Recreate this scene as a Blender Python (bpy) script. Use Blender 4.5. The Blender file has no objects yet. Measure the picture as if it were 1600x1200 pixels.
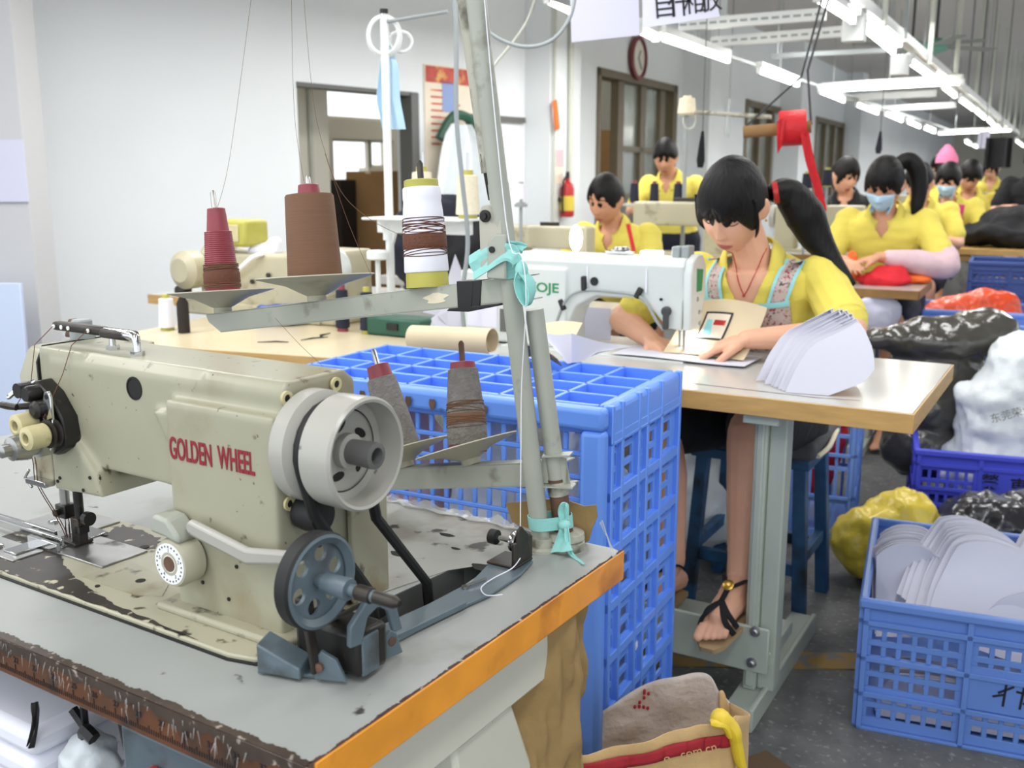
import bpy, bmesh, math, random
import numpy as np
from mathutils import Vector, Matrix, noise as mnoise
from mathutils.bvhtree import BVHTree
S = bpy.context.scene
COL = S.collection
pi = math.pi
R = math.radians
V = Vector

# ------------------------------------------------------------------ camera, world, light
FPX, CAMZ = 1560.0, 1.24
PITCH = math.atan((600 - 280) / FPX)
cam_d = bpy.data.cameras.new('camera'); cam = bpy.data.objects.new('camera', cam_d); COL.objects.link(cam)
cam.location = (0, 0, CAMZ); cam.rotation_euler = (pi / 2 - PITCH, 0, 0)
cam_d.sensor_width = 36; cam_d.lens = 36 * FPX / 1600; cam_d.clip_start = .02; cam_d.clip_end = 200
cam_d.dof.use_dof = True; cam_d.dof.focus_distance = 1.35; cam_d.dof.aperture_fstop = 7.5
S.camera = cam
S.view_settings.view_transform = 'Standard'; S.view_settings.look = 'None'
S.view_settings.exposure = 0.18; S.view_settings.gamma = 1.0
W = bpy.data.worlds.new('daylight'); S.world = W; W.use_nodes = True
W.node_tree.nodes['Background'].inputs[0].default_value = (0.91, 0.965, 1.02, 1)
W.node_tree.nodes['Background'].inputs[1].default_value = 1.5

def area(name, loc, rot, sx, sy, power, col=(1, 1, 1)):
    d = bpy.data.lights.new(name, 'AREA'); d.shape = 'RECTANGLE'; d.size = sx; d.size_y = sy
    d.energy = power; d.color = col
    o = bpy.data.objects.new(name, d); COL.objects.link(o); o.location = loc; o.rotation_euler = rot
    return o
# the light of the tube rows over the benches (the rows run on over the camera)
for i, (x, y) in enumerate(((-1.1, .5), (-.1, 2.4), (.2, .0), (1.15, 1.9), (1.3, 4.0), (2.4, 3.7), (3.4, 5.8), (2.4, 6.2))):
    area('tube_lamp_light', (x, y, 2.25), (0, 0, R(61.6)), 1.2, .25, 12, (1, .995, .98))

def row(px, py, ang, n, step, power, w=1.2):
    for k in range(n): area('tube_lamp_light', (px + math.sin(ang) * step * k, py + math.cos(ang) * step * k, 2.25), (0, 0, pi / 2 - ang), w, .25, power, (1, .995, .98))
row(-2.2, 1.6, R(28.4), 5, 1.6, 20)          # row nearest the wall
row(5.4, 8.0, R(28.4), 6, 4.5, 60, 3)        # far end of the hall
row(2.6, 8.0, R(28.4), 6, 4.5, 40, 3)

# ------------------------------------------------------------------ projection helpers (photo pixel -> point at a real depth or plane)
_c, _s = math.cos(PITCH), math.sin(PITCH)
def ray(x, y):
    u = (x - 800) / FPX; v = (600 - y) / FPX
    return V((u, _c + v * _s, -_s + v * _c))
def atz(x, y, z):
    r = ray(x, y); return V((0, 0, CAMZ)) + r * ((z - CAMZ) / r.z)
def aty(x, y, Y):
    r = ray(x, y); return V((0, 0, CAMZ)) + r * (Y / r.y)
class Frame:
    def __init__(s, ox, oy, yaw):
        s.o = V((ox, oy, 0)); s.yaw = -R(yaw)
        s.R = V((math.cos(R(yaw)), -math.sin(R(yaw)), 0)); s.D = V((math.sin(R(yaw)), math.cos(R(yaw)), 0))
    def w(s, a, b, z=0): return s.o + s.R * a + s.D * b + V((0, 0, z))
    def l(s, p):
        q = V(p) - s.o; return V((q.dot(s.R), q.dot(s.D), p[2]))
    def onb(s, x, y, b):
        r = ray(x, y); k = (s.w(0, b) - V((0, 0, CAMZ))).dot(s.D) / r.dot(s.D); return s.l(V((0, 0, CAMZ)) + r * k)
    def ona(s, x, y, a):
        r = ray(x, y); k = (s.w(a, 0) - V((0, 0, CAMZ))).dot(s.R) / r.dot(s.R); return s.l(V((0, 0, CAMZ)) + r * k)
    def onz(s, x, y, z): return s.l(atz(x, y, z))
    def ony(s, x, y, Y): return s.l(aty(x, y, Y))

# ------------------------------------------------------------------ materials
def lin(c):
    return tuple(((v / 255) / 12.92 if v <= 10 else (((v / 255) + .055) / 1.055) ** 2.4) for v in c)
MATS = {}
def mat(name, rgb, rough=.5, metal=0.0, var=None, wear=(), bump=None, emit=0, alpha=1, trans=0, spec=.5, coat=0, stretch=None, sub=0):
    """var=(amount, scale): soft tone variation; wear=[(rgb, scale, lo, hi)]: patches of dirt or bare metal; bump=(scale, strength)"""
    m = bpy.data.materials.new(name); m.use_nodes = True; nt = m.node_tree; N = nt.nodes; L = nt.links
    b = N['Principled BSDF']; col = lin(rgb) + (1,)
    b.inputs['Base Color'].default_value = col; b.inputs['Roughness'].default_value = rough
    b.inputs['Metallic'].default_value = metal; b.inputs['Specular IOR Level'].default_value = spec
    b.inputs['Coat Weight'].default_value = coat
    if alpha < 1: b.inputs['Alpha'].default_value = alpha
    if trans: b.inputs['Transmission Weight'].default_value = trans
    if sub: b.inputs['Subsurface Weight'].default_value = sub; b.inputs['Subsurface Radius'].default_value = (.012, .005, .003)
    if emit: b.inputs['Emission Color'].default_value = col; b.inputs['Emission Strength'].default_value = emit
    tc = N.new('ShaderNodeTexCoord'); vec = tc.outputs['Object']
    if stretch:
        mp = N.new('ShaderNodeMapping'); mp.inputs['Scale'].default_value = stretch; L.new(vec, mp.inputs[0]); vec = mp.outputs[0]
    def nz(scale, detail=4):
        n = N.new('ShaderNodeTexNoise'); n.inputs['Scale'].default_value = scale; n.inputs['Detail'].default_value = detail
        L.new(vec, n.inputs['Vector']); return n.outputs['Fac']
    cur = None
    if var:
        a, sc = var; r = N.new('ShaderNodeValToRGB'); L.new(nz(sc), r.inputs[0])
        r.color_ramp.elements[0].position = .3; r.color_ramp.elements[1].position = .7
        r.color_ramp.elements[0].color = tuple(max(0, v * (1 - a)) for v in col[:3]) + (1,)
        r.color_ramp.elements[1].color = tuple(min(1, v * (1 + a)) for v in col[:3]) + (1,); cur = r.outputs[0]
    for (c2, sc, lo, hi) in wear:
        r = N.new('ShaderNodeMapRange'); r.inputs[1].default_value = lo; r.inputs[2].default_value = hi; L.new(nz(sc, 6), r.inputs[0])
        mx = N.new('ShaderNodeMix'); mx.data_type = 'RGBA'; L.new(r.outputs[0], mx.inputs[0])
        if cur: L.new(cur, mx.inputs[6])
        else: mx.inputs[6].default_value = col
        mx.inputs[7].default_value = lin(c2) + (1,); cur = mx.outputs[2]
    if cur: L.new(cur, b.inputs['Base Color'])
    if bump:
        bn = N.new('ShaderNodeBump'); bn.inputs['Strength'].default_value = bump[1]; bn.inputs['Distance'].default_value = .01
        L.new(nz(bump[0], 5), bn.inputs['Height']); L.new(bn.outputs[0], b.inputs['Normal'])
    MATS[name] = m; return m
M_ = MATS
mat('wall_paint', (232, 236, 238), .85, var=(.03, .8), bump=(60, .05))
mat('wall_grey', (198, 198, 200), .85, var=(.04, .8))
mat('wall_paint_warm', (226, 222, 208), .85, var=(.04, .8))
mat('ceiling_paint', (205, 201, 198), .9, var=(.04, .5))
mat('concrete', (96, 97, 96), .7, var=(.22, 14), wear=[((150, 150, 146), 60, .58, .75), ((70, 70, 68), 9, .6, .75)], bump=(40, .2))
mat('yellow_line', (150, 118, 52), .7, wear=[((112, 112, 108), 18, .5, .6)])
mat('cream_enamel', (162, 160, 138), .32, var=(.05, 7), wear=[((140, 128, 100), 8, .54, .76), ((70, 58, 44), 34, .66, .72), ((52, 44, 36), 120, .68, .72)], spec=.5)
mat('cream_oily', (164, 160, 138), .35, var=(.06, 8), wear=[((120, 100, 66), 12, .56, .76), ((48, 40, 32), 26, .60, .68)])
mat('cream_bed', (172, 168, 146), .4, var=(.06, 9), wear=[((46, 40, 34), 13, .62, .65), ((80, 68, 52), 40, .62, .68)])
mat('bed_grime', (48, 42, 36), .5, var=(.3, 30), wear=[((190, 182, 158), 60, .62, .66)])
mat('wheel_grey', (170, 168, 160), .25, var=(.03, 10), wear=[((120, 118, 112), 60, .72, .75)])
mat('blue_grey', (92, 106, 114), .38, var=(.1, 20), wear=[((64, 66, 66), 18, .58, .75)])
mat('dark_steel', (62, 58, 54), .45, .6, var=(.3, 40), wear=[((90, 66, 48), 30, .6, .75)])
mat('oily_black', (30, 28, 26), .4, .2, var=(.3, 40), wear=[((78, 66, 54), 40, .62, .72)])
mat('steel', (172, 172, 170), .28, .85, var=(.1, 30), wear=[((70, 66, 60), 25, .62, .75)])
mat('chrome', (205, 205, 205), .12, 1)
mat('rubber', (22, 22, 22), .6, var=(.2, 30))
mat('knob_cream', (196, 186, 142), .5, var=(.1, 40), wear=[((120, 104, 64), 30, .6, .75)])
mat('red_print', (140, 26, 44), .5)
mat('dark_hole', (18, 16, 14), .7)
mat('laminate', (158, 161, 158), .42, var=(.04, 6), wear=[((132, 130, 122), 7, .58, .75), ((60, 58, 54), 24, .71, .75)])
mat('laminate_worn', (162, 162, 157), .5, var=(.08, 8), wear=[((120, 114, 104), 10, .5, .7), ((52, 48, 44), 22, .60, .66)])
mat('orange_edge', (240, 158, 46), .35, var=(.12, 14), wear=[((176, 96, 26), 9, .56, .75), ((70, 40, 20), 34, .70, .74)], coat=.3)
mat('board_core', (70, 44, 34), .8, var=(.3, 60), wear=[((190, 184, 176), 90, .6, .68)])
mat('edge_tape', (96, 56, 30), .3, var=(.2, 20), wear=[((56, 42, 34), 16, .48, .62), ((190, 176, 160), 70, .70, .74)], coat=.4)
mat('edge_dirt', (66, 54, 46), .5, var=(.3, 40), wear=[((170, 160, 150), 80, .62, .7)])
mat('frame_cream', (214, 212, 196), .45, var=(.03, 8), wear=[((150, 92, 50), 40, .70, .74)])
mat('stand_grey', (164, 167, 156), .4, var=(.05, 12), wear=[((110, 106, 92), 20, .60, .75)])
mat('stand_dirty', (176, 174, 160), .5, var=(.06, 12), wear=[((92, 88, 74), 28, .50, .66)])
mat('rust', (98, 72, 56), .7, var=(.3, 40))
mat('plate_cream', (176, 172, 152), .45, var=(.05, 10), wear=[((150, 144, 122), 14, .58, .75)])
mat('cone_maroon', (142, 58, 68), .45, var=(.08, 30))
mat('cone_olive', (178, 172, 78), .5, var=(.06, 30))
mat('thread_brown', (112, 80, 58), .75, var=(.06, 900), stretch=(.02, .02, 1), bump=(900, .15))
mat('thread_brown_dark', (98, 58, 40), .75, var=(.12, 300))
mat('thread_grey', (120, 116, 112), .8, var=(.15, 90), bump=(200, .5))
mat('thread_white', (236, 236, 246), .7)
mat('thread_cream', (226, 216, 190), .8, var=(.05, 100))
mat('thread_navy', (30, 32, 48), .8, var=(.1, 100))
mat('teal_cloth', (146, 206, 200), .8, var=(.06, 14), bump=(60, .2))
mat('black_tape', (20, 20, 22), .45)
mat('kraft', (156, 128, 82), .75, var=(.1, 9), wear=[((140, 110, 62), 14, .55, .75)], bump=(26, .5))
mat('sack_paper', (206, 172, 120), .8, var=(.08, 12), bump=(30, .5))
mat('sack_inner', (216, 204, 196), .85, var=(.08, 16), bump=(60, .5))
mat('sack_red', (178, 44, 54), .8, var=(.1, 30))
mat('yellow_rubber', (232, 200, 52), .45, var=(.08, 14))
mat('crate_blue', (104, 152, 242), .38, var=(.05, 6), wear=[((66, 84, 120), 22, .70, .78)])
mat('crate_blue_mid', (98, 134, 204), .42, var=(.05, 6))
mat('crate_violet', (74, 84, 214), .42, var=(.04, 6))
mat('crate_navy', (60, 84, 150), .45, var=(.06, 6))
mat('crate_pale', (110, 146, 218), .42, var=(.05, 6))
mat('paper', (208, 208, 220), .8)
mat('paper_kraft', (214, 198, 166), .85, var=(.05, 8))
mat('table_white', (188, 187, 182), .18, var=(.02, 4), wear=[((150, 148, 144), 30, .74, .78)])
mat('table_cream', (206, 192, 160), .3, var=(.05, 4), wear=[((90, 80, 70), 14, .72, .76)])
mat('wood_edge', (198, 158, 96), .42, var=(.12, 12), stretch=(1, 1, 6))
mat('wood_edge_dark', (150, 112, 62), .5, var=(.2, 14))
mat('leg_green', (176, 184, 172), .4, var=(.03, 8))
mat('stool_blue', (34, 78, 118), .5, var=(.25, 14), wear=[((24, 34, 44), 10, .5, .66)])
mat('machine_white', (208, 213, 209), .25, var=(.02, 6))
mat('machine_beige', (180, 173, 146), .4, var=(.06, 8), wear=[((120, 106, 76), 12, .6, .78)])
mat('green_print', (40, 138, 84), .5)
mat('yellow_polo', (222, 206, 92), .85, var=(.06, 10), bump=(300, .1))
mat('skin', (226, 172, 142), .5, var=(.03, 20), sub=.08)
mat('skin_tan', (206, 150, 118), .5, var=(.03, 20), sub=.08)
mat('lips', (176, 92, 92), .4)
mat('nail', (214, 150, 136), .3)
mat('hair', (14, 12, 12), .5, var=(.35, 60), stretch=(1, 1, .12), bump=(140, .35), spec=.25)
mat('hair_brown', (58, 40, 30), .4, var=(.35, 60), stretch=(1, 1, .12), bump=(140, .35))
mat('black_cloth', (22, 22, 26), .85, var=(.2, 8), bump=(30, .4))
mat('navy_cloth', (26, 28, 44), .85, var=(.2, 8), bump=(30, .4))
mat('grey_cloth', (78, 78, 82), .9, var=(.15, 14), bump=(60, .4))
mat('mask_blue', (182, 214, 236), .8, bump=(60, .2))
mat('sleeve_pink', (214, 184, 190), .85, var=(.05, 30))
mat('pink_cloth', (232, 130, 170), .85, var=(.06, 20))
mat('magenta', (206, 48, 120), .8)
mat('red_cloth', (206, 24, 40), .75, var=(.1, 10))
mat('orange_cloth', (240, 110, 40), .7, var=(.1, 12))
mat('trim_aqua', (150, 216, 222), .8)
mat('white_poly', (222, 228, 232), .4, var=(.04, 10), bump=(18, .6))
mat('dark_poly', (70, 68, 62), .18, var=(.2, 10), bump=(16, .8), coat=.5)
mat('black_poly', (44, 44, 48), .2, var=(.2, 10), bump=(14, .7), coat=.4)
mat('yellow_poly', (214, 190, 66), .3, var=(.1, 10), bump=(16, .7))
mat('orange_poly', (238, 84, 44), .3, var=(.08, 10), bump=(14, .6))
mat('cardboard', (150, 116, 74), .85, var=(.08, 6))
mat('cardboard_dark', (98, 76, 54), .85, var=(.1, 6))
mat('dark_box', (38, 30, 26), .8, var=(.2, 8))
mat('bronze_frame', (104, 92, 70), .5, var=(.06, 10))
mat('grey_frame', (98, 98, 96), .5)
mat('glass', (206, 220, 214), .12, trans=.85, alpha=.75)
mat('tube_glow', (255, 252, 244), .4, emit=9)
mat('lamp_white', (255, 252, 244), .4, emit=14)
mat('metal_white', (228, 230, 228), .4)
mat('pipe_pale', (200, 202, 190), .45)
mat('pipe_grey', (150, 156, 156), .45)
mat('dark_wire', (60, 62, 62), .5)
mat('sign_paper', (222, 222, 238), .8)
mat('sign_lilac', (208, 208, 226), .8)
mat('ink', (38, 38, 44), .7)
mat('poster_cream', (232, 220, 200), .7, var=(.03, 6))
mat('poster_red', (196, 80, 66), .6, var=(.2, 14), wear=[((226, 170, 96), 10, .55, .66)])
mat('poster_blue', (140, 160, 206), .6)
mat('pale_board', (196, 208, 232), .5)
mat('clock_rim', (120, 50, 54), .4)
mat('clock_face', (232, 228, 216), .5)
mat('ext_red', (178, 34, 34), .35)
mat('ext_label', (220, 196, 72), .5)
mat('red_tape', (206, 22, 34), .55, var=(.08, 30), bump=(80, .3))
mat('gold', (210, 170, 80), .3, .9)
mat('sole', (176, 150, 112), .7)
mat('flower_cloth', (196, 178, 172), .85, wear=[((170, 60, 80), 120, .58, .62), ((66, 78, 90), 90, .62, .66), ((110, 134, 104), 150, .62, .66)])
mat('green_case', (36, 84, 66), .5)
mat('white_plastic', (238, 238, 238), .4)
mat('clear_film', (226, 226, 224), .2, alpha=.35)
mat('bulb_glass', (230, 228, 210), .2)
mat('fan_green', (112, 168, 150), .5)

# ------------------------------------------------------------------ mesh builder
def basis(d):
    d = V(d).normalized(); u = d.cross(V((0, 0, 1)))
    if u.length < 1e-4: u = V((1, 0, 0))
    u.normalize(); return u, d.cross(u).normalized(), d
class MB:
    def __init__(s): s.v = []; s.f = []; s.m = []
    def add(s, vs, fs, mi=0, T=None):
        o = len(s.v); s.v += [tuple(T @ V(p)) if T is not None else tuple(p) for p in vs]
        s.f += [tuple(i + o for i in f) for f in fs]; s.m += [mi] * len(fs); return s
    def box(s, x0, x1, y0, y1, z0, z1, mi=0, T=None):
        vs = [(x, y, z) for z in (z0, z1) for y in (y0, y1) for x in (x0, x1)]
        return s.add(vs, [(0, 2, 3, 1), (4, 5, 7, 6), (0, 1, 5, 4), (2, 6, 7, 3), (0, 4, 6, 2), (1, 3, 7, 5)], mi, T)
    def bar(s, p, q, w, h, mi=0, up=(0, 0, 1)):
        p = V(p); q = V(q); d = q - p; L = d.length; d.normalize(); r = d.cross(V(up))
        if r.length < 1e-4: r = V((1, 0, 0))
        r.normalize(); u = r.cross(d)
        T = Matrix((tuple(r) + (0,), tuple(d) + (0,), tuple(u) + (0,), (0, 0, 0, 1))).transposed(); T.translation = p
        return s.box(-w / 2, w / 2, 0, L, -h / 2, h / 2, mi, T)
    def tube(s, pts, r, n=8, mi=0, closed=False, cap=True, flat=None):
        pts = [V(p) for p in pts]; k = len(pts); o = len(s.v); pu = None
        rr = r if isinstance(r, (list, tuple)) else [r] * k
        for i, p in enumerate(pts):
            if closed: t = pts[(i + 1) % k] - pts[i - 1]
            else: t = pts[min(i + 1, k - 1)] - pts[max(i - 1, 0)]
            if t.length < 1e-9: t = V((0, 0, 1))
            t.normalize()
            if pu is None: u, w, _ = basis(t)
            else:
                u = pu - t * pu.dot(t)
                if u.length < 1e-6: u, w, _ = basis(t)
                u.normalize(); w = t.cross(u)
            pu = u; f = flat if flat else 1
            for j in range(n):
                a = 2 * pi * j / n; s.v.append(tuple(p + (u * math.cos(a) + w * math.sin(a) * f) * rr[i]))
        seg = k if closed else k - 1
        for i in range(seg):
            for j in range(n):
                a = o + i * n + j; b = o + i * n + (j + 1) % n; i2 = (i + 1) % k
                s.f.append((a, b, o + i2 * n + (j + 1) % n, o + i2 * n + j)); s.m.append(mi)
        if cap and not closed:
            s.f.append(tuple(o + j for j in reversed(range(n)))); s.m.append(mi)
            s.f.append(tuple(o + (k - 1) * n + j for j in range(n))); s.m.append(mi)
        return s
    def cyl(s, p, q, r, r2=None, n=20, mi=0): return s.tube([p, q], [r, r if r2 is None else r2], n, mi)
    def lathe(s, prof, p, axis=(0, 0, 1), n=32, mi=0, closed=False):
        """prof: [(radius, height[, mi])]"""
        u, w, d = basis(axis); p = V(p); o = len(s.v); k = len(prof)
        for q in prof:
            for j in range(n):
                a = 2 * pi * j / n; s.v.append(tuple(p + d * q[1] + (u * math.cos(a) + w * math.sin(a)) * max(q[0], 1e-5)))
        for i in range(k if closed else k - 1):
            i2 = (i + 1) % k; mm = prof[i][2] if len(prof[i]) > 2 else mi
            for j in range(n):
                s.f.append((o + i * n + j, o + i * n + (j + 1) % n, o + i2 * n + (j + 1) % n, o + i2 * n + j)); s.m.append(mm)
        if not closed:
            s.f.append(tuple(o + j for j in reversed(range(n)))); s.m.append(prof[0][2] if len(prof[0]) > 2 else mi)
            s.f.append(tuple(o + (k - 1) * n + j for j in range(n))); s.m.append(prof[-1][2] if len(prof[-1]) > 2 else mi)
        return s
    def ell(s, c, r, n=16, mi=0, T=None):
        c = V(c); r = (r, r, r) if isinstance(r, (int, float)) else r; m = max(6, n // 2); vs = []; fs = []
        for i in range(m + 1):
            t = pi * i / m
            for j in range(n):
                a = 2 * pi * j / n; vs.append((c.x + r[0] * math.sin(t) * math.cos(a), c.y + r[1] * math.sin(t) * math.sin(a), c.z + r[2] * math.cos(t)))
        for i in range(m):
            for j in range(n): fs.append((i * n + j, (i + 1) * n + j, (i + 1) * n + (j + 1) % n, i * n + (j + 1) % n))
        return s.add(vs, fs, mi, T)
    def prism(s, poly, o, ux, uy, dv, mi=0):
        """2-D outline in the plane (o, ux, uy) pushed along dv"""
        o = V(o); ux = V(ux); uy = V(uy); dv = V(dv); n = len(poly)
        vs = [o + ux * a + uy * b for a, b in poly] + [o + ux * a + uy * b + dv for a, b in poly]
        return s.add(vs, [tuple(reversed(range(n))), tuple(range(n, 2 * n))] + [(i, (i + 1) % n, n + (i + 1) % n, n + i) for i in range(n)], mi)
    def sheet(s, fn, nu, nv, t=.001, mi=0, closed_u=False):
        """fn(u, v) -> point, thickened by t along the normal"""
        P = [[V(fn(i / nu, j / nv)) for j in range(nv + 1)] for i in range(nu + 1)]
        o = len(s.v); vs = []; back = []
        for i in range(nu + 1):
            for j in range(nv + 1):
                if closed_u: du = P[(i + 1) % nu][j] - P[(i - 1) % nu][j]
                else: du = P[min(i + 1, nu)][j] - P[max(i - 1, 0)][j]
                dv = P[i][min(j + 1, nv)] - P[i][max(j - 1, 0)]
                nn = du.cross(dv)
                nn = nn.normalized() if nn.length > 1e-12 else V((0, 0, 1))
                vs.append(P[i][j] + nn * (t / 2)); back.append(P[i][j] - nn * (t / 2))
        K = len(vs); w = nv + 1; fs = []
        for i in range(nu):
            for j in range(nv):
                a, b, c, d = i * w + j, (i + 1) * w + j, (i + 1) * w + j + 1, i * w + j + 1
                fs.append((a, b, c, d)); fs.append((K + d, K + c, K + b, K + a))
        for i in range(nu):
            fs.append((i * w, K + i * w, K + (i + 1) * w, (i + 1) * w)); e = nv
            fs.append((i * w + e, (i + 1) * w + e, K + (i + 1) * w + e, K + i * w + e))
        if not closed_u:
            for j in range(nv):
                fs.append((j, j + 1, K + j + 1, K + j)); q = nu * w
                fs.append((q + j, K + q + j, K + q + j + 1, q + j + 1))
        return s.add(vs + back, fs, mi)
    def mesh(s, name):
        me = bpy.data.meshes.new(name); me.from_pydata(s.v, [], s.f); me.validate(); me.update()
        if len(me.polygons) == len(s.m): me.polygons.foreach_set('material_index', s.m)
        return me

def link(o, parent=None):
    COL.objects.link(o)
    if parent is not None: o.parent = parent
    return o
def tag(o, label=None, cat=None, group=None, kind=None):
    if label: o['label'] = label
    if cat: o['category'] = cat
    if group: o['group'] = group
    if kind: o['kind'] = kind
    return o
def thing(name, label, cat, loc=(0, 0, 0), rz=0, group=None, rot=None):
    o = bpy.data.objects.new(name, None); o.empty_display_size = .05; COL.objects.link(o)
    o.location = loc; o.rotation_euler = rot if rot else (0, 0, rz); return tag(o, label, cat, group)
def obj(name, mb, mats, parent=None, bevel=0, seg=2, angle=.6, flat=False, fix=True, label=None):
    me = mb if isinstance(mb, bpy.types.Mesh) else mb.mesh(name)
    if fix:
        bm = bmesh.new(); bm.from_mesh(me); bmesh.ops.recalc_face_normals(bm, faces=bm.faces); bm.to_mesh(me); bm.free()
    for m in (mats if isinstance(mats, (list, tuple)) else [mats]): me.materials.append(M_[m] if isinstance(m, str) else m)
    if not flat:
        me.polygons.foreach_set('use_smooth', [True] * len(me.polygons)); me.set_sharp_from_angle(angle=angle)
    o = link(bpy.data.objects.new(name, me), parent)
    if bevel:
        b = o.modifiers.new('edge', 'BEVEL'); b.width = bevel; b.segments = seg; b.limit_method = 'ANGLE'; b.angle_limit = .6
    if label: o['label'] = label
    return o
def solo(name, mb, mats, label, cat, group=None, **k):
    return tag(obj(name, mb, mats, **k), label, cat, group)
def struct(name, mb, mats, parent=None, **k):
    o = obj(name, mb, mats, parent, **k); o['kind'] = 'structure'; return o
def place(o, F, a=0, b=0, z=0, rz=0):
    o.location = F.w(a, b, z); o.rotation_euler = (0, 0, F.yaw + rz); return o
def dup(o, parent=None):
    c = o.copy(); COL.objects.link(c)
    if parent is not None:
        c.parent = parent
    for ch in list(o.children): dup(ch, c)
    return c
def remesh(mb, size, smooth=3, fac=.5):
    """join the shapes of a builder into one continuous skin"""
    me = mb.mesh('tmp'); o = bpy.data.objects.new('tmp', me); COL.objects.link(o)
    bm = bmesh.new(); bm.from_mesh(me); bmesh.ops.recalc_face_normals(bm, faces=bm.faces); bm.to_mesh(me); bm.free()
    r = o.modifiers.new('r', 'REMESH'); r.mode = 'VOXEL'; r.voxel_size = size
    if smooth:
        q = o.modifiers.new('s', 'SMOOTH'); q.factor = fac; q.iterations = smooth
    dg = bpy.context.evaluated_depsgraph_get(); out = bpy.data.meshes.new_from_object(o.evaluated_get(dg))
    bpy.data.objects.remove(o); bpy.data.meshes.remove(me); return out
def displace(me, fn):
    n = len(me.vertices); co = np.empty(n * 3); no = np.empty(n * 3)
    me.vertices.foreach_get('co', co); me.vertices.foreach_get('normal', no)
    C = co.reshape(-1, 3).tolist(); N = no.reshape(-1, 3).tolist()
    out = [tuple(V(c) + fn(V(c), V(m))) for c, m in zip(C, N)]
    me.vertices.foreach_set('co', np.array(out).ravel()); me.update()
def text_mesh(body, size, ext=.0006, sx=1, bold=0, align='LEFT'):
    cu = bpy.data.curves.new('t', 'FONT'); cu.body = body; cu.size = size; cu.extrude = ext; cu.align_x = align; cu.offset = bold
    o = bpy.data.objects.new('t', cu); COL.objects.link(o)
    dg = bpy.context.evaluated_depsgraph_get(); me = bpy.data.meshes.new_from_object(o.evaluated_get(dg))
    bpy.data.objects.remove(o); me.transform(Matrix.Diagonal((sx, 1, 1, 1))); return me
def strokes(lines, w, t=.0008):
    """hand-drawn character: flat bars in x-z, facing -y"""
    mb = MB()
    for p, q in lines: mb.bar((p[0], 0, p[1]), (q[0], 0, q[1]), t, w, up=(0, 0, 1)) if abs(p[0] - q[0]) > abs(p[1] - q[1]) else mb.bar((p[0], 0, p[1]), (q[0], 0, q[1]), w, t, up=(0, 1, 0))
    return mb
def catmull(pts, k=6):
    pts = [V(p) for p in pts]; out = []
    for i in range(len(pts) - 1):
        a, b, c, d = pts[max(i - 1, 0)], pts[i], pts[i + 1], pts[min(i + 2, len(pts) - 1)]
        for j in range(k):
            t = j / k; out.append(.5 * ((2 * b) + (c - a) * t + (2 * a - 5 * b + 4 * c - d) * t * t + (3 * b - a - 3 * c + d) * t ** 3))
    return out + [pts[-1]]
def rough_edge(a, b, n, amp, rnd):
    return [(a[0] + (b[0] - a[0]) * i / n + rnd.uniform(-amp, amp), a[1] + (b[1] - a[1]) * i / n + rnd.uniform(-amp, amp)) for i in range(n + 1)]
rnd = random.Random(4)
F1 = Frame(-.168, .7465, 32.5)     # the near sewing table, origin at its near right corner
F2 = Frame(.805, 1.943, 30)        # the second table
FW = Frame(-3.228, 1.745, 28.4)    # the long wall
FL = Frame(.1, 7.9, 40)            # the wall stretch by the left doorway
# ------------------------------------------------------------------ the hall
CEIL = 3.15
def wall_run(name, F, b0, b1, ops, mats='wall_paint', t=.2, z1=CEIL, a0=0):
    mb = MB(); cuts = sorted({b0, b1} | {o[0] for o in ops} | {o[1] for o in ops})
    for p, q in zip(cuts, cuts[1:]):
        z = 0
        for (o0, o1, za, zb) in sorted((o for o in ops if o[0] <= p + 1e-6 and o[1] >= q - 1e-6), key=lambda o: o[2]):
            if za > z: mb.box(a0 - t, a0, p, q, z, za)
            z = max(z, zb)
        if z < z1: mb.box(a0 - t, a0, p, q, z, z1)
    return place(struct(name, mb, mats, flat=True), F)
fl = MB(); fl.box(-4.4, 10, -4, 42, -.05, 0); place(struct('floor', fl, 'concrete', flat=True), FW)
ce = MB(); ce.box(-4.4, 10, -1.5, 42, CEIL, CEIL + .1); place(struct('ceiling', ce, 'ceiling_paint', flat=True), FW)
ln = MB(); ln.box(2.2, 12, -.06, .06, .0, .002)
tl = struct('trim_1', MB().box(-1.2, 1.3, -.045, .045, 0, .0025), 'yellow_line', flat=True); tl.location = (.9, 2.42, 0); tl.rotation_euler = (0, 0, R(-2))
# long wall with its sliding door and windows
def wb(x, y): return FW.ona(x, y, 0)
d2a, d2b = wb(933, 105), wb(1057, 130)
w1a, w1b = wb(1167, 155), wb(1226, 168)
w2a, w2b = wb(1276, 182), wb(1318, 190)
colb = 7.55
DT = 2.2
wall_run('wall_left', FW, colb - .5, 42, [(d2a.y, d2b.y, 0, DT), (w1a.y, w1b.y, .8, w1a.z), (w2a.y, w2b.y, .8, w2a.z)])
wall_run('wall_right', FW, -2, 42, [(-1 + i * 4.2, 2.4 + i * 4.2, .8, 2.9) for i in range(10)], a0=9.2)
place(struct('wall_back', MB().box(-9, 9, 41, 41.2, 0, CEIL), 'wall_paint_warm', flat=True), FW)
place(struct('trim_2', MB().box(-.2, .21, colb - .55, colb, 0, CEIL), 'wall_paint', flat=True), FW)
c2 = FW.ona(1131, 150, .3).y
place(struct('trim_3', MB().box(-.1, .3, c2 - .5, c2, 0, CEIL), 'wall_paint', flat=True), FW)
for i, px in enumerate((1262, 1352)):
    c3 = FW.ona(px, 200, .3).y; place(struct('trim_%d' % (i + 4), MB().box(-.1, .3, c3 - .5, c3, 0, CEIL), 'wall_paint', flat=True), FW)
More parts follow.
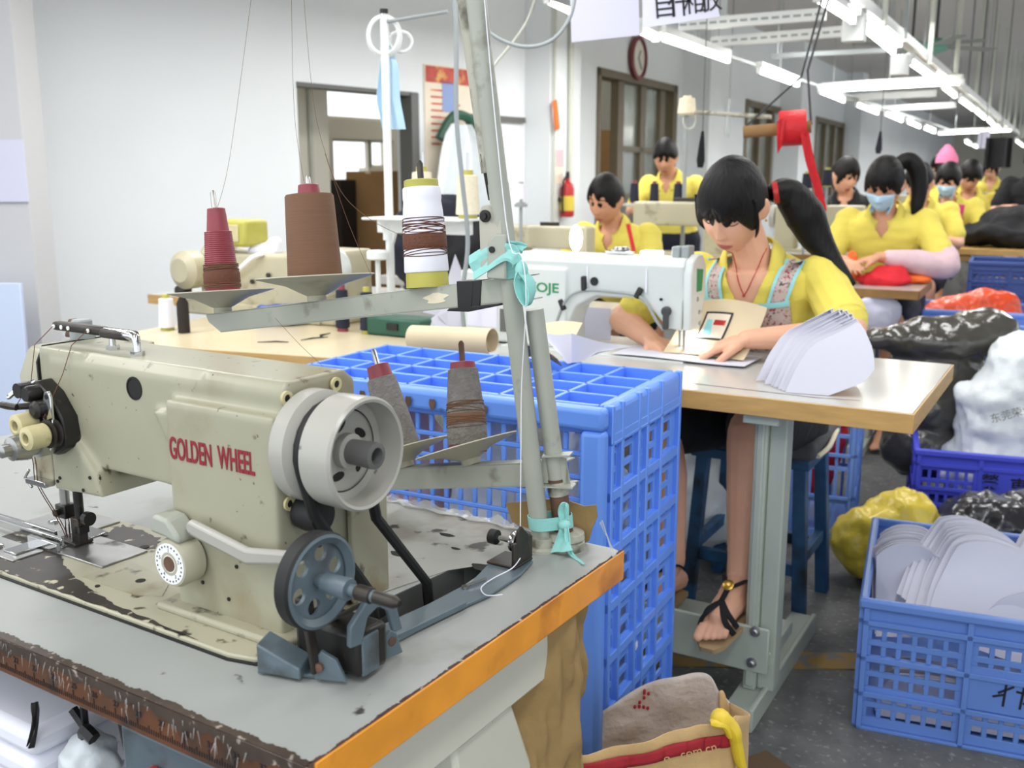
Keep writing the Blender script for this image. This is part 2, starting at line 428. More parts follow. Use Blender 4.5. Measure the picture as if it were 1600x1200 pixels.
# left stretch with its open doorway
dl, dr = FL.ona(463, 130, 0), FL.ona(651, 145, 0)
wall_run('wall_near', FL, -6.5, 0, [(dl.y, dr.y, 0, (dl.z + dr.z) / 2)])
nx = aty(38, 250, 4.2).x
struct('wall_end', MB().box(nx - 2.5, nx, 4.2, 4.4, 0, CEIL), 'wall_grey', flat=True)
# room behind the doorway, with daylight windows
bw = -2.6
def bk(x, y): p = FL.ona(x, y, bw); return p.y, p.z
(u0, z3), (u1, z2) = bk(509, 137), bk(606, 190); (v0, z1_), (v1, z0_) = bk(520, 216), bk(582, 284); (q0, _), (q1, z00) = bk(580, 216), bk(616, 262)
e0, _ = bk(640, 200); e1, _ = bk(664, 200)
room = wall_run('wall_back_room', FL, -7.5, 5.5, [(u0, e1, z2, z3), (v0, v1, z0_, z1_), (q0, q1, z00, z1_)], mats='wall_paint_warm', a0=bw)
wf = MB()
for (a, b, c, d) in ((u0, e1, z2, z3), (v0, v1, z0_, z1_), (q0, q1, z00, z1_)):
    for p, q in (((a, c), (b, c)), ((a, d), (b, d)), ((a, c), (a, d)), ((b, c), (b, d))):
        wf.bar((bw - .05, p[0], p[1]), (bw - .05, q[0], q[1]), .05, .05)
place(struct('window_1', wf, 'wall_paint_warm'), FL)
df = MB()
for y_, w_ in ((dr.y, .07),): df.box(-.1, .02, y_ - w_, y_, 0, (dl.z + dr.z) / 2)
df.box(-.1, .01, dl.y, dr.y, (dl.z + dr.z) / 2 - .02, (dl.z + dr.z) / 2 + .005)
place(struct('door_1', df, 'grey_frame'), FL)
jb = FL.ona(506, 200, -.75).y
place(struct('trim_6', MB().box(-.9, -.7, dl.y - 1.5, jb, 0, 2.4), 'wall_paint_warm', flat=True), FL)
pp = FL.ona(487, 250, -.68)
solo('conduit_pipe', MB().tube([FL.w(-.68, pp.y, .5), FL.w(-.68, pp.y, 2.3)], .014, 10), 'pipe_pale', 'thin pale conduit pipe running up beside the left doorway', 'pipe')
# sliding door (bronze frame, glass panes)
dz = DT
sd = MB(); bs = [FW.ona(x, 120, 0).y for x in (975, 1010, 1040, 1057)]
sd.box(-.14, .02, d2a.y, d2b.y, dz - .07, dz); sd.box(-.14, .02, d2b.y - .12, d2b.y, 0, dz); sd.box(-.14, .02, d2a.y, d2a.y + .06, 0, dz)
for q in bs[:-1]: sd.box(-.1, -.02, q - .07, q + .07, 0, dz)
for zz in (.02, 1.05, 1.5): sd.box(-.1, -.02, bs[0], d2b.y, zz, zz + .05)
door2 = place(struct('door_2', sd, 'bronze_frame'), FW)
for a, b in zip(bs[:-1], bs[1:]): struct('pane', MB().box(-.065, -.055, a, b, 0, dz), 'glass', door2, flat=True)
for nm, (p, q) in (('window_2', (w1a, w1b)), ('window_3', (w2a, w2b))):
    m = MB(); zt = p.z
    m.box(-.14, .02, p.y, q.y, zt - .08, zt); m.box(-.14, .02, p.y, q.y, .8, .86)
    for k in range(4): y_ = p.y + (q.y - p.y) * k / 3; m.box(-.14, .02, y_ - .06, y_ + .06, .8, zt)
    o = place(struct(nm, m, 'bronze_frame'), FW); struct('pane', MB().box(-.065, -.055, p.y, q.y, .8, zt), 'glass', o, flat=True)
# rooms behind these openings
place(struct('wall_side_room', MB().box(-4.2, -4.0, FW.ona(930, 200, -4).y - .4, 40, 0, CEIL), 'wall_paint_warm', flat=True), FW)
area('side_room_light', FW.w(-2.2, (d2a.y + d2b.y) / 2 + .5, 3.05), (0, 0, R(61.6)), 3, 1.5, 60, (1, .95, .85))
area('back_room_light', FL.w(-1.6, (dl.y + dr.y) / 2, 2.9), (0, 0, 0), 1.5, 1.5, 14, (1, .95, .88))

def carton(loc, F, w, d, h, label, group=None, m='cardboard', rz=0):
    t = thing('cardboard_box', label, 'box', F.w(*loc), F.yaw + rz, group)
    obj('body', MB().box(-w / 2, w / 2, -d / 2, d / 2, 0, h), m, t, bevel=.004)
    obj('tape', MB().box(-.03, .03, -d / 2 - .002, d / 2 + .002, h - .02, h + .002), 'paper_kraft', t)
    return t
# cartons seen through the doorway
p = FL.ona(628, 300, -1.2); zt = FL.ona(628, 268, -1.2).z
carton((-1.2, p.y, 0), FL, .55, .75, zt * .5, 'brown cardboard box standing on the floor inside the left doorway')
carton((-1.2, p.y, zt * .5), FL, .55, .75, zt * .5, 'brown cardboard box stacked on top of another inside the left doorway')
p = FL.ona(546, 300, -1.6); zt = FL.ona(546, 281, -1.6).z
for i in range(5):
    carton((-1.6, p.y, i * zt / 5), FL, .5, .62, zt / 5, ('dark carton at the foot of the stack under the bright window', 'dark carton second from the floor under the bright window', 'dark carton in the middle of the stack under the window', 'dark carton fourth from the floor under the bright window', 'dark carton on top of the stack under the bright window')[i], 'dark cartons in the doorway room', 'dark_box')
p = FW.ona(952, 300, -1.0)
carton((-1.0, p.y, 0), FW, .5, .7, FW.ona(952, 205, -1.0).z, 'tall brown cardboard box just inside the sliding door')

# ------------------------------------------------------------------ things on the walls
p0, p1 = FL.ona(663, 99, .012), FL.ona(741, 330, .012)
t = thing('poster', 'cream notice poster with a red header on the wall right of the doorway', 'poster', FL.w(0, 0), FL.yaw)
obj('sheet', MB().box(.002, .01, p0.y, p1.y, p1.z, p0.z), 'poster_cream', t, flat=True)
hd = FL.ona(700, 131, .012).z
obj('header', MB().box(.01, .013, p0.y + .01, p1.y - .01, hd, p0.z - .01), 'poster_red', t, flat=True)
q = FL.ona(702, 152, .012); obj('badge', MB().box(.01, .013, q.y - .07, q.y + .07, q.z - .1, q.z + .1), 'poster_blue', t, flat=True)
for k in range(9):
    zz = hd - .05 - k * .045; yy = p0.y + .06
    if zz > p1.z: obj('text_line', MB().box(.01, .0125, yy, yy + (p1.y - p0.y) * (.35 + .3 * ((k * 7) % 5) / 5), zz - .006, zz + .006), 'poster_red', t, flat=True)
q = FL.ona(775, 185, .02); q2 = FL.ona(820, 186, .02); q3 = FL.ona(725, 184, .02)
place(solo('coat_rail', MB().box(0, .03, q3.y, q2.y, q.z - .02, q.z + .02), 'grey_frame', 'thin grey rail of hooks screwed to the wall beside the poster', 'rail'), FL)
# white smock hanging from the rail
ga = FL.ona(712, 195, .1); gb = FL.ona(705, 330, .1); W_ = FL.ona(775, 300, .1).y - FL.ona(660, 300, .1).y
def smock(u, v):
    x = (u - .5) * W_ * (.25 + .9 * v ** .6); return (.1 + .06 * math.sin(u * 13 + v * 2) * (.4 + v) + .05 * (1 - v), ga.y + x + .06 * v, ga.z + (gb.z - .5 - ga.z) * v)
t = thing('smock', 'white smock hanging from the wall rail behind the spool rack', 'smock', FL.w(0, 0), FL.yaw)
obj('body', MB().sheet(smock, 24, 16, .01), 'white_poly', t)
obj('collar', MB().tube(catmull([(.1, ga.y - .16, ga.z - .1), (.12, ga.y - .05, ga.z + .05), (.12, ga.y + .1, ga.z + .05), (.1, ga.y + .2, ga.z - .05)]), .035, 8), 'green_case', t)
# clock
ck = FW.ona(997, 91, .03)
t = thing('wall_clock', 'round wall clock with a dark red rim above the sliding door', 'clock', FW.w(.0, ck.y, ck.z), FW.yaw)
obj('rim', MB().lathe([(.17, 0), (.2, .02), (.2, .05), (.17, .06), (.165, .03)], (0, 0, 0), (1, 0, 0), 32), 'clock_rim', t)
fc = obj('face', MB().lathe([(.166, .0), (.166, .032)], (0, 0, 0), (1, 0, 0), 32), 'clock_face', t)
for a_, l_ in ((.6, .09), (2.4, .13)): obj('hand', MB().bar((.036, 0, 0), (.036, math.sin(a_) * l_, math.cos(a_) * l_), .012, .004, up=(1, 0, 0)), 'ink', fc)
# conduits, tags and extinguisher on the column
for i, (px, r_, m_, y2) in enumerate(((868, .012, 'pipe_pale', 420), (893, .02, 'pipe_pale', 330))):
    p = FW.ona(px, 120, .24); q = FW.ona(px, y2, .24)
    solo('conduit_pipe', MB().tube([FW.w(.235, p.y, CEIL), FW.w(.235, p.y, max(q.z, .4))], r_, 8), m_, ('thin conduit running down the edge of the white column', 'thicker yellowish conduit running down the white column')[i], 'pipe')
p = FW.ona(868, 180, .25); t = solo('orange_tag', MB().box(0, .01, -.035, .035, -.11, .11), 'orange_cloth', 'small orange tag hung on the white column', 'tag'); place(t, FW, .25, p.y, p.z); t.rotation_euler.x = .25
p = FW.ona(872, 260, .212); q = solo('paper_notice', MB().box(0, .004, -.09, .09, -.13, .13), 'poster_cream', 'small pink and cream paper notice pasted on the column', 'notice', flat=True); place(q, FW, .212, p.y, p.z)
obj('upper_band', MB().box(.004, .006, -.088, .088, 0, .128), 'sleeve_pink', q, flat=True)
p = FW.ona(897, 335, .33)
t = thing('fire_extinguisher', 'red fire extinguisher with yellow label beside the column', 'fire extinguisher', FW.w(.27, p.y, p.z - .02)); t.scale = (.72, .72, .60)
obj('cylinder', MB().lathe([(.06, 0), (.075, .02), (.075, .36), (.06, .42), (.025, .45), (.025, .5)], (0, 0, 0)), 'ext_red', t)
obj('label', MB().lathe([(.0765, .08), (.0765, .27)], (0, 0, 0)), 'ext_label', t)
obj('valve', MB().box(-.02, .02, -.03, .03, .5, .56).box(-.015, .015, -.1, .06, .56, .58), 'oily_black', t, bevel=.004)
obj('hose', MB().tube(catmull([(0, -.05, .54), (-.05, -.13, .45), (-.06, -.11, .2), (-.05, -.1, .05)]), .012, 8), 'rubber', t)
obj('bracket', MB().box(-.1, -.06, -.03, .03, .2, .25), 'dark_steel', t)
# paper and board at the far left
p = aty(18, 265, 4.19); q = solo('paper_notice', MB().box(-.12, .06, -.004, 0, -.13, .12), 'sign_lilac', 'faded lilac paper notice on the wall at the far left', 'notice', flat=True); q.location = p
p = aty(12, 520, 3.9); q = aty(12, 443, 3.9)
t = thing('panel', 'pale blue board standing at the far left behind the white machine', 'board', (p.x - .1, 3.9, 0))
obj('board', MB().box(-.3, aty(36, 520, 3.9).x - p.x + .1, -.012, .012, 0, q.z), 'pale_board', t, bevel=.003)
t.rotation_euler.x = -.03

# ------------------------------------------------------------------ signs over the benches
Ys = 3.3
def hung_sign(name, pts, m, label, chars=None):
    P = [aty(x, y, Ys) for x, y in pts]; o = P[0]
    t = thing(name, label, 'sign', o)
    mb = MB(); mb.prism([(q.x - o.x, q.z - o.z) for q in P], (0, 0, 0), (1, 0, 0), (0, 0, 1), (0, .004, 0)); obj('sheet', mb, m, t, flat=True)
    for q in P[:2]:
        obj('string', MB().tube([(q.x - o.x, .002, q.z - o.z - .01), (q.x - o.x, .002, CEIL - o.z)], .0015, 6), 'dark_wire', t)
    return t
hung_sign('paper_sign', [(889, -70), (997, -70), (999, 55), (893, 66)], 'sign_lilac', 'blank lilac sheet hanging left of the lettered sign')
sg = hung_sign('hanging_sign', [(1004, -75), (1101, -88), (1125, 26), (1004, 44)], 'sign_paper', 'white hanging sign with black Chinese characters')
for i, (ch, x, y, s_) in enumerate((('自', 1019, 26, 40), ('什', 1043, 24, 38), ('相', 1068, 20, 36), ('放', 1092, 16, 36))):
    me = text_mesh(ch, s_ * Ys / FPX, .0005); o = obj('character', me, 'ink', sg, flat=True, fix=False)
    q = aty(x, y, Ys - .002); o.location = q - sg.location; o.rotation_euler = (pi / 2, R(-6), 0)

# ------------------------------------------------------------------ light rows
ZT = 1.95
def tube_lamp(pa, pb, label, z=ZT, r=.014, group='fluorescent tubes'):
    A = atz(pa[0], pa[1], z); B = atz(pb[0], pb[1], z); d = B - A
    t = thing('fluorescent_lamp', label, 'lamp', (A + B) / 2, math.atan2(d.y, d.x), group); L = d.length / 2
    obj('tube', MB().tube([(-L + .02, 0, 0), (L - .02, 0, 0)], r, 10), 'tube_glow', t)
    obj('batten', MB().box(-L, L, -.022, .022, .022, .06), 'metal_white', t)
    for s_ in (-1, 1): obj('end_socket', MB().box(s_ * L - .015, s_ * L + .015, -.014, .014, -.014, .026), 'white_plastic', t)
    obj('hanger', MB().tube([(0, 0, .05), (0, 0, CEIL - z)], .004, 6), 'pipe_grey', t)
    return t
rowA = [((1000, 48), (1024, 61)), ((1033, 59), (1138, 95)), ((1186, 111), (1246, 133)), ((1281, 143), (1318, 158)), ((1338, 164), (1371, 177)), ((1383, 178), (1409, 189)), ((1418, 191), (1437, 199)), ((1443, 200), (1460, 207)), ((1508, 222), (1516, 226)), ((1519, 227), (1528, 231))]
rowB = [((1277, -2), (1333, 33)), ((1340, 36), (1396, 82)), ((1422, 98), (1458, 124)), ((1473, 136), (1492, 151)), ((1499, 156), (1520, 171)), ((1523, 172), (1538, 185)), ((1542, 186), (1552, 196)), ((1555, 197), (1563, 204)), ((1587, 220), (1599, 229))]
rowC = [((1300, -4), (1341, 19)), ((1348, 25), (1406, 70)), ((1428, 90), (1469, 123))]
oN = ['nearest', 'second', 'third', 'fourth', 'fifth', 'sixth', 'seventh', 'eighth', 'ninth', 'tenth']
for i, (a, b) in enumerate(rowA): tube_lamp(a, b, '%s fluorescent tube from the sign in the left light row' % oN[i])
for i, (a, b) in enumerate(rowB): tube_lamp(a, b, '%s fluorescent tube below the white cable tray, counting from the front' % oN[i])
for i, (a, b) in enumerate(rowC): tube_lamp(a, b, '%s fluorescent tube on the far side of the white cable tray' % oN[i], z=1.99)
tube_lamp((1285, 142), (1503, 129), 'nearer of two fluorescent tubes set across the aisle')
tube_lamp((1466, 209), (1581, 204), 'farther of two fluorescent tubes set across the aisle')
tube_lamp((855, 1), (893, 19), 'single fluorescent tube left of the lilac sheet', z=2.1)
def rail(name, pa, pb, z, w, h, m, label, cat='tray', ext=0, holes=0):
    A = atz(pa[0], pa[1], z); B = atz(pb[0], pb[1], z); d = (B - A).normalized(); A2 = A - d * ext
    t = thing(name, label, cat, (A + B) / 2, math.atan2(d.y, d.x)); L = (B - A).length / 2
    obj('channel', MB().box(-L - ext, L, -w / 2, w / 2, -h / 2, h / 2), m, t)
    if holes:
        hm = MB()
        for k in range(holes): x = -L + 2 * L * (k + .5) / holes; hm.box(x - .02, x + .02, -w / 2 - .002, -w / 2 + .002, -.006, .006)
        x = obj('slots', hm, 'pipe_grey', t); x['kind'] = 'stuff'
    n = max(2, int(L / 2.5)) if L > 2 else 2
    for k in range(n): x = -L * .9 + 1.8 * L * k / (n - 1); obj('hanger', MB().tube([(x, 0, h / 2), (x, 0, CEIL - z)], .005, 6), 'pipe_grey', t)
    return t
rail('cable_tray', (1338, 0), (1590, 208), 2.03, .06, .05, 'metal_white', 'long white cable tray over the right light row', ext=1.2)
rail('cross_channel', (1062, 40), (1290, 22), 2.08, .04, .06, 'metal_white', 'nearest white perforated channel crossing between the light rows', 'channel', holes=14)
rail('cross_channel', (1112, 66), (1335, 48), 2.08, .04, .06, 'metal_white', 'second white perforated channel crossing between the light rows', 'channel', holes=14)
rail('cross_channel', (1322, 153), (1462, 146), 2.02, .05, .06, 'metal_white', 'white channel just below the nearer cross tube', 'channel')
rail('cross_channel', (1375, 170), (1492, 164), 2.02, .05, .06, 'metal_white', 'fourth channel crossing between the light rows', 'channel')
rail('cross_channel', (1205, 88), (1400, 78), 2.05, .03, .03, 'pipe_grey', 'dark grey channel crossing behind the white perforated ones', 'channel')
rail('lamp_rail', (1015, 47), (1500, 208), 2.0, .02, .02, 'pipe_grey', 'thin grey rail carrying the left light row', 'rail', ext=2.0)
# drop pipes from the ceiling
for i, (px, yb, r_, m_) in enumerate(((1381, 42, .014, 'pipe_pale'), (1414, 60, .010, 'pipe_grey'), (1452, 100, .016, 'pipe_pale'), (1492, 128, .018, 'pipe_pale'), (1524, 165, .018, 'pipe_pale'), (1545, 180, .018, 'pipe_pale'), (1510, 160, .008, 'dark_wire'), (1528, 170, .008, 'dark_wire'), (1561, 190, .02, 'pipe_pale'), (1568, 196, .02, 'pipe_pale'), (1575, 202, .02, 'pipe_pale'), (1584, 206, .02, 'pipe_pale'), (1592, 214, .02, 'pipe_pale'), (1598, 216, .02, 'pipe_pale'))):
    p = atz(px, yb, 1.98); 
    if p.y > 24: p = aty(px, yb, 24)
    o = solo('drop_pipe', MB().tube([(0, 0, 0), (0, 0, CEIL - p.z)], r_, 8), m_, '%s hanging drop pipe from the left over the right light row' % (oN + ['eleventh', 'twelfth', 'thirteenth', 'fourteenth'])[i], 'pipe', 'drop pipes'); o.location = p
# junction boxes on the tray
for i, (x, y) in enumerate(((1335, 45), (1406, 102))):
    o = solo('junction_box', MB().box(-.05, .05, -.04, .04, -.06, .06), 'metal_white', ('nearer', 'farther')[i] + ' small white junction box hung under the cable tray', 'box', bevel=.004); o.location = atz(x, y, 1.93); o.rotation_euler.z = FW.yaw
    obj('cord', MB().tube([(0, 0, .05), (0, 0, .1)], .008, 6), 'dark_wire', o)
# ceiling fans on rods
for i, (px, py, Y) in enumerate(((1462, 72, 8.5), (1425, 72, 9.5))):
    p = aty(px, py, Y); t = thing('ceiling_fan', ('green hubbed ceiling fan on a dark rod right of the cable tray', 'smaller looking ceiling fan on a dark rod nearer the cable tray')[i], 'fan', p)
    obj('rod', MB().tube([(0, 0, .05), (0, 0, CEIL - p.z)], .012, 8), 'dark_wire', t)
    obj('motor', MB().lathe([(.03, -.06), (.09, -.04), (.09, .03), (.04, .06)], (0, 0, 0)), 'fan_green', t)
    for k in range(3):
        a = 2 * pi * k / 3 + .4 + i; d = V((math.cos(a), math.sin(a), 0)); obj('blade', MB().bar(d * .08, d * .62, .11, .008, up=(0, .12, 1)), 'pipe_grey', t)
    obj('cap', MB().lathe([(.05, CEIL - p.z - .1), (.07, CEIL - p.z)], (0, 0, 0)), 'fan_green', t)
# ------------------------------------------------------------------ near sewing table (local axes of F1: x along the front edge, y depth)
TZ = .765
tb = thing('sewing_table', 'near sewing table with worn grey top and orange right edge under the old cream machine', 'table', F1.w(0, 0, 0), F1.yaw)
SL = [(-.163, .268), (-.112, .222), (-.098, .246), (-.112, .44), (-.128, .452), (-.148, .432)]     # belt slot
def top_mesh():
    """worktop board with the belt slot cut through"""
    bm = bmesh.new(); T_, H_ = 1.25, .036
    outer = [(-T_, 0), (-.012, 0), (-.0035, .0035), (0, .012), (0, .567), (-.0035, .5755), (-.012, .579), (-T_, .579)]
    for z in (TZ, TZ - H_):
        vo = [bm.verts.new((x, y, z)) for x, y in outer]; vi = [bm.verts.new((x, y, z)) for x, y in SL]
        es = [bm.edges.new((vo[i], vo[(i + 1) % len(vo)])) for i in range(len(vo))] + [bm.edges.new((vi[i], vi[(i + 1) % len(vi)])) for i in range(len(vi))]
        bmesh.ops.triangle_fill(bm, use_beauty=True, use_dissolve=False, edges=es)
        if z == TZ: A = (vo, vi)
    B = (vo, vi)
    for p, q in zip(A, B):
        for i in range(len(p)): bm.faces.new((p[i], p[(i + 1) % len(p)], q[(i + 1) % len(q)], q[i]))
    me = bpy.data.meshes.new('top'); bm.to_mesh(me); bm.free(); return me
tp = obj('tabletop', top_mesh(), 'laminate', tb, flat=True)
r5 = random.Random(5)
sl_ = MB(); n_ = len(SL); sl_.add([(x, y, TZ - .001) for x, y in SL] + [(x, y, TZ - .05) for x, y in SL], [(i, (i + 1) % n_, n_ + (i + 1) % n_, n_ + i) for i in range(n_)]); obj('slot_shade', sl_, 'oily_black', tb, flat=True)  # dark walls added inside the belt slot, its shade put into the colour
# edging strips: clean orange on the right, taped and grimy along the front
e1 = MB(); e1.box(0, .004, .004, .58, TZ - .040, TZ + .0005); obj('right_edging', e1, 'orange_edge', tb, bevel=.0015, label='glossy orange edge strip of the table')
e2 = MB(); e2.box(-1.25, .003, -.004, 0, TZ - .040, TZ - .0005); fe = obj('front_edging', e2, 'edge_tape', tb, bevel=.0015, label='taped brown front edge with a printed measuring tape')
rl = MB()
for k in range(300):
    x = -.02 - k * .0033; big = k % 10 == 0; h = .011 if big else (.008 if k % 5 == 0 else .005)
    rl.box(x, x + .0006, -.0047, -.004, TZ - .034, TZ - .034 + h)
o = obj('ruler_mark', rl, 'ink', fe, flat=True); o['kind'] = 'stuff'
for k, n in enumerate(range(33, 14, -1)):
    me = text_mesh(str(n % 100), .009, .0003); o = obj('ruler_number', me, 'ink', fe, flat=True, fix=False); o.location = (-.055 - k * .033, -.0045, TZ - .021); o.rotation_euler = (pi / 2, 0, 0)
# frayed, dirty border of the laminate
def fray(p0, p1, nrm, n, w0, w1, z=TZ + .0007):
    a = V(p0); b = V(p1); q = V(nrm); po = []; pi_ = []
    for i in range(n + 1): po.append(a + (b - a) * (i / n)); pi_.append(a + (b - a) * (i / n) + q * (w0 + (w1 - w0) * (.5 + .5 * mnoise.noise(V((i * .11, w1 * 50, 0)))) + r5.uniform(-.15, .15) * (w1 - w0)))
    m = MB(); vs = [(p.x, p.y, z) for p in po] + [(p.x, p.y, z) for p in pi_]; m.add(vs, [(i, i + 1, n + 2 + i, n + 1 + i) for i in range(n)]); return m
o = obj('worn_border', fray((-1.25, -.004), (0, -.004), (0, 1), 500, .005, .014), 'edge_dirt', tb, flat=True)
o = obj('worn_border', fray((.003, 0), (.003, .579), (-1, 0), 300, .0015, .006), 'board_core', tb, flat=True)
gs = MB(); n_ = 300; xs_ = [-1.25 + 1.25 * i / n_ for i in range(n_ + 1)]
gs.add([(x, -.0045, TZ) for x in xs_] + [(x, -.0045, TZ - .010 - .010 * mnoise.noise(V((x * 22, 3, 0))) - r5.uniform(0, .004)) for x in xs_], [(i, i + 1, n_ + 2 + i, n_ + 1 + i) for i in range(n_)]); obj('grime_band', gs, 'edge_dirt', fe, flat=True)
pl = MB()
for k in range(120):                                                    # shreds of clear tape along the front edge
    x = r5.uniform(-.75, -.05); z = TZ - r5.uniform(.0, .02); a = r5.uniform(-.5, .5); l = r5.uniform(.004, .016)
    pl.add([(x, -.0062, z), (x + .0015, -.0064, z), (x + a * l + .001, -.0075, z - l), (x + a * l, -.0070, z - l)], [(0, 1, 2, 3)])
o = obj('tape_shreds', pl, 'clear_film', fe, flat=True); o['kind'] = 'stuff'
# worn patch behind the machine
wp = MB(); wp.prism([(-.46, .30), (-.3, .31), (-.175, .30), (-.15, .40), (-.1, .47), (-.07, .55), (-.16, .572), (-.42, .565)], (0, 0, TZ + .0004), (1, 0, 0), (0, 1, 0), (0, 0, .0004)); obj('worn_patch', wp, 'laminate_worn', tb, flat=True)
bs_ = MB()
for (cx, cy, a, b) in ((-.235, .41, .014, .007), (-.115, .43, .02, .01), (-.185, .465, .007, .003), (-.225, .50, .012, .005), (-.46, .37, .02, .008), (-.6, .33, .014, .005)):
    bs_.prism([(cx + a * math.cos(t) * (1 + .2 * math.sin(3 * t)), cy + b * math.sin(t)) for t in [2 * pi * k / 14 for k in range(14)]], (0, 0, TZ + .0009), (1, 0, 0), (0, 1, 0), (0, 0, .0004))
o = obj('oil_stain', bs_, 'dark_hole', tb, flat=True); o['kind'] = 'stuff'
# steel under-frame: side apron, legs, foot, treadle
obj('side_apron', MB().prism([(.06, 0), (.50, 0), (.53, -.02), (.525, -.045), (.47, -.085), (.06, -.085)], (-.035, 0, TZ - .036), (0, 1, 0), (0, 0, 1), (.012, 0, 0)), 'frame_cream', tb, bevel=.003)
obj('rear_apron', MB().box(-1.05, -.04, .46, .475, TZ - .11, TZ - .036), 'frame_cream', tb, bevel=.003)
for x in (-.075, -1.06):
    lg = MB(); lg.prism([(.235, TZ - .09), (.345, TZ - .09), (.405, .54), (.37, .06), (.25, .06), (.262, .54)], (x, 0, 0), (0, 1, 0), (0, 0, 1), (.046, 0, 0)); obj('leg', lg, 'frame_cream', tb, bevel=.006)
    obj('foot', MB().box(x, x + .05, .0, .56, 0, .06), 'frame_cream', tb, bevel=.006)
obj('cross_rail', MB().box(-1.06, -.03, .26, .29, .12, .17), 'frame_cream', tb, bevel=.004)
obj('pitman_rod', MB().tube([(-.16, .2, TZ - .12), (-.2, .15, .2)], .008, 8), 'rubber', tb)
obj('foot_treadle', MB().box(-.6, -.15, .05, .33, .17, .19), 'dark_steel', tb, bevel=.004)
ft = obj('knee_bracket', MB().prism([(0, 0), (.19, -.02), (.2, -.12), (.02, -.1)], (-.34, .05, TZ - .06), (1, 0, 0), (0, 0, 1), (0, .12, 0)), 'dark_steel', tb, bevel=.006)
# clutch motor slung below and its switch
obj('motor', MB().lathe([(.05, -.14), (.085, -.12), (.085, .06), (.06, .08)], (-.30, .3, .50), (1, 0, 0)), 'dark_steel', tb)
obj('motor_pulley', MB().lathe([(.03, 0), (.03, .008), (.022, .014), (.03, .02), (.03, .028)], (-.15, .33, .50), (1, 0, 0)), 'oily_black', tb)
sw = obj('switch_box', MB().box(-.27, -.12, .012, .08, TZ - .135, TZ - .052), 'blue_grey', tb, bevel=.005)
obj('red_button', MB().box(-.22, -.185, .003, .012, TZ - .112, TZ - .08), 'ext_red', sw, bevel=.003)
obj('green_button', MB().box(-.18, -.15, .003, .012, TZ - .112, TZ - .08), 'green_case', sw, bevel=.003)

# ------------------------------------------------------------------ the old cream machine
mc = thing('sewing_machine', 'old cream enamel sewing machine with red lettering in the foreground', 'sewing machine', F1.w(0, 0, 0), F1.yaw)
BZ = TZ + .006
g = MB()
g.box(-.334, -.172, .142, .266, BZ - .004, 1.008)                                     # pillar
g.prism([(.142, .965), (.158, 1.0), (.158, 1.03), (.166, 1.041), (.25, 1.041), (.266, 1.028), (.266, .965)], (-.29, 0, 0), (0, 1, 0), (0, 0, 1), (.118, 0, 0))
g.prism([(.158, .905), (.158, 1.028), (.168, 1.041), (.25, 1.041), (.264, 1.03), (.264, .905)], (-.56, 0, 0), (0, 1, 0), (0, 0, 1), (.3, 0, 0))   # arm
g.prism([(-.50, .93), (-.30, .93), (-.30, .895), (-.40, .910), (-.46, .917)], (0, .16, 0), (1, 0, 0), (0, 0, 1), (0, .1, 0))
g.prism([(-.587, .868), (-.587, 1.041), (-.50, 1.041), (-.50, .90), (-.472, .892), (-.468, .873), (-.485, .868)], (0, .160, 0), (1, 0, 0), (0, 0, 1), (0, .104, 0))   # head
g.prism([(-.56, .935), (-.51, .935), (-.475, .90), (-.468, .873), (-.56, .868)], (0, .148, 0), (1, 0, 0), (0, 0, 1), (0, .03, 0))
g.prism([(-.365, .99), (-.295, 1.0), (-.28, .96), (-.334, .94)], (0, .15, 0), (1, 0, 0), (0, 0, 1), (0, .05, 0))
body = obj('body', remesh(g, .0030, 6), 'cream_enamel', mc, angle=1.2)
fp = MB(); fp.prism([(.17, .868), (.162, 1.0), (.178, 1.036), (.25, 1.036), (.262, 1.02), (.262, .868)], (-.640, 0, 0), (0, 1, 0), (0, 0, 1), (.0515, 0, 0))
obj('face_plate', fp, 'cream_enamel', mc, bevel=.010, seg=4)
obj('face_gasket', MB().prism([(.160, .867), (.1585, 1.022), (.168, 1.0415), (.25, 1.0415), (.265, 1.03), (.265, .867)], (-.5895, 0, 0), (0, 1, 0), (0, 0, 1), (.003, 0, 0)), 'dark_hole', mc)
obj('base_flange', MB().prism([(-.352, .125), (-.155, .125), (-.150, .285), (-.352, .285)], (0, 0, BZ - .002), (1, 0, 0), (0, 1, 0), (0, 0, .010)), 'cream_oily', mc, bevel=.004)
# bed
bd = obj('bed', MB().prism([(-.72, .093), (-.20, .093), (-.17, .100), (-.152, .118), (-.150, .275), (-.17, .285), (-.545, .285), (-.56, .292), (-.72, .292)], (0, 0, TZ - .02), (1, 0, 0), (0, 1, 0), (0, 0, BZ - TZ + .02)), 'cream_bed', mc, bevel=.002)
obj('bed_gasket', MB().prism([(-.722, .0895), (-.198, .0895), (-.165, .097), (-.147, .116), (-.146, .277), (-.168, .2885), (-.545, .2885), (-.56, .296), (-.722, .296)], (0, 0, TZ - .01), (1, 0, 0), (0, 1, 0), (0, 0, .0118)), 'rubber', mc)
rg = random.Random(9)
def blob_poly(pts, n, amp):
    out = []
    for i in range(len(pts)): out += rough_edge(pts[i], pts[(i + 1) % len(pts)], n, amp, rg)[:-1]
    return out
obj('grime_patch', MB().prism(blob_poly([(-.715, .095), (-.60, .095), (-.38, .0955), (-.25, .097), (-.40, .107), (-.50, .128), (-.56, .15), (-.60, .175), (-.715, .18)], 16, .0016), (0, 0, BZ + .0002), (1, 0, 0), (0, 1, 0), (0, 0, .0003)), 'bed_grime', bd, flat=True)
